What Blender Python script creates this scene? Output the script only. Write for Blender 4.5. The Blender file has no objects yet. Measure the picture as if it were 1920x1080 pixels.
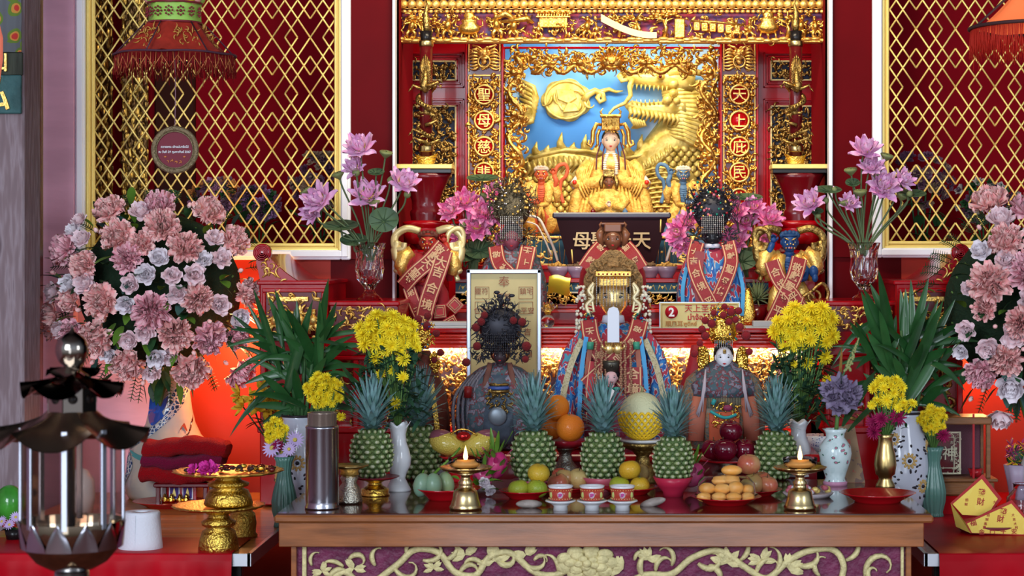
import bpy, math, random
from math import sin, cos, pi, radians as R
from mathutils import Vector as V, Matrix as M
# ---------------------------------------------------------------- camera, world, lights, exposure
FPX = 3733.33
CX, CY, EYE = 1150.0, 470.0, 1.55
SC = bpy.context.scene
COL = SC.collection
cd = bpy.data.cameras.new('camera'); cam = bpy.data.objects.new('camera', cd); COL.objects.link(cam)
cd.sensor_width = 36; cd.lens = 70; cd.clip_end = 60; cd.clip_start = .05
cam.location = (0, 0, EYE); cam.rotation_euler = (pi/2, 0, 0)
cd.shift_x = -(CX-960)/1920; cd.shift_y = -(540-CY)/1920
cd.dof.use_dof = True; cd.dof.focus_distance = 6.7; cd.dof.aperture_fstop = 9.0
SC.camera = cam
SC.view_settings.view_transform = 'Standard'; SC.view_settings.look = 'None'
SC.view_settings.gamma = 1; SC.view_settings.use_curve_mapping = False
SC.view_settings.exposure = -0.55

w = bpy.data.worlds.new('courtyard_daylight'); SC.world = w; w.use_nodes = True
nt = w.node_tree; nt.nodes.clear()
wo = nt.nodes.new('ShaderNodeOutputWorld'); bg = nt.nodes.new('ShaderNodeBackground')
tc = nt.nodes.new('ShaderNodeTexCoord'); sx = nt.nodes.new('ShaderNodeSeparateXYZ')
rmp = nt.nodes.new('ShaderNodeValToRGB')          # height above the horizon of the open courtyard side
mth = nt.nodes.new('ShaderNodeMath'); mth.operation = 'MULTIPLY_ADD'; mth.inputs[1].default_value = .5; mth.inputs[2].default_value = .5
nt.links.new(tc.outputs['Generated'], sx.inputs[0]); nt.links.new(sx.outputs['Z'], mth.inputs[0]); nt.links.new(mth.outputs[0], rmp.inputs[0])
cr = rmp.color_ramp
cr.elements[0].position = .3; cr.elements[0].color = (.14, .12, .11, 1)
cr.elements[1].position = .62; cr.elements[1].color = (.62, .74, .95, 1)
e = cr.elements.new(.44); e.color = (.50, .52, .60, 1)
e = cr.elements.new(.9); e.color = (.12, .10, .11, 1)
nt.links.new(rmp.outputs[0], bg.inputs[0])
fac = nt.nodes.new('ShaderNodeMath'); fac.operation = 'MULTIPLY_ADD'; fac.use_clamp = True; fac.inputs[1].default_value = -.9; fac.inputs[2].default_value = .32   # open front (-y) is bright, hall side dim
nt.links.new(sx.outputs['Y'], fac.inputs[0]); stg = nt.nodes.new('ShaderNodeMath'); stg.operation = 'MULTIPLY'; stg.inputs[1].default_value = 1.5
nt.links.new(fac.outputs[0], stg.inputs[0]); nt.links.new(stg.outputs[0], bg.inputs[1])
def wm(op, a, b, clamp=False):
    n_ = nt.nodes.new('ShaderNodeMath'); n_.operation = op; n_.use_clamp = clamp
    for i_, q_ in enumerate((a, b)):
        if hasattr(q_, 'links'): nt.links.new(q_, n_.inputs[i_])
        elif q_ is not None: n_.inputs[i_].default_value = q_
    return n_.outputs[0]
# bright sector added to the sky so that it reflects in the table apron
sky_sector = wm('MULTIPLY', wm('MULTIPLY', wm('SUBTRACT', .115, wm('ABSOLUTE', wm('ADD', sx.outputs['X'], -.01), None)), 30, True), wm('MULTIPLY', wm('SUBTRACT', .30, wm('ABSOLUTE', wm('ADD', sx.outputs['Z'], .06), None)), 20, True))
sky_sector = wm('MULTIPLY', sky_sector, wm('LESS_THAN', sx.outputs['Y'], 0)); b2 = nt.nodes.new('ShaderNodeBackground'); b2.inputs[0].default_value = (.80, .88, 1, 1); nt.links.new(wm('MULTIPLY', sky_sector, 5.5), b2.inputs[1])
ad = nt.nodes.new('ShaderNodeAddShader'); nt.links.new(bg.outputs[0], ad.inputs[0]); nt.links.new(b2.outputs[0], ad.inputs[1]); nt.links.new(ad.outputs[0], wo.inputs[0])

def area(name, loc, to, sx_, sy_, power, col, spread=180):
    l = bpy.data.lights.new(name, 'AREA'); l.shape = 'RECTANGLE'; l.size = sx_; l.size_y = sy_; l.energy = power; l.color = col; l.spread = R(spread)
    o = bpy.data.objects.new(name, l); COL.objects.link(o); o.location = loc
    o.rotation_euler = (V(to)-V(loc)).to_track_quat('-Z', 'Y').to_euler(); return o
area('front_daylight_fill', (-2.2, -.6, 2.7), (0, 6.6, 1.1), 2.2, 2.2, 310, (.80, .89, 1))  # unseen area lamp added to stand in for daylight from the front
area('right_daylight_fill', (3.2, 1.0, 2.4), (0, 6.6, 1.2), 1.2, 1.8, 85, (.85, .92, 1))  # unseen area lamp added as a cool fill from the right
area('niche_spot_lamp', (0, 5.9, 3.0), (0, 7.6, 1.9), 1.2, .2, 31, (1, .83, .58), 120)
area('niche_ceiling_lamp', (0, 7.24, 2.62), (0, 7.7, 1.75), .9, .12, 11, (1, .86, .62))
area('backdrop_fill', (0, 7.66, 2.36), (0, 7.9, 1.9), .7, .05, 5, (1, .92, .76))  # unseen lamp added behind the frame to brighten the dragon backdrop
area('shelf_strip_lamp', (0, 6.63, 1.215), (0, 6.84, 1.0), 1.42, .03, 9.5, (1, .72, .42))
def point(name, loc, power, col, r=.04):
    l = bpy.data.lights.new(name, 'POINT'); l.energy = power; l.color = col; l.shadow_soft_size = r
    o = bpy.data.objects.new(name, l); COL.objects.link(o); o.location = loc; return o
point('glow_lamp_left', (-1.30, 6.70, 1.22), 14, (1, .46, .16), .04)
point('glow_lamp_right', (1.24, 6.72, 1.2), 8, (1, .46, .16), .04)

# ---------------------------------------------------------------- pixels to places
def P(px, py, Y): return V(((px-CX)*Y/FPX, Y, EYE-(py-CY)*Y/FPX))
def YG(py, z): return (EYE-z)*FPX/(py-CY)
def onto(px, py, z, rpx=0):
    """a place on the surface at height z whose front rim shows at py; returns px,pyCentre,Y usable with thing()"""
    y = YG(py, z); y += rpx*y/FPX
    return px, CY+(EYE-z)*FPX/y, y

# ---------------------------------------------------------------- materials
MATS = {}
def mat(name, col, rough=.5, metal=0, bump=0, bs=40, var=0, vs=8, coat=0, trans=0, emis=0, sheen=0, ior=1.45, col2=None, alpha=1, spec=.3, stretch=(1, 1, 1)):
    if name in MATS: return MATS[name]
    m = bpy.data.materials.new(name); m.use_nodes = True; n = m.node_tree; L = n.links
    b = n.nodes['Principled BSDF']; b.inputs['Base Color'].default_value = (*col, 1)
    b.inputs['Roughness'].default_value = rough; b.inputs['Metallic'].default_value = metal
    b.inputs['Coat Weight'].default_value = coat; b.inputs['Transmission Weight'].default_value = trans
    b.inputs['IOR'].default_value = ior; b.inputs['Sheen Weight'].default_value = sheen*.12; b.inputs['Alpha'].default_value = alpha
    b.inputs['Specular IOR Level'].default_value = spec
    if emis: b.inputs['Emission Color'].default_value = (*col, 1); b.inputs['Emission Strength'].default_value = emis
    g = None
    if bump or var:
        g = n.nodes.new('ShaderNodeNewGeometry'); mp = n.nodes.new('ShaderNodeMapping'); mp.inputs['Scale'].default_value = stretch
        L.new(g.outputs['Position'], mp.inputs[0])
    if bump:
        t = n.nodes.new('ShaderNodeTexNoise'); t.inputs['Scale'].default_value = bs; t.inputs['Detail'].default_value = 3
        L.new(mp.outputs[0], t.inputs[0]); bp = n.nodes.new('ShaderNodeBump'); bp.inputs['Strength'].default_value = bump; bp.inputs['Distance'].default_value = .01
        L.new(t.outputs[0], bp.inputs['Height']); L.new(bp.outputs[0], b.inputs['Normal'])
    if var:
        t = n.nodes.new('ShaderNodeTexNoise'); t.inputs['Scale'].default_value = vs; t.inputs['Detail'].default_value = 4
        L.new(mp.outputs[0], t.inputs[0]); r = n.nodes.new('ShaderNodeValToRGB')
        c2 = col2 or tuple(c*(1-var) for c in col)
        r.color_ramp.elements[0].position = .35; r.color_ramp.elements[1].position = .65
        r.color_ramp.elements[0].color = (*c2, 1); r.color_ramp.elements[1].color = (*col, 1)
        L.new(t.outputs[0], r.inputs[0]); L.new(r.outputs[0], b.inputs['Base Color'])
    MATS[name] = m; return m
def pattern(name, cols, scale=60, kind='voronoi', rough=.6, metal=0, bump=.3, warp=.02, sheen=0, coat=0, local=False, stretch=(1, 1, 1)):
    """woven / painted surface pattern: cols = [(pos,colour)...] on a warped texture"""
    if name in MATS: return MATS[name]
    m = bpy.data.materials.new(name); m.use_nodes = True; n = m.node_tree; L = n.links; b = n.nodes['Principled BSDF']
    b.inputs['Specular IOR Level'].default_value = .25;     b.inputs['Roughness'].default_value = rough; b.inputs['Metallic'].default_value = metal; b.inputs['Sheen Weight'].default_value = sheen*.12; b.inputs['Coat Weight'].default_value = coat
    if local:
        g = n.nodes.new('ShaderNodeTexCoord'); src = g.outputs['Object']
    else:
        g = n.nodes.new('ShaderNodeNewGeometry'); src = g.outputs['Position']
    mp = n.nodes.new('ShaderNodeMapping'); mp.inputs['Scale'].default_value = stretch; L.new(src, mp.inputs[0]); src = mp.outputs[0]
    nz = n.nodes.new('ShaderNodeTexNoise'); nz.inputs['Scale'].default_value = scale*.5; L.new(src, nz.inputs[0])
    mx = n.nodes.new('ShaderNodeVectorMath'); mx.operation = 'MULTIPLY_ADD'; mx.inputs[1].default_value = (warp,)*3
    L.new(nz.outputs['Color'], mx.inputs[0]); L.new(src, mx.inputs[2])
    if kind == 'voronoi' or kind == 'scales':
        t = n.nodes.new('ShaderNodeTexVoronoi'); t.inputs['Scale'].default_value = scale
        if kind == 'scales': t.feature = 'DISTANCE_TO_EDGE'
        out = t.outputs['Distance']
    elif kind == 'cells':
        t = n.nodes.new('ShaderNodeTexVoronoi'); t.inputs['Scale'].default_value = scale; out = t.outputs['Color']
    elif kind == 'wave':
        t = n.nodes.new('ShaderNodeTexWave'); t.inputs['Scale'].default_value = scale; t.inputs['Distortion'].default_value = 12; t.inputs['Detail'].default_value = 2; out = t.outputs['Color']
    else:
        t = n.nodes.new('ShaderNodeTexNoise'); t.inputs['Scale'].default_value = scale; t.inputs['Detail'].default_value = 2; out = t.outputs[0]
    L.new(mx.outputs[0], t.inputs[0]); r = n.nodes.new('ShaderNodeValToRGB'); cr = r.color_ramp
    cr.interpolation = 'CONSTANT' if kind != 'noise_soft' else 'LINEAR'
    cr.elements[0].position = cols[0][0]; cr.elements[0].color = (*cols[0][1], 1)
    cr.elements[1].position = cols[1][0]; cr.elements[1].color = (*cols[1][1], 1)
    for p_, c_ in cols[2:]: e_ = cr.elements.new(p_); e_.color = (*c_, 1)
    L.new(out, r.inputs[0]); L.new(r.outputs[0], b.inputs['Base Color'])
    if bump:
        bp = n.nodes.new('ShaderNodeBump'); bp.inputs['Strength'].default_value = bump; bp.inputs['Distance'].default_value = .004
        L.new(out, bp.inputs['Height']); L.new(bp.outputs[0], b.inputs['Normal'])
    MATS[name] = m; return m

gold = mat('gold_leaf', (.82, .50, .12), .30, .9, bump=.25, bs=120, var=.5, vs=60, col2=(.60, .30, .05))
goldb = mat('bright_gilding', (.95, .66, .20), .38, .75, bump=.25, bs=150, var=.4, vs=60, col2=(.85, .48, .1))
goldp = mat('gold_paint', (.90, .70, .22), .42, .3, bump=.1, bs=60)
goldd = mat('antique_gold', (.50, .34, .10), .35, .9, bump=.4, bs=150, var=.7, vs=90, col2=(.2, .11, .03))
brass = mat('brass', (.55, .40, .16), .3, 1, bump=.05, bs=30)
goldpoly = mat('polished_gold', (.85, .55, .10), .18, 1, bump=.35, bs=160)
cream = mat('cream_gold_paint', (.80, .70, .34), .5, .1, bump=.5, bs=90, var=.25, vs=50)
yrelief = mat('yellow_gold_relief', (.90, .70, .20), .35, .3, bump=.2, bs=60, var=.45, vs=30, col2=(.52, .36, .06))
lac = mat('red_lacquer', (.36, .001, .005), .22, 0, coat=.15, bump=.05, bs=25)
lacd = mat('dark_red_lacquer', (.16, .002, .006), .25, 0, coat=.4, var=.4, vs=5)
lacb = mat('bright_red_lacquer', (.72, .03, .015), .25, 0, coat=.4)
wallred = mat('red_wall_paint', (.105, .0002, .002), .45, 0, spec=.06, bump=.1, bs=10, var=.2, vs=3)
wallglow = mat('glow_tinted_red_wall_paint', (.40, .035, .02), .4, 0, spec=.1, bump=.1, bs=10)  # lamp glow put into the colour: lighter and oranger than the upper red wall
wallpink = mat('pink_gloss_wall_paint', (.80, .44, .56), .35, 0, spec=.3, bump=.15, bs=14, var=.2, vs=5, stretch=(.5, 1, 2))
nichered = mat('niche_dark_red', (.20, .0005, .006), .8, spec=.1)
white = mat('white_trim_paint', (.88, .90, .95), .4, 0, bump=.1, bs=30)
black = mat('black_lacquer', (.01, .008, .008), .25)
# ---------------------------------------------------------------- mesh collector
class MB:
    def __init__(s): s.v = []; s.f = []; s.mi = []; s.sm = []; s.m = 0; s.M = None; s.mats = []
    def use(s, m):
        if m not in s.mats: s.mats.append(m)
        s.m = s.mats.index(m); return s
    def add(s, vs, fs, smooth=True):
        o = len(s.v)
        if s.M is not None:
            X = s.M; s.v += [tuple(X @ V(p)) for p in vs]
            if X.determinant() < 0: fs = [f[::-1] for f in fs]
        else: s.v += [tuple(p) for p in vs]
        s.f += [tuple(i+o for i in f) for f in fs]; s.mi += [s.m]*len(fs); s.sm += [smooth]*len(fs); return s
    def box(s, x0, x1, y0, y1, z0, z1, bev=0):
        if bev:
            b = min(bev, (x1-x0)/4.01, (z1-z0)/4.01, (y1-y0)/2.01)
            vs = []; 
            for (y, i) in ((y0, b), (y0+b, 0), (y1-b, 0), (y1, b)):
                vs += [(x0+i, y, z0+b if i == 0 else z0+b), (x0+b if i == 0 else x0+2*b, y, z0+i), (x1-b if i == 0 else x1-2*b, y, z0+i), (x1-i, y, z0+b), (x1-i, y, z1-b), (x1-b if i == 0 else x1-2*b, y, z1-i), (x0+b if i == 0 else x0+2*b, y, z1-i), (x0+i, y, z1-b)]
            fs = [tuple(range(8)), tuple(range(31, 23, -1))]
            for k in range(3):
                for j in range(8):
                    a = k*8+j; c = k*8+(j+1) % 8; fs.append((a+8, c+8, c, a))
            return s.add(vs, fs, False)
        vs = [(x, y, z) for x in (x0, x1) for y in (y0, y1) for z in (z0, z1)]
        return s.add(vs, [(0, 1, 3, 2), (4, 6, 7, 5), (0, 4, 5, 1), (2, 3, 7, 6), (0, 2, 6, 4), (1, 5, 7, 3)], False)
    def tube(s, pts, rad, n=6, caps=True, flat=1.0):
        pts = [V(p) for p in pts]; N = len(pts)
        if not hasattr(rad, '__len__'): rad = [rad]*N
        vs = []; up = None
        for i, p in enumerate(pts):
            t = (pts[min(i+1, N-1)]-pts[max(i-1, 0)])
            if t.length < 1e-9: t = V((0, 0, 1))
            t.normalize()
            if up is None: up = V((0, 1, 0)) if abs(t.y) < .9 else V((1, 0, 0))
            a = t.cross(up)
            if a.length < 1e-6: a = t.cross(V((1, 0, 0)))
            a.normalize(); b = a.cross(t); up = b
            for k in range(n):
                q = 2*pi*k/n; vs.append(p+a*(cos(q)*rad[i])+b*(sin(q)*rad[i]*flat))
        fs = [(i*n+k, i*n+(k+1) % n, (i+1)*n+(k+1) % n, (i+1)*n+k) for i in range(N-1) for k in range(n)]
        if caps: fs += [tuple(range(n-1, -1, -1)), tuple((N-1)*n+k for k in range(n))]
        return s.add(vs, fs)
    def lathe(s, prof, c=(0, 0, 0), n=24, sq=(1, 1), wob=0, wk=8, close=True):
        vs = []; x, y, z = c
        for i, (r, h) in enumerate(prof):
            for k in range(n):
                q = 2*pi*k/n; rr = r*(1+wob*cos(wk*q)); vs.append((x+rr*cos(q)*sq[0], y+rr*sin(q)*sq[1], z+h))
        N = len(prof)
        fs = [(i*n+k, i*n+(k+1) % n, (i+1)*n+(k+1) % n, (i+1)*n+k) for i in range(N-1) for k in range(n)]
        if close:
            if prof[0][0] > 1e-6: fs.append(tuple(range(n-1, -1, -1)))
            if prof[-1][0] > 1e-6: fs.append(tuple((N-1)*n+k for k in range(n)))
        return s.add(vs, fs)
    def ball(s, c, r, n=10, m=7, rot=None):
        if not hasattr(r, '__len__'): r = (r, r, r)
        vs = []
        for i in range(m+1):
            t = pi*i/m
            for k in range(n):
                q = 2*pi*k/n; p = V((sin(t)*cos(q)*r[0], sin(t)*sin(q)*r[1], cos(t)*r[2]))
                if rot: p = rot @ p
                vs.append((p.x+c[0], p.y+c[1], p.z+c[2]))
        fs = [(i*n+k, (i+1)*n+k, (i+1)*n+(k+1) % n, i*n+(k+1) % n) for i in range(m) for k in range(n)]
        return s.add(vs, fs)
    def prism(s, poly, y0, y1, bev=0):
        """poly in x,z; front face at y0 (nearer), back at y1"""
        n = len(poly)
        if bev:
            cx = sum(p[0] for p in poly)/n; cz = sum(p[1] for p in poly)/n
            A = sum(poly[i][0]*poly[(i+1) % n][1]-poly[(i+1) % n][0]*poly[i][1] for i in range(n))
            sg = 1 if A > 0 else -1; ins = []
            for i in range(n):
                a, b, c = V(poly[i-1]), V(poly[i]), V(poly[(i+1) % n])
                t = (c-a)
                if t.length < 1e-9: t = V((1, 0))
                t.normalize(); nn = V((-t.y, t.x))*sg; ins.append((b.x+nn.x*bev, b.y+nn.y*bev))
            vs = [(p[0], y0, p[1]) for p in ins]+[(p[0], y0+bev, p[1]) for p in poly]+[(p[0], y1, p[1]) for p in poly]
            k = 3
        else: vs = [(p[0], y0, p[1]) for p in poly]+[(p[0], y1, p[1]) for p in poly]; k = 2
        fs = [tuple(range(n)), tuple(range(k*n-1, (k-1)*n-1, -1))]
        for j in range(k-1):
            fs += [(j*n+(i+1) % n, j*n+i, (j+1)*n+i, (j+1)*n+(i+1) % n) for i in range(n)]
        return s.add(vs, fs, False)
    def grid(s, fn, nu, nv, smooth=True, wrap=False):
        vs = [fn(i/nu, j/nv) for i in range(nu+1) for j in range(nv+1)]
        fs = [(i*(nv+1)+j, (i+1)*(nv+1)+j, (i+1)*(nv+1)+j+1, i*(nv+1)+j+1) for i in range(nu) for j in range(nv)]
        return s.add(vs, fs, smooth)
    def torus(s, c, R_, r, n=24, m=6, ax='y', sq=(1, 1)):
        pts = []
        for i in range(n+1):
            q = 2*pi*i/n; a, b = cos(q)*R_*sq[0], sin(q)*R_*sq[1]
            pts.append((c[0]+a, c[1], c[2]+b) if ax == 'y' else (c[0]+a, c[1]+b, c[2]))
        return s.tube(pts, r, m, False)
    def text(s, t, c, size, depth=.6, rot=0, sx=1.0, bold=0):
        """letters facing the viewer (-y), centred on c"""
        vs, fs = glyphs(t, bold); Z = M.Translation(V(c)) @ M.Rotation(rot, 4, 'Y') @ M.Diagonal((size*sx, depth, size, 1))
        return s.add([tuple(Z @ V(p)) for p in vs], fs, False)
    def build(s, name, m=None, parent=None, at=None, smooth=None):
        me = bpy.data.meshes.new(name); me.from_pydata(s.v, [], s.f)
        ms = s.mats or [m]
        for q in ms: me.materials.append(q)
        if len(ms) > 1: me.polygons.foreach_set('material_index', s.mi)
        me.polygons.foreach_set('use_smooth', s.sm); me.update()
        o = bpy.data.objects.new(name, me); COL.objects.link(o)
        if parent: o.parent = parent
        if at: place(o, at)
        return o
_gl = {}
def glyphs(t, bold=0):
    if (t, bold) in _gl: return _gl[(t, bold)]
    cu = bpy.data.curves.new('t', 'FONT'); cu.body = t; cu.size = 1; cu.extrude = .5; cu.align_x = 'CENTER'; cu.align_y = 'CENTER'; cu.offset = bold
    cu.resolution_u = 2
    o = bpy.data.objects.new('t', cu); COL.objects.link(o)
    dg = bpy.context.evaluated_depsgraph_get(); me = o.evaluated_get(dg).to_mesh()
    vs = [(v.co.x, -v.co.z, v.co.y) for v in me.vertices]; fs = [tuple(p.vertices) for p in me.polygons]
    if vs:
        ax = (min(v[0] for v in vs)+max(v[0] for v in vs))/2; az = (min(v[2] for v in vs)+max(v[2] for v in vs))/2
        vs = [(x-ax, y, z-az) for x, y, z in vs]
    o.evaluated_get(dg).to_mesh_clear(); bpy.data.objects.remove(o); bpy.data.curves.remove(cu)
    _gl[(t, bold)] = (vs, fs); return vs, fs
def place(o, at):
    px, py, Y = at[:3]; k = Y/FPX; o.location = P(px, py, Y); o.scale = (k, k, k)
    if len(at) > 3: o.rotation_euler = (0, 0, at[3])
def tag(o, label=None, cat=None, group=None, kind=None):
    for k, v_ in (('label', label), ('category', cat), ('group', group), ('kind', kind)):
        if v_: o[k] = v_
    return o
def thing(name, label, cat, at, group=None):
    o = bpy.data.objects.new(name, None); COL.objects.link(o); o.empty_display_size = .02; place(o, at); return tag(o, label, cat, group)
def kids(o): return [c for c in bpy.data.objects if c.parent == o]
def dup(root, at, label=None, group=None, mirror=False):
    r = root.copy(); COL.objects.link(r); place(r, at)
    if mirror: r.scale.x *= -1
    if label: r['label'] = label
    if group: r['group'] = group
    def rec(a, b):
        for ch in a.children:
            c = ch.copy(); COL.objects.link(c); c.parent = b; rec(ch, c)
    rec(root, r); return r
def part(name, mb, m, parent, label=None, loc=None, rot=None, scale=None):
    o = mb.build(name, m, parent) if isinstance(mb, MB) else bpy.data.objects.new(name, mb)
    if not isinstance(mb, MB): COL.objects.link(o); o.parent = parent
    if loc: o.location = loc
    if rot: o.rotation_euler = rot
    if scale: o.scale = (scale,)*3 if not hasattr(scale, '__len__') else scale
    if label: o['label'] = label
    return o
def one(name, mb, m, at, label, cat, group=None):
    return tag(mb.build(name, m, None, at), label, cat, group)
# world-space meshes (Y planes given in metres) for the setting: pixel rectangles at a distance
def wbox(mb, px0, px1, py0, py1, Y0, Y1, ref=None, bev=0):
    Yr = ref or Y0; a = P(px0, py1, Yr); b = P(px1, py0, Yr); mb.box(a.x, b.x, Y0, Y1, a.z, b.z, bev); return mb
rnd = random.Random(7)
# ---------------------------------------------------------------- carving vocabulary
def curl(mb, x, y, z, ang, L, turn, r, rng, n=9, lift=0):
    pts = []; rad = []; a = ang
    for i in range(n):
        f = i/(n-1); pts.append((x, y-lift*sin(pi*f), z)); rad.append(r*(.35+.9*sin(pi*min(1, f*1.1+.08))*(1-.45*f)))
        a += turn*(.35+1.5*f)/n; x += cos(a)*L/n; z += sin(a)*L/n
    mb.tube(pts, rad, 5); return x, z
def leafrel(mb, x, y, z, a, L, w_, up=1.2):
    ca, sa = cos(a), sin(a)
    def T(u, v_, h): return (x+ca*u-sa*v_, y-h, z+sa*u+ca*v_)
    vs = [T(0, 0, 0), T(L*.3, w_*.5, .2), T(L*.7, w_*.42, .3), T(L, 0, .2), T(L*.7, -w_*.42, .3), T(L*.3, -w_*.5, .2), T(L*.35, 0, up), T(L*.75, 0, up*.9)]
    mb.add(vs, [(0, 6, 1), (1, 6, 7, 2), (2, 7, 3), (3, 7, 4), (4, 7, 6, 5), (5, 6, 0)], True)
def relief(mb, x0, x1, z0, z1, y, dens=1.0, size=9, seed=1, depth=6, blobs=.5, skip=None, thick=1):
    g = random.Random(seed); n = int((x1-x0)*(z1-z0)/(size*size)*dens)
    for i in range(n):
        x = g.uniform(x0, x1); z = g.uniform(z0, z1)
        if skip and skip(x, z): continue
        k = g.random(); yy = y-g.random()*depth
        if k < .62: curl(mb, x, yy, z, g.uniform(0, 2*pi), size*g.uniform(1.2, 2.6), g.choice((-1, 1))*g.uniform(1.5, 5), size*.17*thick*g.uniform(.6, 1.3), g, 8, size*.3)
        elif k < .62+.38*(1-blobs): leafrel(mb, x, yy-2, z, g.uniform(0, 2*pi), size*g.uniform(.8, 1.6), size*.5, size*.25)
        else: mb.ball((x, yy-1, z), (size*g.uniform(.15, .38), size*.25, size*g.uniform(.15, .38)), 6, 4)
def figure(mb, x, z, h, y, lean=0, arm=1, seed=0):
    """little carved person standing at (x,z), height h"""
    g = random.Random(seed); u = h/8.0
    mb.ball((x+lean*h*.9, y-3, z+7.2*u), (u*.75, u*.8, u*.9), 8, 6); mb.ball((x+lean*h*.9, y-3, z+8.1*u), (u*.8, u*.7, u*.4), 6, 4)
    mb.tube([(x, y-2, z+3.2*u), (x+lean*h*.5, y-3, z+5*u), (x+lean*h*.8, y-3, z+6.4*u)], [u*1.1, u*1.25, u*.7], 8)
    mb.tube([(x, y-2, z+3.6*u), (x-u*1.3, y-3, z+1.8*u), (x-u*1.0, y-2, z)], [u*.9, u*.7, u*.5], 6)
    mb.tube([(x, y-2, z+3.6*u), (x+u*1.6, y-3.5, z+2*u), (x+u*1.4, y-2, z)], [u*.9, u*.7, u*.5], 6)
    mb.tube([(x+lean*h*.7, y-3, z+6*u), (x+arm*u*2, y-4, z+5.2*u), (x+arm*u*2.8, y-5, z+6.6*u)], [u*.5, u*.45, u*.35], 6)
    mb.tube([(x+lean*h*.7, y-3, z+6*u), (x-arm*u*1.9, y-4, z+4.8*u), (x-arm*u*2.2, y-5, z+3.6*u)], [u*.5, u*.45, u*.35], 6)
    for k in range(4): curl(mb, x+g.uniform(-1, 1)*u, y-3, z+3.5*u, g.uniform(-.5, 3.6)+pi*.8, u*3.5, g.choice((-2, 2)), u*.35, g, 6)
def rope(mb, x0, x1, z, y, r, step):
    n = int((x1-x0)/step)
    for i in range(n):
        x = x0+(x1-x0)*(i+.5)/n
        mb.ball((x, y, z), (step*.62, r*.6, r), 8, 5, M.Rotation(.7, 3, 'Y'))
# ================================================================ THE SETTING
def structure(name, mb, m=None): return tag(mb.build(name, m), kind='structure')
YW = 6.9
tile = mat('floor_tile', (.20, .06, .04), .35, var=.3, vs=3)
structure('floor', MB().box(-3.4, 3.4, 1.0, 7.0, -.05, 0), tile)
XL = P(0, 0, YW).x
mb = MB()
def wr(px0, px1, py0, py1, Y0=YW, Y1=YW+.1, ref=YW, bev=0):
    a = P(px0, min(py1, 1309), ref); b = P(px1, py0, ref); mb.box(a.x, b.x, Y0, Y1, max(a.z, 0), min(b.z, 3.2), bev)
FL = 1309
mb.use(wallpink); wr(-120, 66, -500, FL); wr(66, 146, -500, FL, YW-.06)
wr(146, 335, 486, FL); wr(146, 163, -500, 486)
mb.use(wallglow); wr(335, 620, 486, FL); wr(1690, 2330, 482, FL); mb.use(wallred); wr(620, 742, 486, FL); wr(656, 742, -500, 486, YW-.012); wr(163, 656, -500, -200)
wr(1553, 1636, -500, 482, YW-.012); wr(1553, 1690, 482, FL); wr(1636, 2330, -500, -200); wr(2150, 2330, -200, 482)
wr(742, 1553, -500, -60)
structure('wall_back', mb)
mb = MB().use(nichered)
for a, b in ((163, 660), (1632, 2150)):
    x0, x1 = P(a, 0, YW).x, P(b, 0, YW).x; z0 = P(0, 487, YW).z
    mb.box(x0-.1, x1+.1, 7.32, 7.36, z0-.1, 3.1); mb.box(x0-.1, x1+.1, YW+.1, 7.34, z0-.12, z0-.02)
    mb.box(x0-.14, x0-.1, YW+.1, 7.36, z0-.1, 3.1); mb.box(x1+.1, x1+.14, YW+.1, 7.36, z0-.1, 3.1)
structure('wall_niche', mb)
mb = MB().use(nichered); x0, x1 = P(742, 0, YW).x, P(1553, 0, YW).x
mb.box(x0-.05, x0, YW+.02, 8.1, 0, 3.2); mb.box(x1, x1+.05, YW+.02, 8.1, 0, 3.2); mb.box(x0, x1, 8.06, 8.1, 0, 3.2); mb.box(x0-.05, x1+.05, YW+.1, 8.1, 2.85, 2.9)
structure('wall_altar', mb)
# white trims of the lattice openings and of the altar opening
def frame(mb, px0, px1, py0, py1, t, Y0, Y1, bev=.004, top=False):
    a = P(px0, py1, YW); b = P(px1, py0, YW); t = t*YW/FPX
    mb.box(a.x, a.x+t, Y0, Y1, a.z, b.z, bev); mb.box(b.x-t, b.x, Y0, Y1, a.z, b.z, bev); mb.box(a.x+t, b.x-t, Y0, Y1, a.z, a.z+t, bev)
    if top: mb.box(a.x+t, b.x-t, Y0, Y1, b.z-t, b.z, bev)
mb = MB(); frame(mb, 145, 659, -220, 487, 18, YW-.035, YW+.1); frame(mb, 149, 655, -220, 482, 12, YW-.045, YW, .003); structure('trim_1', mb, white)
mb = MB(); frame(mb, 1634, 2160, -220, 483, 18, YW-.035, YW+.1); frame(mb, 1638, 2156, -220, 479, 12, YW-.045, YW, .003); structure('trim_2', mb, white)
mb = MB(); a = P(738, 0, YW); b = P(743, 0, YW); mb.box(a.x, b.x, YW-.04, YW+.02, 1.2, 3.1, .003); a = P(1552, 0, YW); b = P(1559, 0, YW); mb.box(a.x, b.x, YW-.04, YW+.02, 1.2, 3.1, .003); structure('trim_3', mb, white)
# side walls of the hall, seen only from a step aside
mb = MB(); mb.box(-3.4, -3.3, 2.0, 7.0, 0, 3.2); structure('wall_left', mb, wallpink)
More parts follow.
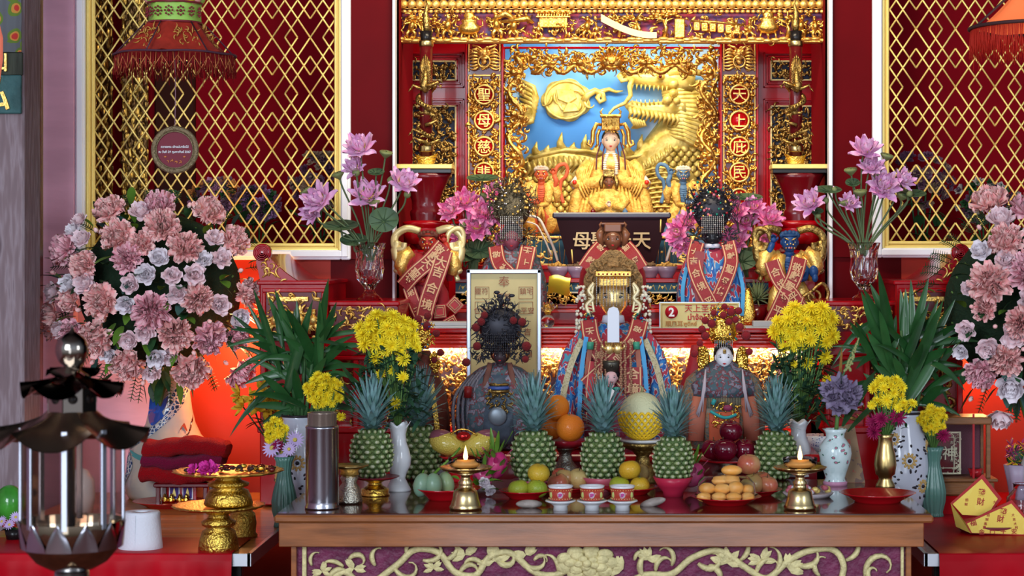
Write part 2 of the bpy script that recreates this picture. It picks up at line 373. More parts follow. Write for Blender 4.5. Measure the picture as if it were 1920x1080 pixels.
# ---------------------------------------------------------------- lattice screens
def lattice(label, px0, px1, py0, py1, ox, oy, PX, PY):
    cx, cy = (px0+px1)/2, py1; s0 = thing('lattice_screen', label, 'lattice screen', (cx, cy, YW-.005))
    x0, x1, z0, z1 = px0-cx, px1-cx, 0, py1-py0
    f = MB()
    for (t0, t1, d) in ((0, 9, -4), (2, 7, -8), (9, 16, -2), (11.5, 14, -6)):
        f.box(x0+t0, x0+t1, d, 8, z0, z1, 1.2); f.box(x1-t1, x1-t0, d, 8, z0, z1, 1.2); f.box(x0+t1, x1-t1, d, 8, z0+t0, z0+t1, 1.2); f.box(x0+t1, x1-t1, d, 8, z1-t1, z1-t0, 1.2)
    part('screen_frame', f, goldp, s0)
    l = MB(); X0, X1, Z0, Z1 = x0+15, x1-15, z0+15, z1-15
    segs = []
    for i in range(-12, 14):
        for j in range(-3, 9):
            bx, bz = ox+i*PX, oy+j*PY
            for sg in (1, -1):
                for (a, b, c, d) in ((0, 0, 1, 1), (0, 1/3, 2/3, 1), (1/3, 0, 1, 2/3)):
                    segs.append((bx+sg*a*PX-cx, cy-(bz+b*PY), bx+sg*c*PX-cx, cy-(bz+d*PY), sg))
    def clip(a):
        xa, za, xb, zb, sg = a; t0, t1 = 0., 1.
        for p, q in ((xa-xb, xa-X0), (xb-xa, X1-xa), (za-zb, za-Z0), (zb-za, Z1-za)):
            if abs(p) < 1e-9:
                if q < 0: return None
            else:
                r = q/p
                if p < 0: t0 = max(t0, r)
                else: t1 = min(t1, r)
        if t1-t0 < 1e-3: return None
        return (xa+(xb-xa)*t0, za+(zb-za)*t0, xa+(xb-xa)*t1, za+(zb-za)*t1, sg)
    for q in segs:
        q = clip(q)
        if q:
            y = 1 if q[4] > 0 else 2.2
            l.tube([(q[0], y, q[1]), (q[2], y, q[3])], 1.75, 4)
    part('lattice', l, goldp, s0); return s0
lattice('gold diamond lattice screen in a white frame behind the big pink bouquet on the left', 162, 643, -210, 472, 510, 70, 71.3, 105.5)
lattice('gold diamond lattice screen in a white frame behind the lotus vase on the right', 1651, 2146, -210, 468, 1717.8, 163.5, 74, 109)
# gilt carved columns standing in the left niche
feather = pattern('feather_gilding', [(0, (.75, .46, .10)), (.3, (.50, .28, .05)), (.5, (.12, .06, .02))], 70, 'voronoi', .35, .8, .8, stretch=(1, 1, .4))
for (a, b, lab) in ((168, 210, 'gilt feather-carved strip behind the left lattice, beside the white frame'), (228, 277, 'gilt feather-carved strip behind the left lattice, nearer the hanging disc')):
    c = MB(); h = 690; w_ = (b-a)/2; g = random.Random(a)
    c.use(feather).box(-w_, w_, 0, 8, 0, h, 2)
    for k in range(46):
        z = h-k*15-10
        for j in range(4):
            x = -w_+(j+.5)*w_/2+(k % 2)*w_/4-w_/8; leafrel(c, x, -1, z, -pi/2+g.uniform(-.2, .2), 17, w_*.42, 3)
    o = one('carved_strip', c, feather, ((a+b)/2, 492, 7.28), lab, 'carving')
one('wooden_pillar', MB().box(-38, 38, 0, 20, 0, 700, 3), mat('dark_stained_wood', (.035, .008, .005), .7, spec=.1, bump=.2, bs=20, stretch=(1, 1, .1)), (327, 492, 7.3), 'dark brown square pillar behind the left lattice and hanging disc', 'pillar')
# ---------------------------------------------------------------- far left post and sign
greywood = pattern('weathered_wood', [(0, (.16, .12, .13)), (.45, (.22, .16, .17)), (.6, (.30, .24, .26)), (.75, (.13, .09, .1))], 9, 'noise_soft', .75, 0, .5, .02, stretch=(6, 6, .8))
redwood = mat('red_brown_wood', (.16, .025, .012), .3, bump=.2, bs=12, var=.5, vs=6, stretch=(8, 8, .4), coat=.3)
YP = 6.2; mb = MB(); a = P(-70, 0, YP); b = P(45, 0, YP); mb.box(a.x, b.x, YP, YP+.18, 0, 3.2, .006); tag(mb.build('wooden_post', greywood), 'weathered grey wooden post at the far left edge', 'post')
mb = MB(); a = P(47, 0, YP+.3); b = P(66, 0, YP+.3); mb.box(a.x, b.x, YP+.3, YP+.4, 0, 3.2, .012); tag(mb.build('door_post', redwood), 'glossy red-brown upright between grey post and pink wall', 'post')
t = thing('hanging_sign', 'teal board with raised gold characters hung on the grey wooden post', 'sign', (-20, 213, YP-.012))
part('board', MB().box(-60, 60, -3, 7, 0, 72, 1.5), mat('teal_paint', (.05, .15, .15), .55, bump=.4, bs=60, var=.3, vs=20), t)
part('fringe_board', MB().box(-60, 62, 0, 7, 72, 115, 1.5), mat('dark_teal_wood', (.06, .07, .05), .7, bump=.6, bs=80, var=.5, vs=60, stretch=(1, 1, .1)), t)
m_ = MB(); m_.text('弘', (8, -5, 38), 70, 6, bold=.01); m_.text('山', (16, -5, 100), 46, 6, bold=.01); part('gold_character', m_, goldb, t)
t = MB(); t.grid(lambda u, v_: (-60+122*u, -4+2*sin(u*30)+1.5*sin(v_*17), 115+140*v_), 30, 16)
one('cloth_valance', t, pattern('floral_valance', [(0, (.5, .04, .03)), (.22, (.55, .25, .05)), (.33, (.12, .2, .03)), (.5, (.12, .13, .14))], 22, 'voronoi', .8, 0, .1, .03), (-20, 213, YP-.012), 'grey floral cloth hanging above the teal sign', 'cloth')
# ================================================================ THE ALTAR
def pxr(mb, cx, cy, px0, px1, py0, py1, y0, y1, bev=0): return mb.box(px0-cx, px1-cx, y0, y1, cy-py1, cy-py0, bev)
# --- carved lintel
Yb = 7.09
t = thing('carved_lintel', 'gilt carved lintel of pavilions, figures and trees across the top of the altar', 'carving', (1147, 80, Yb))
w0 = -413
part('backing_board', MB().box(w0, -w0, 14, 22, 0, 190), mat('lintel_red_ground', (.30, .01, .03), .5, var=.6, vs=30, col2=(.06, .05, .16)), t)
f = MB(); rope(f, w0, -w0, 72, -4, 9, 15); f.box(w0, -w0, -2, 14, 63, 64.5, .5); rope(f, w0, -w0, 90, -4, 9, 15)
for k in range(84): f.ball((w0+5+k*9.9, -4, 58), (5, 4, 3.6), 7, 5)
f.box(w0, -w0, -8, 14, 0, 4, 1.2); f.box(w0, -w0, -2, 14, 97, 190, 2)
for k in range(56):
    f.ball((w0+k*15, -7, 5+2*sin(k*1.7)), (11, 5, 4), 8, 4)
part('rope_border', f, goldb, t)
f = MB(); Z = lambda py: 80-py; X = lambda px: px-1147
g = random.Random(5)
# urns, figures, pavilions
def urn(px, py, k):
    f.lathe([(0, 0), (14, 2), (21, 10), (21, 16), (13, 22), (15, 25), (15, 28), (9, 31), (11, 37), (6, 43), (0, 46)], (X(px), -3, Z(py)), 14, (1, .5))
    for a in (-13, 0, 13): f.tube([(X(px)+a, -5, Z(py)+3), (X(px)+a*1.2, -6, Z(py)-9)], [2.6, 1.6], 5)
    for a in (-1, 1): f.tube([(X(px)+a*18, -3, Z(py)+14), (X(px)+a*26, -3, Z(py)+18), (X(px)+a*24, -3, Z(py)+30)], 1.6, 5)
urn(880, 66, 1); urn(1440, 64, 1)
for (px, h, ln, ar) in ((838, 44, .1, 1), (932, 46, -.05, -1), (962, 42, .1, 1), (1100, 40, .05, 1), (1010, 30, 0, -1), (1190, 34, .1, -1), (1380, 36, 0, 1), (1500, 42, .1, -1), (1530, 40, -.1, 1), (770, 42, .15, -1), (1120, 30, -.1, 1), (1405, 34, 0, -1)):
    figure(f, X(px), 7, h, -2, ln, ar, int(px))
def pav(px0, px1, pyr, pyb):
    f.box(X(px0)+4, X(px1)-4, -6, 12, Z(pyb), Z(pyr)-2, 1)
    for k in range(int((px1-px0)/5)): f.tube([(X(px0)+k*5+2, -12, Z(pyr)-2), (X(px0)+k*5+3, -2, Z(pyr)+9)], 2.3, 5)
    f.box(X(px0)-2, X(px1)+2, -13, 4, Z(pyr)-4, Z(pyr)-1, 1); f.box(X(px0)-1, X(px1)+1, -6, 4, Z(pyr)+8, Z(pyr)+12, 1.5)
    n = 3
    for r in range(3):
        for k in range(6): 
            xx = X(px0)+6+(px1-px0-14)*k/6; f.box(xx, xx+(px1-px0-14)/6-1, -7.2, -5, Z(pyb)+r*7+1, Z(pyb)+r*7+6.5, .6)
pav(1007, 1068, 30, 52)
f.tube([(X(940), -8, Z(42)), (X(990), -12, Z(36)), (X(1000), -8, Z(44))], [3, 6, 3], 6); f.tube([(X(920), -4, Z(40)), (X(948), -8, Z(26)), (X(975), -4, Z(42))], [2, 8, 3], 7)
# bridge railing right of the banner
for k in range(6):
    x = X(1300)+k*15; z = Z(58)-k*1.3; f.box(x, x+12, -8, -2, z, z+17, 1.5); f.box(x+3, x+9, -9.5, -7, z+4, z+13, 1)
f.tube([(X(1295), -9, Z(40)), (X(1340), -9, Z(42)), (X(1395), -9, Z(48))], 2, 6); f.box(X(1264), X(1284), -8, -2, Z(72), Z(35), 2)
# trees
for (px, py, s_) in ((1195, 72, 1), (1160, 70, .8), (1245, 70, 1), (790, 74, 1), (1475, 72, 1), (820, 70, .7), (1060, 72, .6)):
    x, z = X(px), Z(py)
    f.tube([(x, -3, z), (x+4*s_, -5, z+18*s_), (x-3*s_, -4, z+34*s_)], [5*s_, 3.6*s_, 2*s_], 6)
    for k in range(5): curl(f, x+g.uniform(-3, 3), -5, z+(16+k*5)*s_, pi/2+g.uniform(-1.3, 1.3), 26*s_, g.uniform(-2, 2), 1.9*s_, g, 7)
    for k in range(16): f.ball((x+g.uniform(-28, 28)*s_, -5+g.uniform(-3, 3), z+g.uniform(34, 44)*s_), (6*s_, 3, 3*s_), 6, 4)
relief(f, w0+4, -w0-4, 42, 56, 0, .9, 9, 3, 7, .7); relief(f, w0+4, -w0-4, 6, 22, 4, 1.0, 10, 4, 6, .6)
relief(f, w0+4, w0+60, 6, 56, 2, .8, 12, 14, 6, .4); relief(f, -w0-70, -w0-4, 6, 56, 2, .8, 12, 15, 6, .4); relief(f, w0+40, -w0-40, 8, 50, 8, .75, 12, 16, 4, .3, None, 1.2)
part('carved_scene', f, gold, t)
b = MB()
def bann(u, v_):
    px = 1127+u*104; py = 28+34*sin(u*pi/2*1.05)+v_*(14)-u*v_*3
    return (X(px), -16+4*sin(u*pi), Z(py))
b.grid(bann, 16, 2); b.grid(lambda u, v_: tuple(V(bann(u, v_))+V((0, 3, 0))), 16, 2); part('scroll_banner', b, mat('pale_gilding', (.70, .55, .26), .45, .4), t)
# --- side doors with inlaid gilt panels
def door(px0, px1, flip, label):
    cx = (px0+px1)/2; Yd = 7.5; cy = 620
    t = thing('altar_door', label, 'door', (cx, cy, Yd)); d = MB(); x0, x1 = px0-cx, px1-cx
    d.box(x0, x1, 0, 12, 0, cy-60, 2)
    for (za, zb) in ((cy-165, cy-98), (cy-420, cy-185)):
        xa, xb = x0+17, x1-10
        for i, (o_, y) in enumerate(((0, -5), (6, -2), (12, -6))):
            for (p, q, r, s_) in ((xa+o_, xb-o_, zb-o_-4, zb-o_), (xa+o_, xb-o_, za+o_, za+o_+4), (xa+o_, xa+o_+4, za+o_, zb-o_), (xb-o_-4, xb-o_, za+o_, zb-o_)): d.box(p, q, y, 2, r, s_, 1)
    part('door_leaf', d, lac, t)
    for (za, zb, nm) in ((cy-152, cy-114, 1), (cy-408, cy-198, 2)):
        xa, xb = x0+30, x1-25; i = MB().use(cream)
        for (p, q, r, s_) in ((xa, xb, zb-3, zb), (xa, xb, za, za+3), (xa, xa+3, za, zb), (xb-3, xb, za, zb)): i.box(p, q, -7, 2, r, s_, .8)
        io = part('inlay_frame', i, cream, t)
        c = MB().use(mat('inlay_blue_black', (.01, .015, .04), .5)); c.box(xa+2, xb-2, -1, 0, za+2, zb-2); c.use(goldd)
        relief(c, xa+5, xb-5, za+5, zb-5, -1, 3.0, 9, int(px0)+nm, 5, .5, None, 1.5)
        if nm == 2:
            for k in range(5): figure(c, (xa+xb)/2+rnd.uniform(-8, 8), za+20+k*36, 24, -3, 0, rnd.choice((-1, 1)), k)
        part('carved_inlay', c, goldd, io)
door(742, 881, 0, 'red lacquer panelled door with gilt inlays behind the left dragon candle')
door(1414, 1553, 1, 'red lacquer panelled door with gilt inlays behind the right dragon candle')
# --- medallion strips
def strip(cx, chars, label, seed):
    Ys = 7.45; cy = 412; t = thing('medallion_strip', label, 'carving', (cx, cy, Ys)); w_ = 30
    b = MB().use(lacd); b.box(-w_-2, w_+2, 4, 12, -80, cy-78); b.use(goldb)
    for (x, z0, z1) in ((-w_, -80, 272), (w_-2, -80, 272), (-w_, 278, 330), (w_-2, 278, 330)): b.box(x, x+2.5, -3, 5, z0, z1, .6)
    b.box(-w_, w_, -3, 5, 269, 272, .6)
    b.use(lac); b.box(w_+2, w_+6, -3, 10, -80, cy-78, 1.5); b.box(-w_-6, -w_-2, -3, 10, -80, cy-78, 1.5)
    part('strip_board', b, lacd, t)
    c = MB(); mz = [cy-178-k*48.5 for k in range(5)]
    relief(c, -w_+4, w_-4, -78, 268, 2, 3.2, 8, seed, 6, .5, lambda x, z: any((x*x+(z-q)**2) < 19**2 for q in mz), 1.6)
    for k in range(60): c.ball((rnd.choice((-1, 1))*rnd.uniform(14, 25), -3, rnd.uniform(5, 265)), 3.6, 7, 5)
    part('scroll_carving', c, gold, t)
    l = MB()     # lion mask with ring
    l.ball((0, -2, 312), (13, 8, 9), 10, 7); l.ball((-7, -8, 315), 3.4, 8, 6); l.ball((7, -8, 315), 3.4, 8, 6); l.ball((0, -10, 309), (4, 4, 3), 8, 6); l.ball((0, -7, 302), (8, 4, 3), 8, 5)
    l.torus((0, -7, 296), 11, 1.8, 20, 6); l.ball((0, -5, 296), (5, 3, 5), 8, 6)
    for sg in (-1, 1):
        for k in range(7): curl(l, sg*10, -4, 314-k*4.5, (pi/2-sg*(pi/2))+sg*(.9-k*.28), 24, sg*(-2.6+k*.7), 2.2, rnd, 9, 2)
        l.tube([(sg*4, -9, 319), (sg*10, -8, 323), (sg*22, -3, 327)], [1.5, 2.2, 1.2], 5)
    relief(l, -w_+3, w_-3, 282, 328, 3, 1.3, 7, seed+9, 3, .6)
    part('lion_mask', l, goldb, t)
    for k, ch in enumerate(chars):
        z = mz[k]; r = MB().use(lac).lathe([(0, 0), (17, 0), (17, 5), (0, 5)], (0, 0, 0), 28)
        r.v = [(x, -h, y) for x, y, h in r.v]; r.use(goldb).torus((0, -6, 0), 17.5, 2.3, 28, 6)
        mo = part('medallion', r, lac, t, loc=(0, -3, z))
        part('character', MB().text(ch, (0, -6.5, 0), 27, 2.5, bold=.006), goldb, mo)
strip(908, '聖母慈悲娘', 'gilt carved strip with red medallions reading 聖母慈悲, left of the dragon backdrop', 21)
strip(1386, '天上庇民佑', 'gilt carved strip with red medallions reading 天上庇民, right of the dragon backdrop', 42)
# --- openwork dragon frame round the backdrop
Yf = 7.56; t = thing('openwork_frame', 'gilt openwork frame of writhing dragons round the blue backdrop', 'carving', (1147, 480, Yf))
f = MB(); f.box(-203, -200, -4, 10, 0, 392, .8); f.box(200, 203, -4, 10, 0, 392, .8); f.box(-200, 200, -4, 10, 388, 392, .8); part('red_fillet', f, lac, t)
def drag_head(mb, x, z, k, sg=1):
    mb.ball((x, -8, z), (9*k, 7*k, 7*k), 9, 6); mb.ball((x+sg*9*k, -9, z-1*k), (7*k, 5*k, 3.4*k), 8, 5); mb.ball((x+sg*8*k, -8, z-7*k), (6*k, 4*k, 2*k), 8, 5)
    mb.ball((x+sg*3*k, -14*k, z+4*k), 2.2*k, 6, 4); mb.ball((x+sg*14*k, -10*k, z+1.5*k), 2.4*k, 6, 4)
    for j in range(9): curl(mb, x-sg*4*k, -8, z+(6-j*1.7)*k, (0 if sg < 0 else pi)+(-.9+j*.2), 26*k, (-1)**j*2.4, 1.5*k, rnd, 9, 3)
    mb.tube([(x, -10, z+6*k), (x-sg*6*k, -10, z+13*k), (x-sg*14*k, -8, z+15*k)], [2*k, 1.6*k, .6*k], 5)
for nm, (x0, x1, z0, z1) in (('left_border', (-198, -163, 40, 385)), ('right_border', (163, 198, 40, 385)), ('top_border', (-165, 165, 345, 386))):
    c = MB(); relief(c, x0, x1, z0, z1, 2, 3.0, 11, len(nm), 9, .3, None, 1.5)
    if nm != 'top_border':
        sg = 1 if x0 < 0 else -1; xc = (x0+x1)/2
        for k in range(4): drag_head(c, xc-3*sg, 110+k*78, 1.05, sg if k % 2 else -sg)
        c.tube([(xc+13*sin(q*.55), -7+4*cos(q*.55), 70+q*7.6) for q in range(41)], [5+1.5*sin(q*2) for q in range(41)], 7)
    else:
        for x, sg in ((-120, 1), (-60, -1), (60, 1), (120, -1)): drag_head(c, x, 362, 1.1, sg)
        # frontal lion-dragon face in the middle
        c.ball((0, -10, 362), (22, 10, 14), 12, 8); c.ball((-10, -20, 368), 4, 8, 6); c.ball((10, -20, 368), 4, 8, 6); c.ball((0, -22, 360), (6, 5, 4), 8, 6); c.ball((0, -16, 352), (13, 5, 4), 10, 5)
        for k in range(22):
            a = pi*k/21; curl(c, 20*cos(a), -10, 364+12*sin(a), a, 24, (-1)**k*2, 1.9, rnd, 9, 3)
        for sg in (-1, 1): c.tube([(sg*150*q/20, -8+3*sin(q), 350+8*sin(q*.9)) for q in range(4, 21)], 4.5, 7)
    part(nm, c, gold, t)
# --- blue sky backdrop with big dragon in relief
Yk = 7.92; CXK, CYK = 1147, 480
t = thing('dragon_backdrop', 'blue sky panel with a large yellow-gold dragon and cloud in relief', 'backdrop', (CXK, CYK, Yk))
sky = pattern('painted_sky', [(0, (.04, .20, .62)), (.45, (.07, .28, .70)), (.6, (.25, .50, .80)), (.8, (.60, .74, .86))], 3.2, 'noise_soft', .55, 0, 0, .08)
part('sky_panel', MB().box(-204, 204, 0, 8, 0, 410), sky, t)
X = lambda px: (px-CXK)*1.05+0; Z = lambda py: CYK-py
X = lambda px: px-CXK
c = MB(); n = 60
poly = [(X(1062)+(42+5*abs(sin(7*pi*i/n*1.0)))*cos(2*pi*i/n)*1.02, Z(188)+(36+5*abs(sin(7*pi*i/n)))*sin(2*pi*i/n)) for i in range(n)]
c.prism(poly, -9, 2, 4)
c.torus((X(1062), -9, Z(188)), 40, 3.2, 40, 6, 'y', (1, .87))
c.tube([(X(a), -8, Z(b)) for a, b in ((1095, 190), (1102, 178), (1116, 171), (1130, 176), (1133, 188), (1125, 192), (1120, 184), (1128, 172), (1142, 168), (1155, 173), (1168, 171))], [8, 7.5, 6.5, 5.5, 5, 4.5, 5, 5, 4, 3, 1], 8)
c.prism([(X(a), Z(b)) for a, b in ((1043, 168), (1075, 170), (1082, 186), (1066, 196), (1046, 188))], -17, -6, 2)
c.prism([(X(a), Z(b)) for a, b in ((1066, 193), (1080, 196), (1086, 210), (1056, 213), (1060, 200))], -19, -6, 2)
for a, b, q, tn in ((1040, 175, -1.8, 2), (1035, 180, -1.6, -2), (1048, 196, -1.2, 2), (1088, 192, -1.3, -3), (1096, 188, -1.6, 3), (1092, 180, 2, 3), (1052, 186, 0, 2)): curl(c, X(a), -11, Z(b), q, 34, tn, 3, rnd, 10, 2)
part('cloud_scroll', c, yrelief, t)
d = MB()
# arched body left and right
def body(path, rad, n=12):
    d.tube([(X(a), 2, Z(b)) for a, b in path], rad, n, flat=.55)
body([(980, 350), (1010, 325), (1050, 318), (1100, 326), (1150, 340), (1200, 330), (1240, 300), (1275, 262), (1300, 235)], [34, 42, 46, 44, 40, 44, 50, 54, 50])
body([(1180, 400), (1220, 375), (1262, 350), (1300, 330)], [42, 50, 56, 56]); body([(975, 430), (1020, 400), (1060, 395), (1110, 420)], [40, 44, 46, 40])
# dorsal ridge and fins
rid = [(990, 300), (1020, 290), (1060, 282), (1100, 284), (1130, 290)]
d.tube([(X(a), -14, Z(b)) for a, b in rid], 4, 6); 
for a, b, h in ((1008, 292, 26), (1030, 288, 16), (1055, 282, 34), (1078, 283, 16), (1100, 284, 32), (1122, 288, 18), (1180, 288, 22), (1205, 284, 32), (1232, 272, 24), (1252, 258, 26), (1175, 290, 14)):
    d.tube([(X(a), -6, Z(b)-4), (X(a)-5, -8, Z(b)+h*.45), (X(a)-1, -8, Z(b)+h)], [12, 6, .6], 8, flat=.5)
rid2 = [(1165, 300), (1200, 293), (1232, 280), (1258, 262)]; d.tube([(X(a), -14, Z(b)) for a, b in rid2], 4, 6)
# belly plates on the left arc
for k in range(15):
    u = k/14; a = 990+u*135; b = 300-12*sin(u*2.6)+u*4
    d.tube([(X(a), -22, Z(b)-3), (X(a)+5, -27, Z(b)-18), (X(a)-6, -24, Z(b)-34)], [2, 5, 2.5], 7)
for k in range(11):
    u = k/10; a = 1170+u*84; b = 306-40*u*u
    d.tube([(X(a), -22, Z(b)-3), (X(a)+5, -27, Z(b)-16), (X(a)-4, -24, Z(b)-30)], [2, 4.5, 2.5], 7)
def scalepatch(x0, x1, y0, y1, k=11, seed=0, inside=None):
    r = 0; y = y1
    while y > y0:
        x = x0+(r % 2)*k*.5
        while x < x1:
            if inside is None or inside(x, y):
                d.ball((X(x), -27+((x-1147)/170)**2*4, Z(y)), (k*.52, 3.6, k*.55), 8, 5, M.Rotation(-.5, 3, 'X'))
            x += k
        y -= k*.62; r += 1
scalepatch(1186, 1312, 270, 400, 15, 0, lambda x, y: y > 420-(x-1100)*.85 and y > 255)
scalepatch(985, 1110, 330, 400, 15, 0, lambda x, y: y > 322)
for k in range(9): d.tube([(X(1195+i*12), -32, Z(388-k*9+((i-4)**2)*.7)) for i in range(9)], 2.2, 5)
# mane strands
for k in range(15):
    a0, b0 = 1248+k*1.0, 170+k*6
    d.tube([(X(a0-8), -20, Z(b0)), (X(a0+20), -30, Z(b0-6+k)), (X(1310+k), -24, Z(b0-14+k*3.2)), (X(1345), -16, Z(b0-10+k*4))], [3.5, 6, 5, 2], 7)
# head: snout to the left, open jaw
hd = MB()
def hb(path, rad, y=-24, n=9, flat=.8): hd.tube([(X(a), y, Z(b)) for a, b in path], rad, n, flat=flat)
hb([(1300, 160), (1262, 152), (1225, 150), (1192, 148), (1170, 143)], [20, 22, 17, 13, 9], -22)
hb([(1285, 205), (1240, 208), (1205, 205), (1184, 198), (1174, 205)], [20, 17, 11, 9, 6], -20)
hb([(1168, 140), (1162, 146), (1166, 154), (1176, 152)], [6, 7, 5, 3], -30)
hd.ball((X(1170), -34, Z(138)), (8, 7, 6), 9, 6); hd.ball((X(1238), -40, Z(147)), (8, 6, 7), 10, 7)
for (a, b, r) in ((1262, 160, 10), (1262, 177, 8.5), (1250, 190, 9), (1268, 192, 7)): hd.ball((X(a), -36, Z(b)), r, 10, 7)
hb([(1186, 150), (1180, 165), (1182, 182), (1172, 196), (1152, 205), (1143, 215), (1140, 222)], [5, 5, 4.5, 4, 3, 2.5, 1], -38, 7)
hb([(1252, 140), (1275, 136), (1300, 137), (1318, 142)], [8, 9, 7, 5], -34)
for k in range(9):
    a = 1186+k*8; hd.tube([(X(a), -32, Z(160+k*.6)), (X(a-1), -34, Z(171+k*.5))], [2.4, .4], 5); hd.tube([(X(a), -30, Z(198)), (X(a-1), -32, Z(189))], [2.2, .4], 5)
for k in range(13):
    a = 1180+k*8; hd.tube([(X(a), -28, Z(204+k*1.0)), (X(a+3), -32, Z(214+k*1.2)), (X(a-2), -30, Z(224+k*1.4))], [4, 4, 1], 6)
for k in range(7):
    a = 1190+k*12; hd.tube([(X(a), -34, Z(138)), (X(a+6), -36, Z(130)), (X(a+16), -34, Z(128))], [4, 3.5, 1], 6)
for k in range(6): hd.tube([(X(1180+k*5), -28, Z(220+k*1.5)), (X(1190+k*4), -28, Z(236)), (X(1183+k*2), -26, Z(243))], [3.5, 3.5, .8], 6)
part('dragon_body', d, yrelief, t); ho = part('dragon_head', hd, yrelief, t)
part('pupil', MB().ball((X(1237), -45, Z(147)), (3.5, 3, 3.5), 8, 6), mat('dark_red_pupil', (.1, .01, .01), .2), ho)
m_ = MB()
for k in range(8):
    m_.tube([(X(975), -6, Z(150+k*9)), (X(1000), -12, Z(165+k*8)), (X(1006-k), -12, Z(185+k*6)), (X(995-k*2), -10, Z(205+k*4)), (X(975), -6, Z(215+k*3))], [3, 6, 6, 5, 3], 7)
part('tail_swirl', m_, yrelief, t)
# --- long altar table behind, its tiers
wood = mat('polished_brown_wood', (.40, .135, .04), .22, 0, bump=.05, bs=30, var=.45, vs=5, coat=.5, stretch=(1, 6, 8))
woodtop = mat('polished_dark_table_top', (.10, .025, .012), .12, 0, var=.5, vs=5, coat=.5, stretch=(1, 6, 8))
ft = V((0, 0, 0))
def W(px, Y): return (px-CX)*Y/FPX
litgold = mat('gilt_filigree_panel', (.90, .60, .22), .3, .75, bump=.7, bs=140, var=.4, vs=70, col2=(.7, .4, .1))
lilac = mat('filigree_ground', (.22, .16, .26), .5, var=.4, vs=60)
Yt, zt = 6.60, 1.292
t = thing('altar_table', 'long red lacquer altar table with a glowing gilt filigree front panel', 'altar table', (1147, 470+(EYE-.0)*FPX/Yt, Yt)); H = t.location.z; k = Yt/FPX
hz = zt/k        # height of top in px units
m_ = MB().use(lac); m_.box(-372, 372, 0, 160, hz-9, hz, 2); m_.use(mat('shelf_top_pale_runner', (.45, .45, .48), .5)).box(-362, 362, 3, 60, hz, hz+1.2, .4); part('tabletop', m_, lac, t)
m_ = MB().use(lacb)
for (y, a, b) in ((6, 11, 16), (10, 16, 22), (14, 22, 30), (9, 30, 37)): m_.box(-364, 364, y, 40, hz-b, hz-a, 2)
part('moulding', m_, lacb, t)
m_ = MB().use(lilac); m_.box(-366, 366, 34, 38, hz-185, hz-37); m_.use(litgold); relief(m_, -364, 364, hz-183, hz-39, 32, 2.6, 11, 77, 8, .35, None, 1.15)
for k_ in range(22): figure(m_, -355+k_*34, hz-150+rnd.uniform(-20, 60), 40, 28, rnd.uniform(-.1, .1), rnd.choice((-1, 1)), k_)
part('filigree_panel', m_, litgold, t)
m_ = MB().use(lacb)
for (y, a, b) in ((20, 185, 193), (12, 193, 199), (16, 199, 215), (10, 215, 224)): m_.box(-364, 364, y, 60, hz-b, hz-a, 2)
m_.box(-364, 364, 30, 160, 0, hz-224, 1)
part('plinth', m_, lacb, t)
m_ = MB(); relief(m_, -362, 362, hz-300, hz-226, 26, .8, 18, 12, 6, .3, None, 1.2); part('plinth_carving', m_, gold, t)
# tiers on the table
tag(MB().box(-.742, .742, 6.905, 8.05, 0, zt-.001, .004).build('altar_platform', lac), 'red platform filling the altar niche behind the altar table', 'platform')
def tier(name, label, px0, px1, Y0, Y1, zb, ztp, bands):
    c = (px0+px1)/2; py = 470+(EYE-zb)*FPX/Y0; t = thing(name, label, 'altar step', (c, py, Y0)); kk = Y0/FPX; h = (ztp-zb)/kk; x = (px1-px0)/2
    b = MB().use(lac).box(-x, x, 2, (Y1-Y0)/kk, 0, h, 1); part('step_body', b, lac, t)
    for i, (pa, pb, yy, mm, nm) in enumerate(bands):
        b = MB(); 
        if nm == 'gilt_band':
            b.use(lacd).box(-x, x, yy+2, 6, h-pb, h-pa); b.use(mm); relief(b, -x, x, h-pb+2, h-pa-2, yy, 2.2, 8, i+3, 3, .4)
        elif nm == 'blue_band':
            b.use(mm).box(-x, x, yy+1, 6, h-pb, h-pa); b.use(goldp)
            q = -x+6
            while q < x-14: b.tube([(q, yy, h-pb+3), (q+3, yy, h-pa-4), (q+8, yy, h-pb+5), (q+13, yy, h-pa-4), (q+16, yy, h-pb+3)], .9, 4); b.ball((q+8, yy, (2*h-pa-pb)/2), (2.4, 1, 2.4), 6, 4); q += 22
        else: b.box(-x, x, yy, 6, h-pb, h-pa, 1.2)
        part(nm, b, mm, t)
    return t
bluep = mat('blue_band_paint', (.02, .09, .16), .4); pale = mat('pale_line_paint', (.7, .65, .55), .4)
tier('altar_step', 'lower red altar step with blue and gilt carved bands behind the gold-faced statue', 854, 1441, 6.98, 7.14, zt, 1.4525, [(0, 8, -3, lac, 'red_edge'), (8, 25, 0, bluep, 'blue_band'), (25, 28, -2, pale, 'pale_line'), (28, 48, 0, goldb, 'gilt_band'), (50, 57, -3, lac, 'red_moulding'), (57, 64, -6, lacb, 'red_moulding')])
tier('altar_step', 'upper red altar step carrying the dark altar box', 862, 1433, 7.15, 7.46, zt, 1.498, [(0, 8, -3, lac, 'red_edge')])
t = tier('throne_platform', 'blue and gilt platform under the enthroned statue in the niche', 985, 1310, 7.47, 7.88, zt, 1.605, [(0, 5, -4, goldb, 'red_edge'), (5, 55, 0, bluep, 'blue_band')])
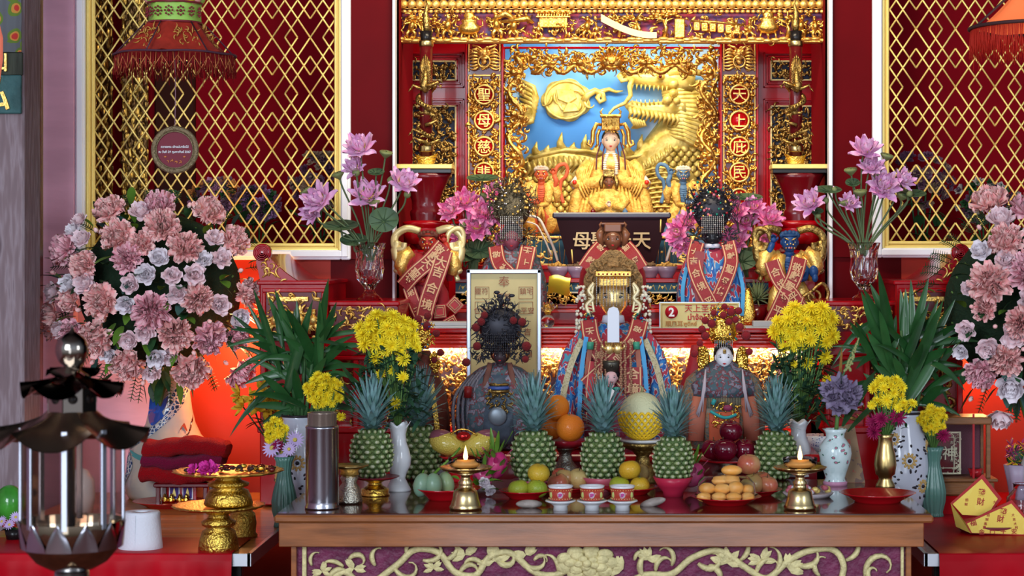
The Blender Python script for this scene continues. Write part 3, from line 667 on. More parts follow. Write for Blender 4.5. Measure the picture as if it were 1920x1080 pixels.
# --- dark altar box
t = thing('altar_box', 'dark flared wooden altar box with raised gold seal characters', 'box', (1147, 497.5, 7.2))
db = mat('black_brown_lacquer', (.022, .007, .010), .5, spec=.08); m_ = MB()
m_.add([(-80, 0, 0), (80, 0, 0), (104, -8, 88), (-104, -8, 88), (-80, 60, 0), (80, 60, 0), (104, 70, 88), (-104, 70, 88)], [(0, 1, 2, 3), (5, 4, 7, 6), (1, 5, 6, 2), (4, 0, 3, 7), (3, 2, 6, 7), (1, 0, 4, 5)], False); part('body', m_, db, t)
part('rim', MB().box(-111, 111, -14, 76, 88, 99, 3), mat('slate_rim', (.05, .045, .07), .3, coat=.3), t)
m_ = MB()
for ch, x in (('母', -56), ('聖', -22), ('上', 22), ('天', 56)): m_.text(ch, (x, -7, 46), 36, 3, bold=.012)
part('gold_characters', m_, mat('dull_gold_lettering', (.50, .36, .18), .4, .3), t)
m_ = MB(); m_.tube([(-73, -3, 4), (-75, -5, 30)], 1.6, 5); m_.tube([(91, -8, 62), (92, -9, 86)], 1.6, 5); part('gold_inscription', m_, goldp, t)
# --- candle stands and dragon candles
def cstand(px, label):
    t = thing('candle_bracket', label, 'bracket', (px, 608, 6.955))
    m_ = MB().use(goldp).box(-54, 52, -14, 50, 291, 300, 1.5); m_.use(black).box(-52, 50, -10, 48, 283, 291, 1); part('shelf', m_, goldp, t)
    m_ = MB(); m_.lathe([(22, 0), (26, 186), (30, 206), (30, 212), (26, 216), (27, 232), (33, 250), (44, 274), (50, 283)], (0, 18, 0), 28, (1, .6)); part('bracket_body', m_, lacd, t)
    m_ = MB(); m_.lathe([(30, 150), (42, 152), (42, 172), (38, 178), (38, 182), (44, 186), (44, 192), (30, 195)], (0, 18, 0), 28, (1, .6)); m_.box(-42, 42, 0, 40, 0, 150, 14); part('base_box', m_, lac, t); return t
cstand(797, 'bracket stand with gilt-edged shelf under the left dragon candle'); cstand(1500, 'bracket stand with gilt-edged shelf under the right dragon candle')
def candle(px, label):
    t = thing('dragon_candle', label, 'candle', (px, 307.5, 6.975), 'carved dragon candles on the bracket shelves'); kx = .97
    m_ = MB(); n = 20
    m_.grid(lambda u, v_: ((1-.0*v_)*((15+8*v_**1.4)*cos(u*2*pi)), 9*(.8+.3*v_)*sin(u*2*pi), v_*(14+7*abs(cos(u*2*pi))**2.5)), 28, 6); m_.lathe([(0, 13), (16, 12), (17, 15), (0, 16)], n=20, sq=(1, .55)); m_.lathe([(0, 0), (15, 0), (15, .5)], sq=(1, .6)); part('ingot_base', m_, goldpoly, t)
    m_ = MB(); m_.lathe([(12, 14), (12, 225)], n=24, close=True); part('shaft', m_, mat('candle_wax_red', (.09, .004, .006), .3, coat=.3), t)
    m_ = MB(); m_.lathe([(13, 22), (14, 24), (14, 33), (13, 35)], n=24); part('gold_band', m_, brass, t); m_ = MB(); m_.lathe([(13, 220), (14, 222), (14, 229), (13, 231)], n=24); part('gold_band', m_, brass, t)
    m_ = MB(); m_.lathe([(10, 229), (10.5, 235), (12.5, 249), (0, 249)], n=20); part('black_cup', m_, black, t)
    m_ = MB(); m_.tube([(0, 0, 248), (1, 0, 258), (0, 0, 270), (-1, 0, 282), (1, 0, 292), (2, 0, 300), (-1, 0, 310)], [5, 7.5, 7, 5, 3.4, 2, .4], 10); part('gilt_flame', m_, goldd, t)
    m_ = MB(); g = random.Random(3)
    for k in range(11):
        a = pi/2+(k-5)*.13; L = 46-abs(k-5)*3.2
        m_.tube([((k-5)*1.1, -13, 158), (cos(a)*L*.6+(k-5)*.8, -14, 158+sin(a)*L*.6), (cos(a)*L*.85+(k-5)*1.2, -14, 158+sin(a)*L)], [1.2, 1.1, 1.5], 5)
    for k in range(26):
        a = -.6 if k % 2 else pi+.6; m_.tube([(0, -13, 170-k*1.4), (cos(a)*14, -13, 176-k*1.6+6)], [1.3, .5], 4)
    m_.tube([(0, -14, 178), (0, -16, 158), (-3, -16, 146), (2, -15, 134)], [3, 5, 7, 5], 8)
    part('phoenix', m_, goldd, t)
    m_ = MB(); pts = []; rd = []
    for q in range(40):
        f = q/39; a = 1.2+f*4.3*pi; pts.append((15*sin(a), -6-11*cos(a)*.9, 150-f*112)); rd.append(6.5*(1-.55*f)+1.2*sin(q*1.7))
    m_.tube(pts, rd, 7)
    for q in range(0, 40, 1):
        p = V(pts[q]); 
        if p.y < -6: m_.tube([p+V((0, -rd[q]*.8, 0)), p+V((0, -rd[q]-3, 4))], [2, .3], 4)
    drag_head(m_, 2, 96, .9, -1)
    for (x, z, s_) in ((-14, 142, -1), (14, 148, 1), (-14, 60, -1), (12, 76, 1), (16, 40, 1), (-12, 44, -1)):
        m_.tube([(0, -14, z-4), (x, -16, z), (x+s_*9, -15, z+5), (x+s_*13, -15, z-3)], [4, 3, 2.4, 1.5], 6)
        for j in (-3, 0, 3): m_.tube([(x+s_*12, -15, z-2), (x+s_*17+j*.4, -16, z-5+j)], [1.4, .4], 4)
    relief(m_, -13, 13, 36, 52, -12, 1.4, 8, 6, 3, .4); part('coiled_dragon', m_, goldd, t); return t
c0 = candle(799, 'dark red candle wound by a gilt dragon, standing left of the altar niche')
dup(c0, (1492, 307.5, 6.975), 'dark red candle wound by a gilt dragon, standing right of the altar niche', mirror=True)
# --- side altars with scrolled ends
def side_altar(sg, label):
    Ya = 6.42; k = Ya/FPX; cx = 548 if sg < 0 else 1745; t = thing('side_altar', label, 'side altar', (cx, 470+EYE*FPX/Ya, Ya)); s = -sg   # s=+1: inner side lies to +x
    Z = lambda py: (EYE-(py-470)*k)/k
    def bx(mb, a, b, y0, y1, p0, p1, bev=1.5):
        a, b = (a*s, b*s); mb.box(min(a, b), max(a, b), y0, y1, Z(p1), Z(p0), bev)
    D = 260
    m_ = MB().use(lac); bx(m_, -62, 66, 0, D, 529, 662, 3); bx(m_, 66, 197, 20, D, 568, 662, 3); bx(m_, -66, 70, -4, D, 526, 534, 2); bx(m_, 60, 200, 14, D, 565, 574, 3); part('cabinet', m_, lac, t)
    m_ = MB().use(lacd); bx(m_, -50, 60, -1, 1, 546, 634, 0); m_.use(lac)
    for (a, b, p, q) in ((-56, 62, 540, 548), (-56, 62, 632, 640), (-56, -49, 548, 632), (55, 62, 548, 632)): bx(m_, a, b, -6, 2, p, q)
    m_.use(goldb); lo = -49 if s > 0 else -55; relief(m_, lo, lo+104, Z(631), Z(549), -2, 1.1, 11, 5, 4, .3, None, 1.2)
    for q in range(4): figure(m_, lo+16+q*24, Z(626), 44, -4, .05, 1, q)
    m_.box(lo+20, lo+80, -7, -3, Z(565), Z(556), 1); part('carved_panel', m_, goldb, t)
    m_ = MB().use(lacd); bx(m_, 70, 196, 17, 20, 576, 622, 0); m_.use(goldb); lo = 72 if s > 0 else -195; relief(m_, lo, lo+122, Z(620), Z(580), 16, 1.6, 10, 8, 4, .4)
    part('carved_frieze', m_, goldb, t)
    m_ = MB().use(lac); bx(m_, -66, 200, 6, D, 640, 650, 2); bx(m_, -60, 198, 12, D, 650, 668, 2); bx(m_, -64, 200, 8, D, 668, 676, 2)
    for a in (-62, 30, 112, 187): bx(m_, a, a+11, 8, 30, 676, 900, 2)
    bx(m_, -62, 198, 26, D, 676, 948, 0); bx(m_, -66, 200, 0, D, 800, 812, 2); bx(m_, -62, 198, 6, D, 812, 948, 2); bx(m_, 46 if s > 0 else 104, 198, 30, D, 940, 1371, 0)
    part('lower_cabinet', m_, lac, t)
    m_ = MB(); lo = -50 if s > 0 else -187; relief(m_, lo, lo+237, Z(796), Z(680), 22, .75, 17, 31, 6, .35, None, 1.1); part('lower_carving', m_, goldd, t)
    # everted end: profile swept backwards
    prof = [(-60, 528), (12, 528), (2, 522), (-12, 512), (-26, 500), (-38, 489), (-46, 478), (-58, 474), (-66, 480), (-68, 492), (-64, 508)]
    m_ = MB(); m_.prism([(a*s, Z(b)) for a, b in prof], 0, 16, 0)
    m_.v += []
    curv = [(12, 527), (2, 521), (-12, 511), (-26, 499), (-38, 488), (-46, 477)]
    m_.grid(lambda u, v_: ((lambda i, f: ((curv[i][0]+(curv[min(i+1, 5)][0]-curv[i][0])*f)*s, 2+v_*(D-10), Z(curv[i][1]+(curv[min(i+1, 5)][1]-curv[i][1])*f)+.5))(min(4, int(u*5)), u*5-min(4, int(u*5)))), 10, 2)
    r = MB().lathe([(0, 0), (16, 0), (17, 2), (17, 16), (0, 16)], n=28)
    ro = [(x-57*s, h, Z(474)+y) for x, y, h in r.v]; m_.add(ro, r.f)
    for q in (4, 7.5, 11, 14): m_.torus((-57*s, 0, Z(474)), q, 1.0, 24, 5)
    sc = part('scroll_end', m_, mat('scroll_red_lacquer', (.34, .004, .012), .22, coat=.5), t)
    m_ = MB(); g = random.Random(2)
    for a, b, an, L, tn in ((-22, 522, 2.6, 36, -3), (-30, 520, 1.9, 30, 3), (-44, 518, 1.2, 34, 3), (-52, 512, 1.7, 26, -4), (-48, 500, 1.5, 22, 4), (-38, 506, .5, 24, 4), (-56, 520, .4, 26, 3), (-10, 524, 3.0, 20, 2), (-50, 492, 1.8, 16, -4)):
        curl(m_, a*s, -2, Z(b), an if s > 0 else pi-an, L, tn*s, 1.9, g, 9, 2)
    part('gold_scrollwork', m_, goldb, sc); return t
side_altar(-1, 'red lacquer side altar with scrolled end and gilt panel behind the left potted plant')
side_altar(1, 'red lacquer side altar with scrolled end and gilt panel behind the right potted plant')
# --- statue table, front offering table, side tables
m_ = MB(); a, b = W(690, 6.15), W(1500, 6.15); t = thing('statue_table', 'low red lacquer table carrying the front row of statues', 'table', (1147, 470+EYE*FPX/6.15, 6.15)); k = 6.15/FPX
h = .92/k; part('tabletop', MB().box(-392, 392, 0, 258, h-14, h, 3), lac, t); m_ = MB(); m_.box(-386, 386, 8, 250, h-80, h-14, 1)
for x in (-386, 368):
    for y in (6, 234): m_.box(x, x+18, y, y+18, 0, h-80, 1)
part('table_frame', m_, lacd, t)
YT = 5.30; k = YT/FPX; t = thing('offering_table', 'polished brown wooden offering table with a gold-scrolled purple front', 'table', (1126, 470+EYE*FPX/YT, YT)); h = .85/k
m_ = MB().use(woodtop).box(-608, 620, 0, 560, h-4, h, 1.5); m_.use(wood).box(-612, 624, -4, 566, h-17, h-3, 4); part('tabletop', m_, wood, t)
part('apron_board', MB().box(-604, 607, 4, 560, h-63, h-17, 1.5), wood, t)
m_ = MB()
for x in (-574, 576):
    for y in (22, 520): part('table_leg', MB().box(x-10 if x < 0 else x, x if x < 0 else x+10, y, y+30, 0, h-63, 1), wood, t)
m_ = MB().use(mat('purple_panel_paint', (.20, .035, .09), .45, bump=.8, bs=60, var=.35, vs=30)).box(-574, 576, 34, 40, h-300, h-63)
m_.use(cream); m_.box(-564, -556, 28, 34, h-300, h-63, 1); m_.box(567, 573, 28, 34, h-300, h-63, 1)
part('front_panel', m_, cream, t)
m_ = MB(); zt_ = h-63; g = random.Random(11); y = 30
def ct(pts, r): m_.tube([(a-1126, y+rnd.uniform(-1, 0), zt_-(b-1021)) for a, b in pts], r, 7, flat=.6)
def smooth(pts, n=6):
    out = []
    for i in range(len(pts)-1):
        p0, p1, p2, p3 = pts[max(i-1, 0)], pts[i], pts[i+1], pts[min(i+2, len(pts)-1)]
        for j in range(n):
            f = j/n; out.append(tuple(.5*((2*p1[q])+(-p0[q]+p2[q])*f+(2*p0[q]-5*p1[q]+4*p2[q]-p3[q])*f*f+(-p0[q]+3*p1[q]-3*p2[q]+p3[q])*f**3) for q in range(len(p1))))
    return out+[tuple(pts[-1])]
vine = smooth([(560, 1180), (600, 1110), (640, 1072), (680, 1098), (740, 1060), (775, 1030), (820, 1036), (850, 1072), (890, 1078), (915, 1045), (955, 1036), (1000, 1072), (1040, 1078), (1090, 1062), (1150, 1100), (1210, 1078), (1260, 1076), (1300, 1045), (1350, 1032), (1400, 1064), (1440, 1084), (1480, 1052), (1520, 1032), (1565, 1030), (1585, 1060), (1580, 1110), (1620, 1160)])
ct(vine, 6.5)
for (px, py, an, L, tn, r) in ((612, 1085, 1.2, 60, -3, 5), (640, 1062, 2.4, 56, 2, 4.5), (650, 1048, .9, 56, -4, 5), (700, 1060, 2.2, 50, -2.5, 5), (735, 1062, -1.2, 90, 4.5, 5), (760, 1040, 1.9, 44, -3, 4), (790, 1050, -.3, 80, 4, 5), (830, 1050, .2, 56, 2.4, 5), (860, 1074, 1.2, 60, -3.6, 5), (905, 1060, 2.2, 60, 3, 5), (930, 1050, -.9, 66, 4.4, 6), (985, 1060, -.6, 60, 3, 5), (1000, 1050, 1, 40, -3, 4), (1045, 1070, 1.5, 60, 2.6, 4), (1230, 1070, 1.6, 56, -3, 5), (1260, 1060, 1.1, 60, 3, 5), (1310, 1056, -.8, 80, 4, 6), (1330, 1060, -.2, 60, -3, 6), (1390, 1050, .6, 60, 2.5, 5), (1420, 1075, 1.4, 66, -2.6, 5), (1455, 1075, .9, 70, 2.2, 5), (1500, 1060, -.3, 70, 3, 6), (1540, 1080, 2.4, 60, -3, 5), (1590, 1050, .3, 70, 3, 5), (1625, 1080, 1.6, 110, -4.2, 5.5), (580, 1060, 2.0, 40, -2.5, 3.6), (1190, 1050, 1.5, 40, -3, 4), (1205, 1080, 2, 60, -2, 6), (1640, 1090, 2.6, 50, -4, 5)):
    curl(m_, px-1126, y, zt_-(py-1021), an, L, tn, r, g, 12, 1)
for (px, py, sc) in ((925, 1052, 1), (1365, 1056, 1), (660, 1066, .7), (1480, 1066, .9), (1160, 1075, 1), (870, 1040, .8), (1430, 1050, .8), (600, 1072, .6), (810, 1066, .6), (1100, 1056, .8), (1215, 1050, .8), (985, 1040, .7)):
    for j in range(7): leafrel(m_, px-1126, y-1, zt_-(py-1021), g.uniform(-.4, 3.6), 34*sc, 14*sc, 3)
for ring, (n, r0, r1) in enumerate(((9, 34, 17), (7, 24, 14), (5, 12, 10))):     # peony at the centre
    for j in range(n):
        a = 2*pi*j/n+ring*.4; m_.ball((1100-1126+cos(a)*r0*1.3, y-2-ring*2, zt_-34+sin(a)*r0*.7), (r1, 4, r1*.7), 9, 6)
m_.ball((-26, y-9, zt_-34), (9, 4, 8), 8, 6)
part('gold_scrollwork', m_, cream, t)
satin = mat('red_satin_cloth', (.50, .003, .012), .38, 0, var=.35, vs=5, spec=.08)
planks = mat('varnished_planks', (.55, .20, .05), .3, 0, bump=.06, bs=10, var=.4, vs=4, coat=.1, stretch=(1, 8, 1))
def side_table(x0, x1, label, clothlabel, plank):
    z = .72; y0, y1 = 5.45, 6.84; t = bpy.data.objects.new('side_table', None); COL.objects.link(t); t.location = ((x0+x1)/2, y0, 0); tag(t, label, 'table'); w2 = (x1-x0)/2
    m_ = MB(); m_.box(-w2, w2, .01, y1-y0, z-.03, z, .004); part('tabletop', m_, planks if plank else lac, t)
    m_ = MB(); m_.box(-w2-.004, w2+.004, 0, .012, z-.035, z+.001, .001)
    e = w2 if x0 < 0 else -w2; m_.box(e-.006, e+.006, 0, y1-y0, z-.035, z+.001, .001); part('metal_edge', m_, mat('aluminium_edge', (.5, .52, .55), .35, 1), t)
    for sx_ in (-1, 1):
        for yy in (.05, y1-y0-.06): part('leg', MB().box(sx_*(w2-.05)-.02, sx_*(w2-.05)+.02, yy, yy+.04, 0, z-.03, .002), black, t)
    c = MB(); xa, xb = x0+(.0 if x0 < 0 else .035), x1-(.045 if x0 < 0 else 0); yf = y0-.006; dep = .30 if plank else y1-y0-.02
    pr = [(yf+dep, z+.003), (yf+.012, z+.004), (yf-.002, z+.002), (yf-.008, z-.02), (yf-.012, z-.15), (yf-.014, z-.4), (yf-.01, z-.62)]
    def fn(u, v_):
        i = v_*(len(pr)-1); j = min(int(i), len(pr)-2); f = i-j; yy = pr[j][0]+(pr[j+1][0]-pr[j][0])*f; zz = pr[j][1]+(pr[j+1][1]-pr[j][1])*f
        x = xa+(xb-xa)*u; am = .012*min(1, max(0, z-zz)*3); return (x, yy+am*sin(u*34+zz*4)+am*.6*sin(u*81)-am, zz)
    c.grid(fn, 150, 36); o = c.build('tablecloth', satin); tag(o, clothlabel, 'tablecloth')
side_table(-1.82, W(467, 5.45), 'long wooden side table with metal edge under the blue dragon vase', 'red satin cloth hanging over the front of the left side table', True)
side_table(W(1736, 5.45), 2.1, 'red side table with metal edge under the framed plaque', 'red satin cloth covering the right side table', False)
# ================================================================ STATUES
cloth_red = mat('crimson_cloth', (.30, .012, .02), .55, sheen=.4, bump=.15, bs=120)
sashm = mat('sash_red_satin', (.28, .02, .025), .45, sheen=.4, bump=.2, bs=200)
sashe = mat('sash_gold_thread', (.62, .38, .20), .5, .1)
brocade = pattern('blue_red_brocade', [(0, (.02, .10, .34)), (.36, (.50, .55, .60)), (.385, (.32, .02, .05)), (.49, (.40, .10, .10)), (.52, (.50, .52, .56)), (.535, (.03, .20, .45)), (.60, (.02, .07, .28)), (.66, (.45, .5, .5))], 26, 'noise', .55, 0, .3, .06, .3)
brocade2 = pattern('wave_brocade', [(0, (.30, .02, .05)), (.40, (.45, .42, .40)), (.42, (.03, .18, .45)), (.48, (.02, .08, .30)), (.53, (.50, .55, .60)), (.55, (.36, .03, .06)), (.64, (.06, .25, .35))], 30, 'noise', .55, 0, .3, .05, .3, stretch=(1.3, 1, .6))
greybro = pattern('dusty_silver_brocade', [(0, (.10, .10, .14)), (.3, (.20, .20, .25)), (.42, (.16, .04, .05)), (.5, (.06, .10, .12)), (.65, (.14, .13, .16))], 60, 'noise', .6, .2, .5, .03)
olive = pattern('dusty_gold_brocade', [(0, (.13, .13, .12)), (.38, (.22, .20, .16)), (.5, (.34, .15, .06)), (.56, (.10, .16, .15)), (.66, (.28, .25, .20))], 70, 'noise', .6, .3, .5, .03)
goldrobe = mat('painted_gold_robe', (.88, .58, .14), .45, .2, bump=.5, bs=130, var=.5, vs=70, col2=(.62, .32, .05))
skin_pale = mat('painted_pale_face', (.85, .62, .45), .4); skin_white = mat('white_porcelain_face', (.80, .80, .84), .3)
skin_gold = mat('gilded_face', (.85, .62, .26), .32, .8); skin_black = mat('black_lacquer_face', (.015, .015, .018), .25); skin_pink = mat('dark_pink_face', (.28, .07, .10), .4)
skin_brown = mat('brown_wood_face', (.20, .075, .035), .35, coat=.3); skin_red = mat('red_painted_skin', (.42, .03, .02), .4); skin_orange = mat('orange_red_painted_skin', (.62, .11, .04), .45); skin_blue = mat('blue_painted_skin', (.015, .06, .20), .35); skin_slate = mat('slate_blue_painted_skin', (.09, .18, .30), .45)
hair = mat('black_hair_paint', (.01, .01, .012), .4); lip = mat('red_lip_paint', (.5, .02, .03), .4); eyew = mat('eye_white_paint', (.7, .7, .68), .4)
pearl = mat('grey_bead_string', (.42, .42, .42), .25, .5); pompom = mat('dark_red_pompom', (.20, .008, .012), .9, sheen=.6, bump=.8, bs=400); wirem = mat('dark_wire_ornament', (.035, .035, .045), .45, .4)
flig = mat('tarnished_filigree', (.20, .17, .11), .4, .8, bump=.5, bs=300, var=.6, vs=120); jade = mat('green_glass_bead', (.02, .22, .16), .15, .2)
def face(root, c, r, skin, fierce=0, nm='head', asp=.8, brow=hair, lips=lip):
    cx, cy, cz = c; m_ = MB(); N, K = 28, 20; vs = []
    for i in range(K+1):
        t = pi*i/K
        for k in range(N):
            q = 2*pi*k/N; x = sin(t)*cos(q); y = sin(t)*sin(q); z = cos(t)
            w_ = asp*(1-.24*max(0, -z)**1.5); X_ = x*w_; Y_ = y*.88; Z_ = z*(1.02 if z > 0 else 1.05)
            if y < 0:
                nose = math.exp(-((x/.11)**2+((z+.12)/.24)**2)); Y_ -= (.10+.16*fierce)*nose
                for s in (-1, 1):
                    Y_ += .09*math.exp(-(((x-s*.36)/.2)**2+((z-.08)/.13)**2)); Y_ -= .05*math.exp(-(((x-s*.42)/.22)**2+((z+.3)/.2)**2))
                    Y_ -= (.03+.12*fierce)*math.exp(-(((x-s*.32)/.24)**2+((z-.3)/.1)**2))
                Y_ -= .07*math.exp(-((x/.2)**2+((z+.52)/.09)**2)); Y_ -= .07*math.exp(-((x/.24)**2+((z+.86)/.13)**2))
            vs.append((cx+X_*r, cy+Y_*r, cz+Z_*r))
    m_.add(vs, [(i*N+k, (i+1)*N+k, (i+1)*N+(k+1) % N, i*N+(k+1) % N) for i in range(K) for k in range(N)])
    for s in (-1, 1): m_.ball((cx+s*asp*r*.98, cy, cz), (r*.1, r*.18, r*.27), 8, 6)
    m_.tube([(cx, cy+.1*r, cz-r*.6), (cx, cy+.15*r, cz-r*1.5)], [r*.42, r*.5], 12)
    h = part(nm, m_, skin, root); e = MB()
    for s in (-1, 1):
        a = .36*r*s*asp/.8; yy = cy-.80*r*.88
        e.use(eyew).ball((cx+a, yy+.02*r, cz+.05*r), (.18*r, .09*r, (.07+.05*fierce)*r), 10, 6); e.use(hair).ball((cx+a, yy-.04*r, cz+.05*r), (.08*r, .07*r, (.06+.03*fierce)*r), 8, 6); e.tube([(cx+a-.19*r, yy+.0*r, cz+.07*r), (cx+a, yy-.05*r, cz+.13*r), (cx+a+.19*r, yy+.0*r, cz+.07*r)], .022*r, 5)
        e.tube([(cx+a-.2*r*s, yy-.02*r, cz+(.22-.05*fierce)*r), (cx+a, yy-.05*r, cz+(.29+.04*fierce)*r), (cx+a+.2*r*s, yy+.04*r, cz+(.24+.12*fierce)*r)], [.02*r, .035*r+.04*r*fierce, .012*r], 5)
    e.use(lips); e.ball((cx, cy-.86*r, cz-.5*r), (.17*r+.12*r*fierce, .06*r, .04*r), 10, 6); e.ball((cx, cy-.85*r, cz-.57*r), (.12*r+.1*r*fierce, .06*r, .045*r), 10, 6)
    if fierce:
        e.use(goldb)
        for s in (-1, 1):
            e.ball((cx+s*.3*r, cy-.88*r, cz-.2*r), .09*r, 8, 6); e.ball((cx+s*.42*r, cy-.78*r, cz-.55*r), .08*r, 8, 6); e.tube([(cx+s*.12*r, cy-.95*r, cz+.22*r), (cx+s*.36*r, cy-.98*r, cz+.36*r), (cx+s*.62*r, cy-.74*r, cz+.5*r)], [.04*r, .075*r, .02*r], 6)
        e.ball((cx, cy-1.12*r, cz-.12*r), .08*r, 8, 6); e.use(eyew)
        for s in (-1, 1): e.tube([(cx+s*.14*r, cy-.92*r, cz-.6*r), (cx+s*.14*r, cy-.96*r, cz-.4*r)], [.06*r, .01*r], 6)
    part('painted_features', e, hair, h); return h
def loft(mb, rings, n=44, fold=0., fk=14, ph=0., p=2.3):
    vs = []; z1, z0 = rings[-1][0], rings[0][0]
    for (z, a, b, y0) in rings:
        fz = min(1, max(0, (z1-z)/(z1-z0+1e-9)))
        for k in range(n):
            q = 2*pi*k/n; c, s = cos(q), sin(q); e = (abs(c)**p+abs(s)**p)**(-1/p); m_ = 1+fold*fz*(sin(fk*q+ph)+.5*sin(fk*1.7*q+z*.04))
            vs.append((a*c*e*m_, y0+b*s*e*m_, z))
    N = len(rings)
    mb.add(vs, [(i*n+k, i*n+(k+1) % n, (i+1)*n+(k+1) % n, (i+1)*n+k) for i in range(N-1) for k in range(n)]+[tuple(range(n-1, -1, -1)), tuple((N-1)*n+k for k in range(n))]); return mb
def interp(pts, u):
    i = u*(len(pts)-1); j = min(int(i), len(pts)-2); f = i-j; return V(pts[j]).lerp(V(pts[j+1]), f)
def ribbon(root, pts, w_, chars='', m1=None, name='sash', cs=.8, edge=True, th=1.2, lens=None, start=.08, end=.92):
    P3 = [V(p) for p in smooth([tuple(p) for p in pts], 5)]; a, b, e = [], [], MB(); m_ = MB(); L = []
    for i, p in enumerate(P3):
        t = P3[min(i+1, len(P3)-1)]-P3[max(i-1, 0)]; s = V((t.z, 0, -t.x)); s = s.normalized() if s.length > 1e-6 else V((1, 0, 0)); L.append((p, s, t.normalized()))
    def strip(mb, o0, o1, dy):
        vs = []
        for p, s, t in L: vs += [p+s*o0+V((0, dy, 0)), p+s*o1+V((0, dy, 0)), p+s*o1+V((0, dy+th, 0)), p+s*o0+V((0, dy+th, 0))]
        n = len(L); fs = []
        for i in range(n-1):
            for k in range(4): fs.append((i*4+k, i*4+(k+1) % 4, (i+1)*4+(k+1) % 4, (i+1)*4+k))
        mb.add(vs, fs+[(3, 2, 1, 0), tuple((n-1)*4+k for k in range(4))], False)
    h = w_/2; strip(m_, -h, h, 0); o = part(name, m_, m1 or sashm, root)
    if edge:
        strip(e, -h*.86, -h*.72, -.5); strip(e, h*.72, h*.86, -.5)
        for i, ch in enumerate(chars):
            u = start+(end-start)*(i+.5)/len(chars); j = min(len(L)-1, int(u*(len(L)-1))); p, s, t = L[j]
            ang = math.atan2(-t.x, -t.z); e.text(ch, (p.x, p.y-1.0, p.z), w_*cs, .8, rot=ang, bold=.02)
        part('gold_lettering', e, sashe, o)
    return o
def beads(root, x0, x1, z1, z0, y, n, m1=None, r=1.1, name='bead_curtain', curve=0, step=3.0):
    m_ = MB()
    for k in range(n):
        x = x0+(x1-x0)*k/(n-1); yy = y-curve*(1-((2*k/(n-1))-1)**2); z = z1
        m_.tube([(x, yy, z1), (x, yy, z0)], r*.35, 4)
        while z > z0: m_.ball((x, yy, z), r, 5, 4); z -= step*r
    return part(name, m_, m1 or pearl, root)
def hand(root, c, s, skin, d=1, nm='hand', rot=None):
    """small carved hand: palm, four fingers, thumb; pointing inward/up"""
    m_ = MB(); cx, cy, cz = c; m_.ball(c, (s, s*.6, s*1.1), 10, 7)
    for k in range(4):
        x = cx+(-.65+k*.43)*s; L = s*(1.1, 1.35, 1.25, .95)[k]; m_.tube([(x, cy-.2*s, cz+.6*s), (x, cy-.5*s, cz+.6*s+L*.6), (x, cy-.9*s, cz+.6*s+L*.8)], [.25*s, .22*s, .17*s], 6)
    m_.tube([(cx-d*.8*s, cy-.2*s, cz-.2*s), (cx-d*1.4*s, cy-.4*s, cz+.4*s), (cx-d*1.3*s, cy-.5*s, cz+.9*s)], [.3*s, .26*s, .18*s], 6); return part(nm, m_, skin, root)
def sleeve(mb, pts, rad, n=14, flat=1): mb.tube(pts, rad, n, flat=flat)
def trim_spray(mb, x, z, y, n, rad, L, seed, up=.0, m1=None, r=.7):
    g = random.Random(seed)
    for k in range(n):
        a = g.uniform(0, 2*pi); d = rad*g.random()**.5; curl(mb, x+cos(a)*d, y-g.random()*6, z+sin(a)*d, a+g.uniform(-.6, .6), L*g.uniform(.5, 1.2), g.uniform(-4, 4), r*g.uniform(.7, 1.4), g, 7, 2)
# ---- 1 enthroned golden statue
t = thing('enthroned_statue', 'large golden-robed enthroned goddess statue in front of the blue dragon backdrop', 'statue', (1145, 443, 7.66))
m_ = MB(); loft(m_, [(0, 58, 34, -6), (30, 64, 38, -8), (48, 64, 40, -8), (66, 54, 34, -4), (84, 50, 28, 0), (110, 52, 24, 2), (128, 46, 20, 3), (142, 34, 16, 4), (150, 18, 12, 4), (156, 10, 8, 4)], 60, .05, 11)
for s in (-1, 1):
    sleeve(m_, [(s*38, 2, 138), (s*54, -4, 116), (s*50, -22, 96), (s*26, -36, 100), (s*8, -38, 112)], [12, 14, 14, 11, 7])
    for k in range(5): m_.tube([(s*(30+k*6), -10-k*3, 140-k*5), (s*(42+k*4), -34, 108-k*4), (s*(34+k*3), -38, 88-k*5)], [1.5, 3, 1.5], 6)
    for k in range(6): m_.tube([(s*(12+k*7), -38+k*2, 104-k*4), (s*(18+k*7), -46+k*2, 70-k*3), (s*(24+k*7), -45+k, 34), (s*(20+k*8), -42, 4)], [2, 4.5, 5, 3], 7)
    m_.tube([(s*52, -18, 104), (s*62, -22, 76), (s*66, -22, 46), (s*64, -22, 12)], [8, 12, 15, 13], 10)
part('robe', m_, goldrobe, t)
m_ = MB(); loft(m_, [(122, 16, 6, -20), (140, 15, 6, -14), (154, 12, 7, -6)], 20); part('collar', m_, goldb, t)
m_ = MB(); 
for s in (-1, 1):
    for q in (15, 26): m_.tube([(s*q*.7, -4, 176), (s*q, -14, 150), (s*q*1.05, -25, 124)], 1.4, 5)
part('robe_piping', m_, mat('plum_cord', (.10, .02, .04), .5), t)
h = face(t, (0, -4, 178), 19, skin_pale)
part('hair', MB().ball((0, 2, 182), (17.5, 15, 20), 16, 10), hair, t)
m_ = MB(); m_.box(-17, 17, -22, 10, 198, 222, 1.5); m_.box(-20, 20, -26, 12, 222, 227, 1.5); trim_spray(m_, 0, 205, -22, 26, 15, 10, 4)
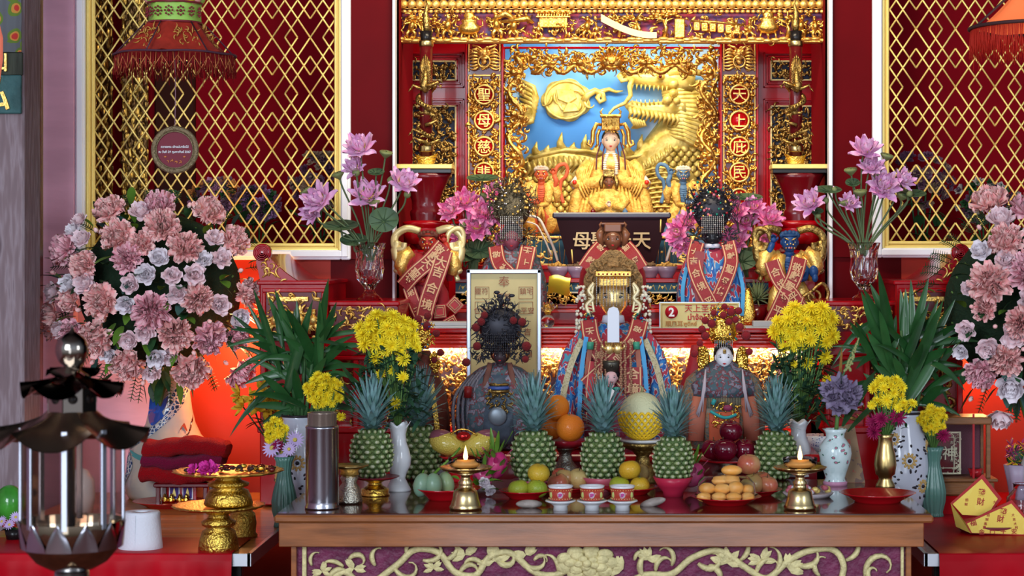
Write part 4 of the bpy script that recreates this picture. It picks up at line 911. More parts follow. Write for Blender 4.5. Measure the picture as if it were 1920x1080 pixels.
for s in (-1, 1):
    m_.tube([(s*17, -10, 208), (s*26, -10, 210), (s*33, -10, 196), (s*34, -10, 176), (s*37, -10, 168), (s*43, -10, 172), (s*40, -10, 180)], [3, 4, 4.5, 4, 4, 3, 2], 8); m_.tube([(s*20, -10, 200), (s*25, -10, 188), (s*24, -10, 172), (s*29, -10, 166)], [3, 3, 2.6, 2], 8)
    m_.tube([(s*16, -6, 226), (s*19, -6, 233), (s*14, -6, 240)], [2.4, 2, .5], 6)
part('crown', m_, gold, t); beads(t, -14, 14, 221, 206, -26, 13, goldd, .8); beads(t, -8, 8, 204, 192, -24, 7, goldb, .7, 'crown_fringe')
m_ = MB()
for s in (-1, 1):
    for k in range(10): m_.ball((s*(11-k*.05+max(0, 4-k)*-1.2), -48+max(0, 3-k), 152-k*4), (4, 3, 2.2), 7, 5)
part('bead_necklace', m_, mat('ivory_beads', (.8, .76, .6), .4), t); hand(t, (-4, -46, 116), 5, skin_pale, 1); hand(t, (5, -46, 114), 5, skin_pale, -1)
m_ = MB().use(lac)
for s in (-1, 1): m_.box(s*66-4, s*66+4, -10, 30, 0, 96, 2)
m_.box(-62, 62, 26, 34, 0, 126, 10); m_.use(mat('chair_arm_cloth', (.62, .55, .48), .6))
for s in (-1, 1): m_.tube([(s*48, 10, 112), (s*60, -8, 108), (s*68, -18, 98), (s*66, -24, 90)], [7, 9, 8, 6], 8)
m_.use(goldrobe)
for s in (-1, 1): m_.ball((s*62, -28, 97), (12, 8, 8), 10, 7)
m_.use(lacb)
for s in (-1, 1): m_.ball((s*67, -36, 100), 4.5, 9, 6)
part('throne', m_, lac, t)
# ---- 1b child statue on her lap front
t = thing('small_seated_statue', 'small brown-faced statue in a golden robe seated before the enthroned goddess', 'statue', (1142, 446, 7.52))
m_ = MB(); loft(m_, [(0, 40, 14, 0), (36, 38, 15, 0), (52, 30, 12, 0), (70, 30, 10, 0), (84, 22, 8, 0), (92, 9, 6, 0)], 40, .05, 9)
for s in (-1, 1): sleeve(m_, [(s*20, 0, 82), (s*30, -6, 66), (s*22, -14, 56), (s*6, -16, 60)], [7, 10, 9, 5])
part('robe', m_, goldrobe, t); face(t, (0, -2, 104), 12, skin_brown); m_ = MB(); m_.box(-10, 10, -12, 8, 114, 126, 1); m_.box(-11, 11, -14, 9, 125, 128, 1)
for s in (-1, 1): m_.tube([(s*10, 0, 116), (s*15, -2, 104), (s*14, -4, 92)], [4, 4.5, 3], 7)
part('crown', m_, goldd, t); hand(t, (0, -20, 62), 4, skin_pale)
m_ = MB(); m_.box(-14, 14, -24, -18, 0, 44, 2); m_.box(-12, 12, -26, -23, 10, 38, 1); part('stool', m_, mat('dark_olive_stool', (.04, .035, .02), .5), t)
for s in (-1, 1): part('small_attendant', MB().lathe([(8, 0), (9, 18), (7, 34), (4, 44), (5, 50), (0, 56)], (s*30, -18, 0), 14), lacd if s < 0 else skin_slate, t)
# ---- 2 guardian generals
def general(cx, py, Yg, label, H, skin, robe, under, hairm, s=1, scarf=None, big=False, group=None):
    t = thing('guardian_statue', label, 'statue', (cx, py, Yg), group); k = H/140
    m_ = MB(); K = lambda *p: tuple(q*k for q in p)
    m_.tube([K(0, 0, 56), K(0, -2, 74), K(0, -1, 92), K(0, 2, 102)], [11*k, 13*k, 14*k, 7*k], 14, flat=.7)
    for q in (-1, 1): m_.tube([K(q*7, 0, 60), K(q*12, -6, 36), K(q*11, 0, 14), K(q*11, 0, 4), K(q*12, -9, 2)], [9*k, 8*k, 5.5*k, 5*k, 4*k], 10)
    m_.tube([K(s*14, 0, 96), K(s*25, -2, 88), K(s*29, -8, 104), K(s*24, -9, 116)], [6.5*k, 6*k, 5*k, 4*k], 10); m_.tube([K(-s*14, 0, 96), K(-s*25, -4, 80), K(-s*20, -14, 66), K(-s*8, -17, 62)], [6.5*k, 6*k, 5*k, 4*k], 10)
    for q in range(5): m_.tube([K(-8, -9.5, 90-q*4), K(0, -11.2, 88.5-q*4), K(8, -9.5, 90-q*4)], 1.1*k, 5)
    part('body', m_, skin, t); hand(t, K(s*23, -10, 120), 4.4*k, skin, s); hand(t, K(-s*6, -19, 64), 4.2*k, skin, -s)
    face(t, K(0, -4, 116), 14*k, skin, 1, asp=.86)
    m_ = MB(); m_.ball(K(0, 1, 121), K(13, 12, 12), 14, 8)
    for q in range(7): m_.ball(K(cos(q*pi/6)*11, -6, 126+sin(q*pi/6)*4), 4*k, 7, 5)
    m_.torus(K(0, -2, 126), 13*k, 1.6*k, 20, 6, 'z', (1, .9)); part('hair', m_, hairm, t)
    m_ = MB()
    for q in (-1, 1):
        m_.tube([K(q*11, -8, 100), K(q*15, -10, 84), K(q*13, -12, 70), K(q*10, -12, 60)], [6*k, 8*k, 8*k, 6*k], 10, flat=.6)
        m_.tube([K(q*10, -6, 62), K(q*17, -6, 44), K(q*20, -4, 22), K(q*16, -6, 6)], [9*k, 12*k, 12*k, 6*k], 12, flat=.7)
        m_.tube([K(q*13, 2, 100), K(q*24, 0, 94), K(q*30, -2, 82), K(q*30, 0, 62)], [7*k, 9*k, 9*k, 4*k], 10)
    m_.tube([K(-14, -12, 60), K(0, -16, 58), K(14, -12, 60)], [4*k, 5*k, 4*k], 8); m_.tube([K(0, -16, 58), K(-3, -17, 44), K(-5, -15, 28)], [3*k, 3.4*k, 2*k], 8); m_.tube([K(0, -16, 58), K(4, -17, 42), K(6, -15, 26)], [3*k, 3*k, 2*k], 8)
    m_.tube([K(0, 4, 96), K(0, 8, 60), K(0, 8, 30), K(0, 6, 8)], [13*k, 16*k, 18*k, 14*k], 14, flat=.5); part('robe', m_, robe, t)
    m_ = MB(); sp = [K(s*24, -4, 108), K(s*30, -6, 130), K(s*44, -4, 136), K(s*50, -2, 126), K(s*46, -2, 112), K(s*38, 0, 104), K(s*36, 2, 84), K(s*42, 0, 62)]
    m_.tube(smooth(sp, 5), [3.6*k]*(len(sp)*5-4), 8, flat=.5); 
    if big:
        for q in (-1, 1):
            m_.tube(smooth([K(q*12, 4, 132), K(q*30, 0, 136), K(q*46, 0, 126), K(q*46, -4, 110), K(q*36, -6, 108), K(q*34, -6, 116)], 5), [5.5*k]*26, 9, flat=.6)
            m_.tube(smooth([K(q*44, 0, 118), K(q*46, -3, 100), K(q*40, -2, 84), K(q*44, -4, 72)], 4), [6*k, 7*k]*6+[4*k], 9)
    part('flying_scarf', m_, scarf or under, t); return t
general(1015, 442, 7.50, 'small orange-red-faced guardian statue in yellow robe left of the enthroned goddess', 138, skin_orange, goldrobe, skin_orange, mat('ash_hair', (.45, .38, .3), .6), 1)
general(1281, 442, 7.50, 'small slate-blue-faced guardian statue in yellow robe right of the enthroned goddess', 138, skin_slate, goldrobe, skin_slate, mat('pale_headcloth', (.6, .55, .42), .6), -1)
def big_general(cx, skin, robe, s, label):
    t = general(cx, 609, 6.84, label, 186, skin, robe, goldd, mat('headcloth_'+('r' if s > 0 else 'b'), (.12, .03, .02) if s > 0 else (.02, .06, .16), .5), s, goldd if s < 0 else mat('pale_gold_scarf', (.75, .62, .3), .35, .5), True)
    k = 186/140
    for q in (-1, 1):
        m_ = MB()
        for j in range(5): m_.torus((q*34*k, -4, (100-j*5)*k), (9-j*.6)*k, 2.4*k, 16, 6, 'z', (1, .8))
        m_.tube([(q*22*k, -2, 104*k), (q*34*k, -4, 96*k), (q*38*k, -8, 82*k), (q*34*k, -10, 70*k)], [9*k, 12*k, 10*k, 6*k], 12); part('gilt_sleeve', m_, goldb, t)

    if s > 0: m_ = MB(); loft(m_, [(8, 34, 14, -2), (60, 30, 14, -4), (100, 24, 12, -4)], 30, .06, 8); part('red_skirt', m_, cloth_red, t)
    return t
g1 = big_general(803, skin_red, cloth_red, 1, 'red-faced guardian statue draped in lettered sashes, left end of the altar step')
ribbon(g1, [(32, -34, 150), (8, -40, 122), (-22, -40, 96), (-44, -34, 72)], 30, '敬獻天上聖母', cs=.62)
ribbon(g1, [(34, -36, 140), (22, -42, 100), (4, -42, 50), (-8, -40, 0), (-12, -38, -22)], 32, '大吉合境平安', cs=.66)
ribbon(g1, [(-34, -30, 72), (-22, -36, 40), (-10, -36, 14)], 24, '弟子', cs=.6)
for (x, z, r) in ((24, 6, .1), (52, 18, .8), (46, -16, .5)):
    m_ = MB(); m_.use(lac); ca, sa = cos(r), sin(r); q = [(-12, -13), (12, -13), (12, 13), (-12, 13)]; m_.prism([(x+a*ca-b*sa, z+20+a*sa+b*ca) for a, b in q], -30, -28); m_.use(cream); 
    for w2 in (10.5, 7): pts = [(x+a*ca*w2/12-b*sa*w2/13, -31, z+20+a*sa*w2/12+b*ca*w2/13) for a, b in q+[q[0]]]; m_.tube(pts, .7, 4)
    part('talisman_paper', m_, lac, g1)
g2 = big_general(1480, skin_blue, goldb, -1, 'blue-faced guardian statue in gilt robe with crossed lettered sashes, right end of the altar step')
ribbon(g2, [(16, -34, 126), (6, -42, 92), (-10, -42, 60), (-28, -40, 20), (-44, -36, -10)], 30, '敬獻聖母平安', cs=.62)
ribbon(g2, [(-36, -34, 120), (-22, -40, 84), (4, -44, 54), (20, -40, 20), (28, -36, -20)], 28, '合境平安日', cs=.62)
ribbon(g2, [(10, -44, 56), (2, -44, 30), (-8, -42, 0), (-14, -40, -26)], 30, '祐吉', cs=.66)
for x, z in ((20, 26), (44, 44)):
    m_ = MB(); m_.torus((x, -30, z+10), 11, 3, 20, 7); m_.tube(smooth([(x-4, -32, z+20), (x+14, -30, z+34), (x+26, -28, z+18), (x+22, -28, z)], 4), 3.6, 7); part('scroll_ornament', m_, goldd, g2)
part('fist', MB().ball((44, -18, 100), (9, 8, 12), 10, 7).ball((46, -22, 88), (6, 6, 8), 8, 6), skin_blue, g2)
# ---- 3 brown wooden statue under a red cape
t = thing('brown_statue', 'brown wood-faced statue under a red lettered cape before the dark box', 'statue', (1149, 611.5, 6.83))
m_ = MB(); loft(m_, [(0, 66, 34, 6), (60, 64, 34, 8), (100, 60, 30, 8), (126, 50, 24, 8), (140, 28, 16, 6), (150, 12, 9, 4)], 50, .05, 12); part('cape', m_, cloth_red, t)
face(t, (0, -4, 162), 20, skin_brown, asp=.82); part('hair', MB().ball((0, 3, 166), (20, 16, 20), 14, 9), skin_brown, t)
m_ = MB(); m_.box(-16, 16, -18, 12, 176, 192, 2); m_.box(-22, 22, -16, 14, 190, 194, 2)
for s in (-1, 1): m_.tube([(s*20, 0, 194), (s*24, 0, 190), (s*23, 0, 184)], [3, 3, 2], 7); m_.tube([(s*17, 0, 184), (s*25, -2, 172), (s*21, -4, 150)], [6, 8, 5], 8)
part('crown', m_, skin_brown, t)
ribbon(t, [(-20, -8, 150), (-34, -20, 134), (-52, -28, 108)], 30, '敬獻', cs=.5); ribbon(t, [(22, -8, 150), (36, -20, 134), (52, -28, 108)], 30, '聖母', cs=.5)
# ---- 4 gold-faced goddess
t = thing('gold_faced_statue', 'gold-faced goddess statue with pearl curtain crown and blue-red embroidered robe, centre', 'statue', (1150, 834.5, 6.36))
m_ = MB(); loft(m_, [(0, 98, 60, 0), (50, 112, 62, -2), (90, 106, 58, 0), (140, 98, 50, 4), (180, 86, 42, 6), (205, 70, 34, 8), (222, 46, 24, 8), (234, 20, 14, 6)], 70, .035, 15); part('embroidered_robe', m_, brocade, t)
m_ = MB(); 
for s in (-1, 1): m_.tube(smooth([(s*56, -20, 212), (s*78, -30, 170), (s*88, -42, 110), (s*92, -52, 50), (s*90, -54, 10)], 4), [9, 11, 13, 15, 17, 18, 19, 20, 21, 22, 23, 24, 24, 24, 24, 22, 18], 12, flat=.5)
part('outer_sleeve', m_, brocade2, t)
m_ = MB(); loft(m_, [(30, 44, 22, -50), (80, 44, 22, -44), (130, 40, 22, -34), (180, 34, 18, -20), (215, 26, 14, -8), (228, 14, 10, -2)], 34, .03, 7); part('inner_robe', m_, mat('crimson_inner_robe', (.34, .02, .04), .5, sheen=.3), t)
for s in (-1, 1):
    ribbon(t, [(s*58, -40, 200), (s*76, -52, 160), (s*90, -64, 110), (s*100, -72, 50)], 11, '', pattern('cream_brocade_band', [(0, (.46, .40, .24)), (.5, (.30, .26, .14)), (.56, (.5, .45, .3))], 90, 'noise', .6), 'cream_band', edge=False)
    ribbon(t, [(s*50, -46, 205), (s*58, -60, 150), (s*62, -72, 80), (s*60, -76, 20)], 8, '', mat('sky_blue_piping', (.06, .30, .58), .5), 'blue_band', edge=False)
    ribbon(t, [(s*(42 if s < 0 else 44), -52, 190), (s*48, -62, 140), (s*46, -70, 90)], 9, '', mat('faded_tassel_cloth', (.35, .12, .08), .7), 'tassel_band', edge=False)
    part('jade_toggle', MB().tube([(s*42, -54, 196), (s*43, -55, 182)], 6.5, 8), mat('jade_paint', (.05, .28, .18), .4), t)
h = face(t, (0, -8, 276), 34, skin_gold, asp=.84, brow=goldd, lips=goldd)
part('hair', MB().ball((0, 4, 282), (33, 30, 36), 18, 12), hair, t)
part('white_collar', MB().lathe([(22, 230), (20, 242), (18, 244)], (0, -4, 0), 24, (1, .8)), mat('white_collar_cloth', (.65, .65, .75), .6), t)
m_ = MB(); n = 40; pol = []
for i in range(n+1):
    a = pi*i/n; r = 1+.06*abs(sin(a*6)); pol.append((cos(a)*54*r, 296+sin(a)*62*r*(1+.12*math.exp(-((a-pi/2)/.25)**2))))
m_.prism(pol+[(-56, 262), (56, 262)][::1], 2, 12, 2); ck = mat('carved_cork_crown', (.42, .25, .10), .6, .2, bump=.9, bs=160, var=.4, vs=100); m_.use(ck)
for i in range(22):
    a = pi*i/21; curl(m_, cos(a)*42, 0, 296+sin(a)*48, a+1, 22, (-1)**i*4, 2.4, rnd, 9, 2)
for i in range(60): a = rnd.uniform(0, pi); d = rnd.uniform(.3, .98); leafrel(m_, cos(a)*50*d, 0, 298+sin(a)*56*d, rnd.uniform(0, 6), 12, 6, 2)
m_.box(-11, 11, -6, 2, 334, 350, 2); part('crown_back', m_, ck, t)
m_ = MB(); m_.box(-34, 34, -46, -6, 316, 326, 2)
m_.box(-30, 30, -40, -4, 296, 316, 4); part('crown_board', m_, goldb, t)
m_ = MB()
for k in range(8): m_.ball((-27+k*7.7, -47, 321), 1.9, 7, 5)
part('ruby_studs', m_, mat('ruby_stud', (.25, .01, .02), .2), t)
beads(t, -31, 31, 314, 262, -46, 11, pearl, 1.15, curve=4)
for s in (-1, 1):
    m_ = MB(); m_.tube(smooth([(s*36, -20, 304), (s*46, -22, 290), (s*38, -24, 276), (s*50, -22, 262), (s*44, -22, 246), (s*36, -22, 240)], 4), [3.5]*21, 8); m_.tube(smooth([(s*36, -20, 304), (s*40, -22, 280), (s*36, -24, 250)], 4), [2.5]*9, 7)
    for j in range(8): m_.tube([(s*38, -22, 250+j*6), (s*47, -22, 252+j*6)], 1.6, 5)
    part('crown_wing', m_, mat('ivory_gold', (.85, .74, .45), .4, .3), t)
    m_ = MB(); g = random.Random(4)
    for j in range(60): m_.ball((s*(62+g.uniform(-10, 8)-max(0, (240-0)-240)), -10+g.uniform(-6, 6), 300-g.random()*90), g.uniform(2.2, 4), 6, 5)
    part('jasmine_garland', m_, mat('jasmine_cream', (.72, .68, .55), .7), t)
    m_ = MB().use(wirem); trim_spray(m_, s*46, 236, -24, 26, 12, 14, 5)
    for j, mm in enumerate((jade, mat('red_glass_bead', (.3, .01, .02), .15), mat('blue_glass_bead', (.02, .05, .3), .15), goldb)*4): m_.use(mm).ball((s*46+g.uniform(-14, 14), -30, 236+g.uniform(-13, 13)), 2.3, 7, 5)
    part('bead_rosette', m_, wirem, t)
ribbon(t, [(-46, -30, 236), (-38, -46, 196), (-10, -60, 156), (24, -66, 122), (50, -70, 96)], 32, '天上聖母庇民', cs=.55)
ribbon(t, [(50, -30, 236), (38, -50, 200), (8, -66, 168), (-24, -70, 140), (-50, -72, 116)], 32, '敬獻合境平', cs=.55)
ribbon(t, [(36, -70, 150), (36, -76, 110), (30, -80, 60), (26, -80, 20)], 34, '合境平安', cs=.7)
ribbon(t, [(-34, -68, 160), (-40, -74, 110), (-40, -78, 40)], 22, '', mat('crimson_plain_sash', (.40, .02, .03), .5), edge=True)
part('hu_tablet', MB().prism([(-11, 0), (11, 0), (11, 56), (8, 63), (0, 66), (-8, 63), (-11, 56)], -88, -84, 1), mat('white_jade', (.72, .76, .84), .3), t).location = (0, 6, 196)
hand(t, (-8, -72, 184), 9, skin_gold, 1); hand(t, (8, -72, 184), 9, skin_gold, -1)
g = random.Random(9)
for s in (-1, 1):
    m_ = MB()
    for q in (14, 22, 32):
        for j in range(30): m_.ball((s*(q+g.uniform(-1, 1)), -72-j*.4, 196-j*4.2), 2.6, 6, 5)
    part('wooden_bead_strings', m_, mat('wooden_beads', (.34, .17, .10), .5), t)
# ---- 5 little maiden before her
t = thing('small_maiden_statue', 'small pale-faced maiden statue in red robe before the gold-faced goddess', 'statue', (1146, 848, 6.24))
m_ = MB(); loft(m_, [(0, 46, 20, 0), (50, 50, 22, 0), (80, 46, 20, 0), (106, 36, 15, 0), (118, 16, 10, 0), (126, 8, 7, 0)], 44, .04, 10)
for s in (-1, 1): m_.tube([(s*30, 0, 108), (s*44, -10, 84), (s*26, -22, 80), (s*6, -24, 88)], [9, 12, 10, 6], 12)
part('robe', m_, pattern('maroon_brocade', [(0, (.16, .015, .03)), (.5, (.22, .03, .05)), (.58, (.05, .10, .16)), (.66, (.3, .1, .1))], 60, 'noise', .6, 0, .3, .02), t)
face(t, (0, -4, 140), 15, mat('pale_pink_face', (.66, .40, .40), .35)); part('hair', MB().ball((0, 2, 145), (16.5, 14, 17), 14, 9), hair, t)
m_ = MB(); m_.lathe([(14, 150), (16, 166), (15, 172), (0, 173)], (0, 0, 0), 20, (1, .85)); m_.ball((0, -14, 162), 3, 8, 6); part('cap', m_, mat('dark_pewter_cap', (.08, .075, .06), .35, .7), t)
m_ = MB(); m_.use(jade).ball((-10, -16, 120), (8, 3, 4), 8, 5).ball((10, -16, 120), (8, 3, 4), 8, 5); part('collar', m_, jade, t)
part('tablet', MB().prism([(-5, 96), (5, 96), (6, 118), (0, 122), (-6, 118)], -34, -31, 1), mat('ivory_tablet', (.7, .68, .66), .4), t); hand(t, (0, -28, 96), 5, mat('pale_pink_face', (.66, .40, .40), .35))
m_ = MB()
for s in (-1, 1):
    for j in range(16): a = j/15*pi; m_.ball((s*(20+34*sin(a)), -12, 116-a*26), 2.6, 6, 4)
part('bead_loop', m_, mat('bronze_beads', (.16, .07, .04), .4), t)
# ---- 6/7 two tall-crowned statues at the sides
def tall_crown(t, zc, zt, w_, beadm=None, seed=1, m1=flig):
    m_ = MB().use(m1); m_.lathe([(w_*.55, zc), (w_*.8, zc+16), (w_*.95, zc+36), (w_*.8, zt-30), (w_*.45, zt-8), (0, zt)], (0, 2, 0), 20, (1, .6))
    trim_spray(m_, 0, (zc+zt)/2+6, -14, 150, w_*.98, 16, seed, r=1.2); g = random.Random(seed+1)
    for s in (-1, 1):
        for k in range(14): m_.tube([(s*w_*.6, -8, (zc+zt)/2), (s*(w_*.9+g.uniform(0, 10)), -14+g.uniform(-6, 6), zc+g.uniform(0, zt-zc)), (s*(w_+g.uniform(0, 14)), -14, zc+g.uniform(0, zt-zc))], [.8, .7, .5], 4)
    for k in range(12): a = g.uniform(.2, pi-.2); m_.tube([(cos(a)*w_*.6, -8, zt-30+sin(a)*10), (cos(a)*(w_*.8), -12, zt-10+sin(a)*14)], [.8, .5], 4)
    part('filigree_crown', m_, m1, t)
    m_ = MB(); 
    for k in range(60): m_.use((jade, goldb, mat('red_glass_bead', (.3, .01, .02), .15), mat('silver_bead', (.5, .5, .5), .2, 1), mat('rose_bead', (.5, .15, .2), .2))[k % 5 if beadm is None else (1, 3, 1)[k % 3]]); a = g.uniform(0, 2*pi); d = g.uniform(.3, 1.15); m_.ball((cos(a)*w_*d, -22, (zc+zt)/2+8+sin(a)*(zt-zc)*.52*d), g.uniform(1.8, 3), 7, 5)
    part('crown_beads', m_, jade, t)
for (cx, py, sk, label, m1, bd) in ((1335, 611, skin_black, 'black-faced goddess statue with beaded crown and crossed red sashes, behind the number sign', wirem, None), (960, 611, skin_pink, 'dark-pink-faced goddess statue with tall tarnished crown, behind the gold-framed paper', flig, 1)):
    t = thing('crowned_statue', label, 'statue', (cx, py, 6.83)); F_ = cx > 1200
    m_ = MB(); loft(m_, [(0, 60, 34, 0), (50, 66, 36, 0), (90, 62, 32, 2), (120, 52, 26, 4), (138, 38, 20, 4), (150, 16, 10, 4)], 50, .045, 13); part('embroidered_robe', m_, brocade2 if F_ else greybro, t)
    face(t, (0, -6, 166 if F_ else 160), 19, sk, asp=.82, lips=sk if F_ else lip); part('hair', MB().ball((0, 4, 172), (20, 16, 22), 14, 9), hair, t)
    tall_crown(t, 186 if F_ else 190, 262 if F_ else 268, 42 if F_ else 40, bd, int(cx), m1); beads(t, -20, 20, 204, 172 if F_ else 162, -26, 12, pearl, 1.2, curve=3)
    m_ = MB().use(m1); 
    for s in (-1, 1): trim_spray(m_, s*30, 168, -14, 36, 13, 14, 8, r=1.1)
    part('ear_ornaments', m_, m1, t)
    if F_:
        part('collar', MB().lathe([(16, 146), (15, 154)], (0, -4, 0), 18), mat('white_collar_cloth', (.65, .65, .75), .6), t)
        ribbon(t, [(-28, -20, 158), (-36, -34, 122), (-26, -42, 84), (-4, -46, 40), (2, -46, 10)], 27, '大吉合境平安', cs=.6); ribbon(t, [(28, -20, 158), (34, -34, 122), (22, -42, 84), (4, -45, 44)], 27, '敬獻聖母佑', cs=.6)
        ribbon(t, [(-24, -30, 140), (-28, -40, 90), (-20, -42, 20)], 18, '', mat('dusty_rose_sash', (.25, .05, .06), .6), edge=False)
        for s in (-1, 1): ribbon(t, [(s*48, -20, 110), (s*56, -30, 70), (s*54, -34, 20)], 7, '', mat('sky_blue_piping', (.06, .30, .58), .5), 'blue_band', edge=False)
        m_ = MB(); loft(m_, [(-20, 14, 5, -30), (20, 18, 8, -24), (60, 12, 7, -16), (84, 5, 5, -12)], 20, .05, 5); part('gold_pouch', m_, goldpoly, t, loc=(66, 0, 4), scale=(.8, .8, .8))
    else:
        ribbon(t, [(-30, -18, 150), (-22, -34, 118), (2, -42, 90), (14, -44, 40)], 28, '敬獻聖', cs=.6); ribbon(t, [(32, -18, 150), (26, -34, 118), (20, -42, 90), (16, -44, 40)], 30, '天上聖母', cs=.6)
        m_ = MB(); loft(m_, [(60, 22, 22, 0), (100, 26, 24, 0), (126, 14, 14, 2)], 24, .06, 8); part('blue_sleeve', m_, brocade2, t, loc=(-38, -6, 0), scale=(.8, .8, .9))
# ---- 10 dark statue in front left
t = thing('dark_statue', 'dark sooty goddess statue with black wire crown and pompoms before the framed paper', 'statue', (938, 838, 6.34)); dk = mat('sooty_dark_cloth', (.07, .075, .09), .7, bump=.4, bs=80, var=.5, vs=30)
m_ = MB(); loft(m_, [(0, 78, 44, 0), (50, 82, 46, -2), (100, 76, 40, 0), (130, 64, 32, 4), (148, 40, 20, 6), (158, 14, 10, 6)], 60, .05, 13); part('robe', m_, greybro, t)
m_ = MB()
for s in (-1, 1):
    for q in range(5): m_.tube(smooth([(s*(22+q*9), -16+q*2, 150-q*5), (s*(44+q*9), -26, 118-q*4), (s*(50+q*9), -34, 70), (s*(46+q*9), -38, 16)], 4), [3.2]*13, 6)
part('draped_bands', m_, pattern('tarnished_bands', [(0, (.12, .13, .17)), (.4, (.18, .05, .05)), (.5, (.07, .12, .17)), (.6, (.22, .20, .22))], 50, 'wave', .6, .2, .3, .02), t)
m_ = MB(); loft(m_, [(10, 30, 16, -42), (60, 30, 16, -38), (100, 28, 16, -28), (136, 22, 12, -14)], 26, .03, 6); part('front_panel', m_, mat('blue_grey_front_cloth', (.09, .12, .16), .7, bump=.3, bs=60, var=.4, vs=30), t)
part('mirror_disc', MB().ball((-2, -58, 62), (17, 4, 17), 24, 14), mat('dull_grey_disc', (.16, .19, .22), .35, .4), t)
m_ = MB().use(goldd); trim_spray(m_, 0, 92, -50, 60, 22, 14, 3, r=1.4); m_.torus((0, -46, 108), 17, 3, 24, 6, 'z', (1, .8)); m_.use(mat('blue_belt', (.05, .09, .3), .3)).torus((0, -46, 114), 17, 3.4, 24, 6, 'z', (1, .8)); m_.use(goldd).torus((0, -44, 120), 17, 2.2, 24, 6, 'z', (1, .8)); part('belt', m_, goldd, t)
m_ = MB(); m_.tube([(-58, -40, 96), (-57, -42, 116)], [8, 7], 10); part('red_spool', m_, mat('red_spool', (.2, .01, .01), .4), t)
face(t, (0, -6, 172), 17, mat('sooty_face', (.05, .03, .035), .35), asp=.8); part('hair', MB().ball((0, 4, 178), (20, 16, 22), 14, 9), hair, t)
m_ = MB().use(wirem); m_.lathe([(28, 196), (36, 206), (42, 226), (38, 244), (22, 258), (0, 262)], (0, 2, 0), 22, (1, .6))
trim_spray(m_, 0, 230, -18, 170, 44, 20, 31, r=1.3); trim_spray(m_, 0, 262, -6, 40, 20, 18, 32, r=1.2); m_.tube([(0, -8, 252), (4, -8, 270), (2, -8, 284)], [3, 2, 1], 6)
for s in (-1, 1): trim_spray(m_, s*36, 180, -10, 70, 15, 15, 33, r=1.3); m_.tube([(s*30, -8, 200), (s*40, -10, 212), (s*54, -12, 200)], [1.2, 1, .8], 5)
for (x, z) in ((0, 283), (-6, 290), (14, 276), (22, 284), (-16, 270)): m_.ball((x, -10, z), (6, 3, 3.5), 8, 5); m_.tube([(0, -8, 262), (x, -10, z)], .9, 4)
part('wire_crown', m_, wirem, t); beads(t, -28, 28, 212, 178, -34, 15, wirem, 1.6, 'dark_bead_curtain', 5)
for (x, z, r) in ((-44, 225, 8), (-34, 236, 8), (-28, 248, 7), (42, 235, 8), (26, 238, 7.5), (-42, 190, 8), (50, 190, 9), (-62, 160, 8), (48, 166, 7)): part('pompom', MB().ball((x, -24, z), r, 12, 8), pompom, t)
m_ = MB()
for s in (-1, 1): m_.tube([(s*18, -14, 158), (s*24, -26, 130), (s*30, -34, 90), (s*34, -36, 40)], [5, 6, 7, 6], 8, flat=.4)
part('faded_sashes', m_, mat('faded_rust_sash', (.15, .06, .045), .7), t)
# ---- 11 white-faced statue front right and 12 veiled one behind the yellow flowers
def gilt_crown(t, cx0, zc, zt, w_, seed, silver=False):
    m_ = MB().use(goldpoly); g = random.Random(seed)
    for k in range(120):
        a = g.uniform(0, 2*pi); d = g.random()**.5; x = cos(a)*w_*d; z = (zc+zt)/2+4+sin(a)*(zt-zc)*.5*d; y = -14-10*(1-d)+g.uniform(-2, 2)
        if g.random() < .5: m_.ball((x, y, z), (g.uniform(2, 4), 1.6, g.uniform(2, 4)), 7, 5)
        else: curl(m_, x, y, z, a, 12, g.uniform(-4, 4), 1.1, g, 6, 1)
    m_.lathe([(w_*.5, zc), (w_*.7, zc+14), (w_*.6, zt-16), (0, zt-4)], (0, 0, 0), 18, (1, .6))
    for s in (-1, 1):
        for k in range(60): m_.ball((s*(w_*.95+g.uniform(-7, 9)), -10+g.uniform(-5, 4), zc-8-g.random()*46), (g.uniform(2, 4), 1.6, g.uniform(2, 4)), 6, 4)
        m_.ball((s*w_*.95, -4, zc-30), (w_*.32, 5, 26), 12, 8)
    part('gilt_crown', m_, goldpoly, t)
    m_ = MB()
    for k in range(26): m_.use((jade, mat('blue_glass_bead', (.02, .05, .3), .15), mat('red_glass_bead', (.3, .01, .02), .15))[k % 3]); a = g.uniform(0, 2*pi); m_.ball((cos(a)*w_*g.uniform(.3, 1), -27, (zc+zt)/2+sin(a)*(zt-zc)*.5), 2, 6, 5)
    part('crown_beads', m_, jade, t)
t = thing('white_faced_statue', 'white-faced goddess statue with gilt crown and red pompoms in dusty gold robe', 'statue', (1355, 838, 6.32))
m_ = MB(); loft(m_, [(0, 74, 44, 0), (50, 78, 46, -2), (100, 76, 40, 0), (128, 68, 34, 2), (146, 48, 24, 4), (158, 16, 11, 4)], 60, .05, 13); part('robe', m_, olive, t)
m_ = MB(); loft(m_, [(96, 66, 44, -4), (118, 66, 40, -2), (140, 54, 30, 2), (158, 26, 18, 2), (164, 14, 10, 2)], 54, .04, 17); part('shoulder_cape', m_, greybro, t)
m_ = MB()
for k in range(60): a = -pi*.04-pi*.92*k/59; x = cos(a)*64; y = -3+sin(a)*43; m_.tube([(x, y, 100), (x*1.02, y*1.03, 76)], .9, 4)
part('cape_fringe', m_, mat('olive_fringe', (.25, .22, .14), .6, .2), t)
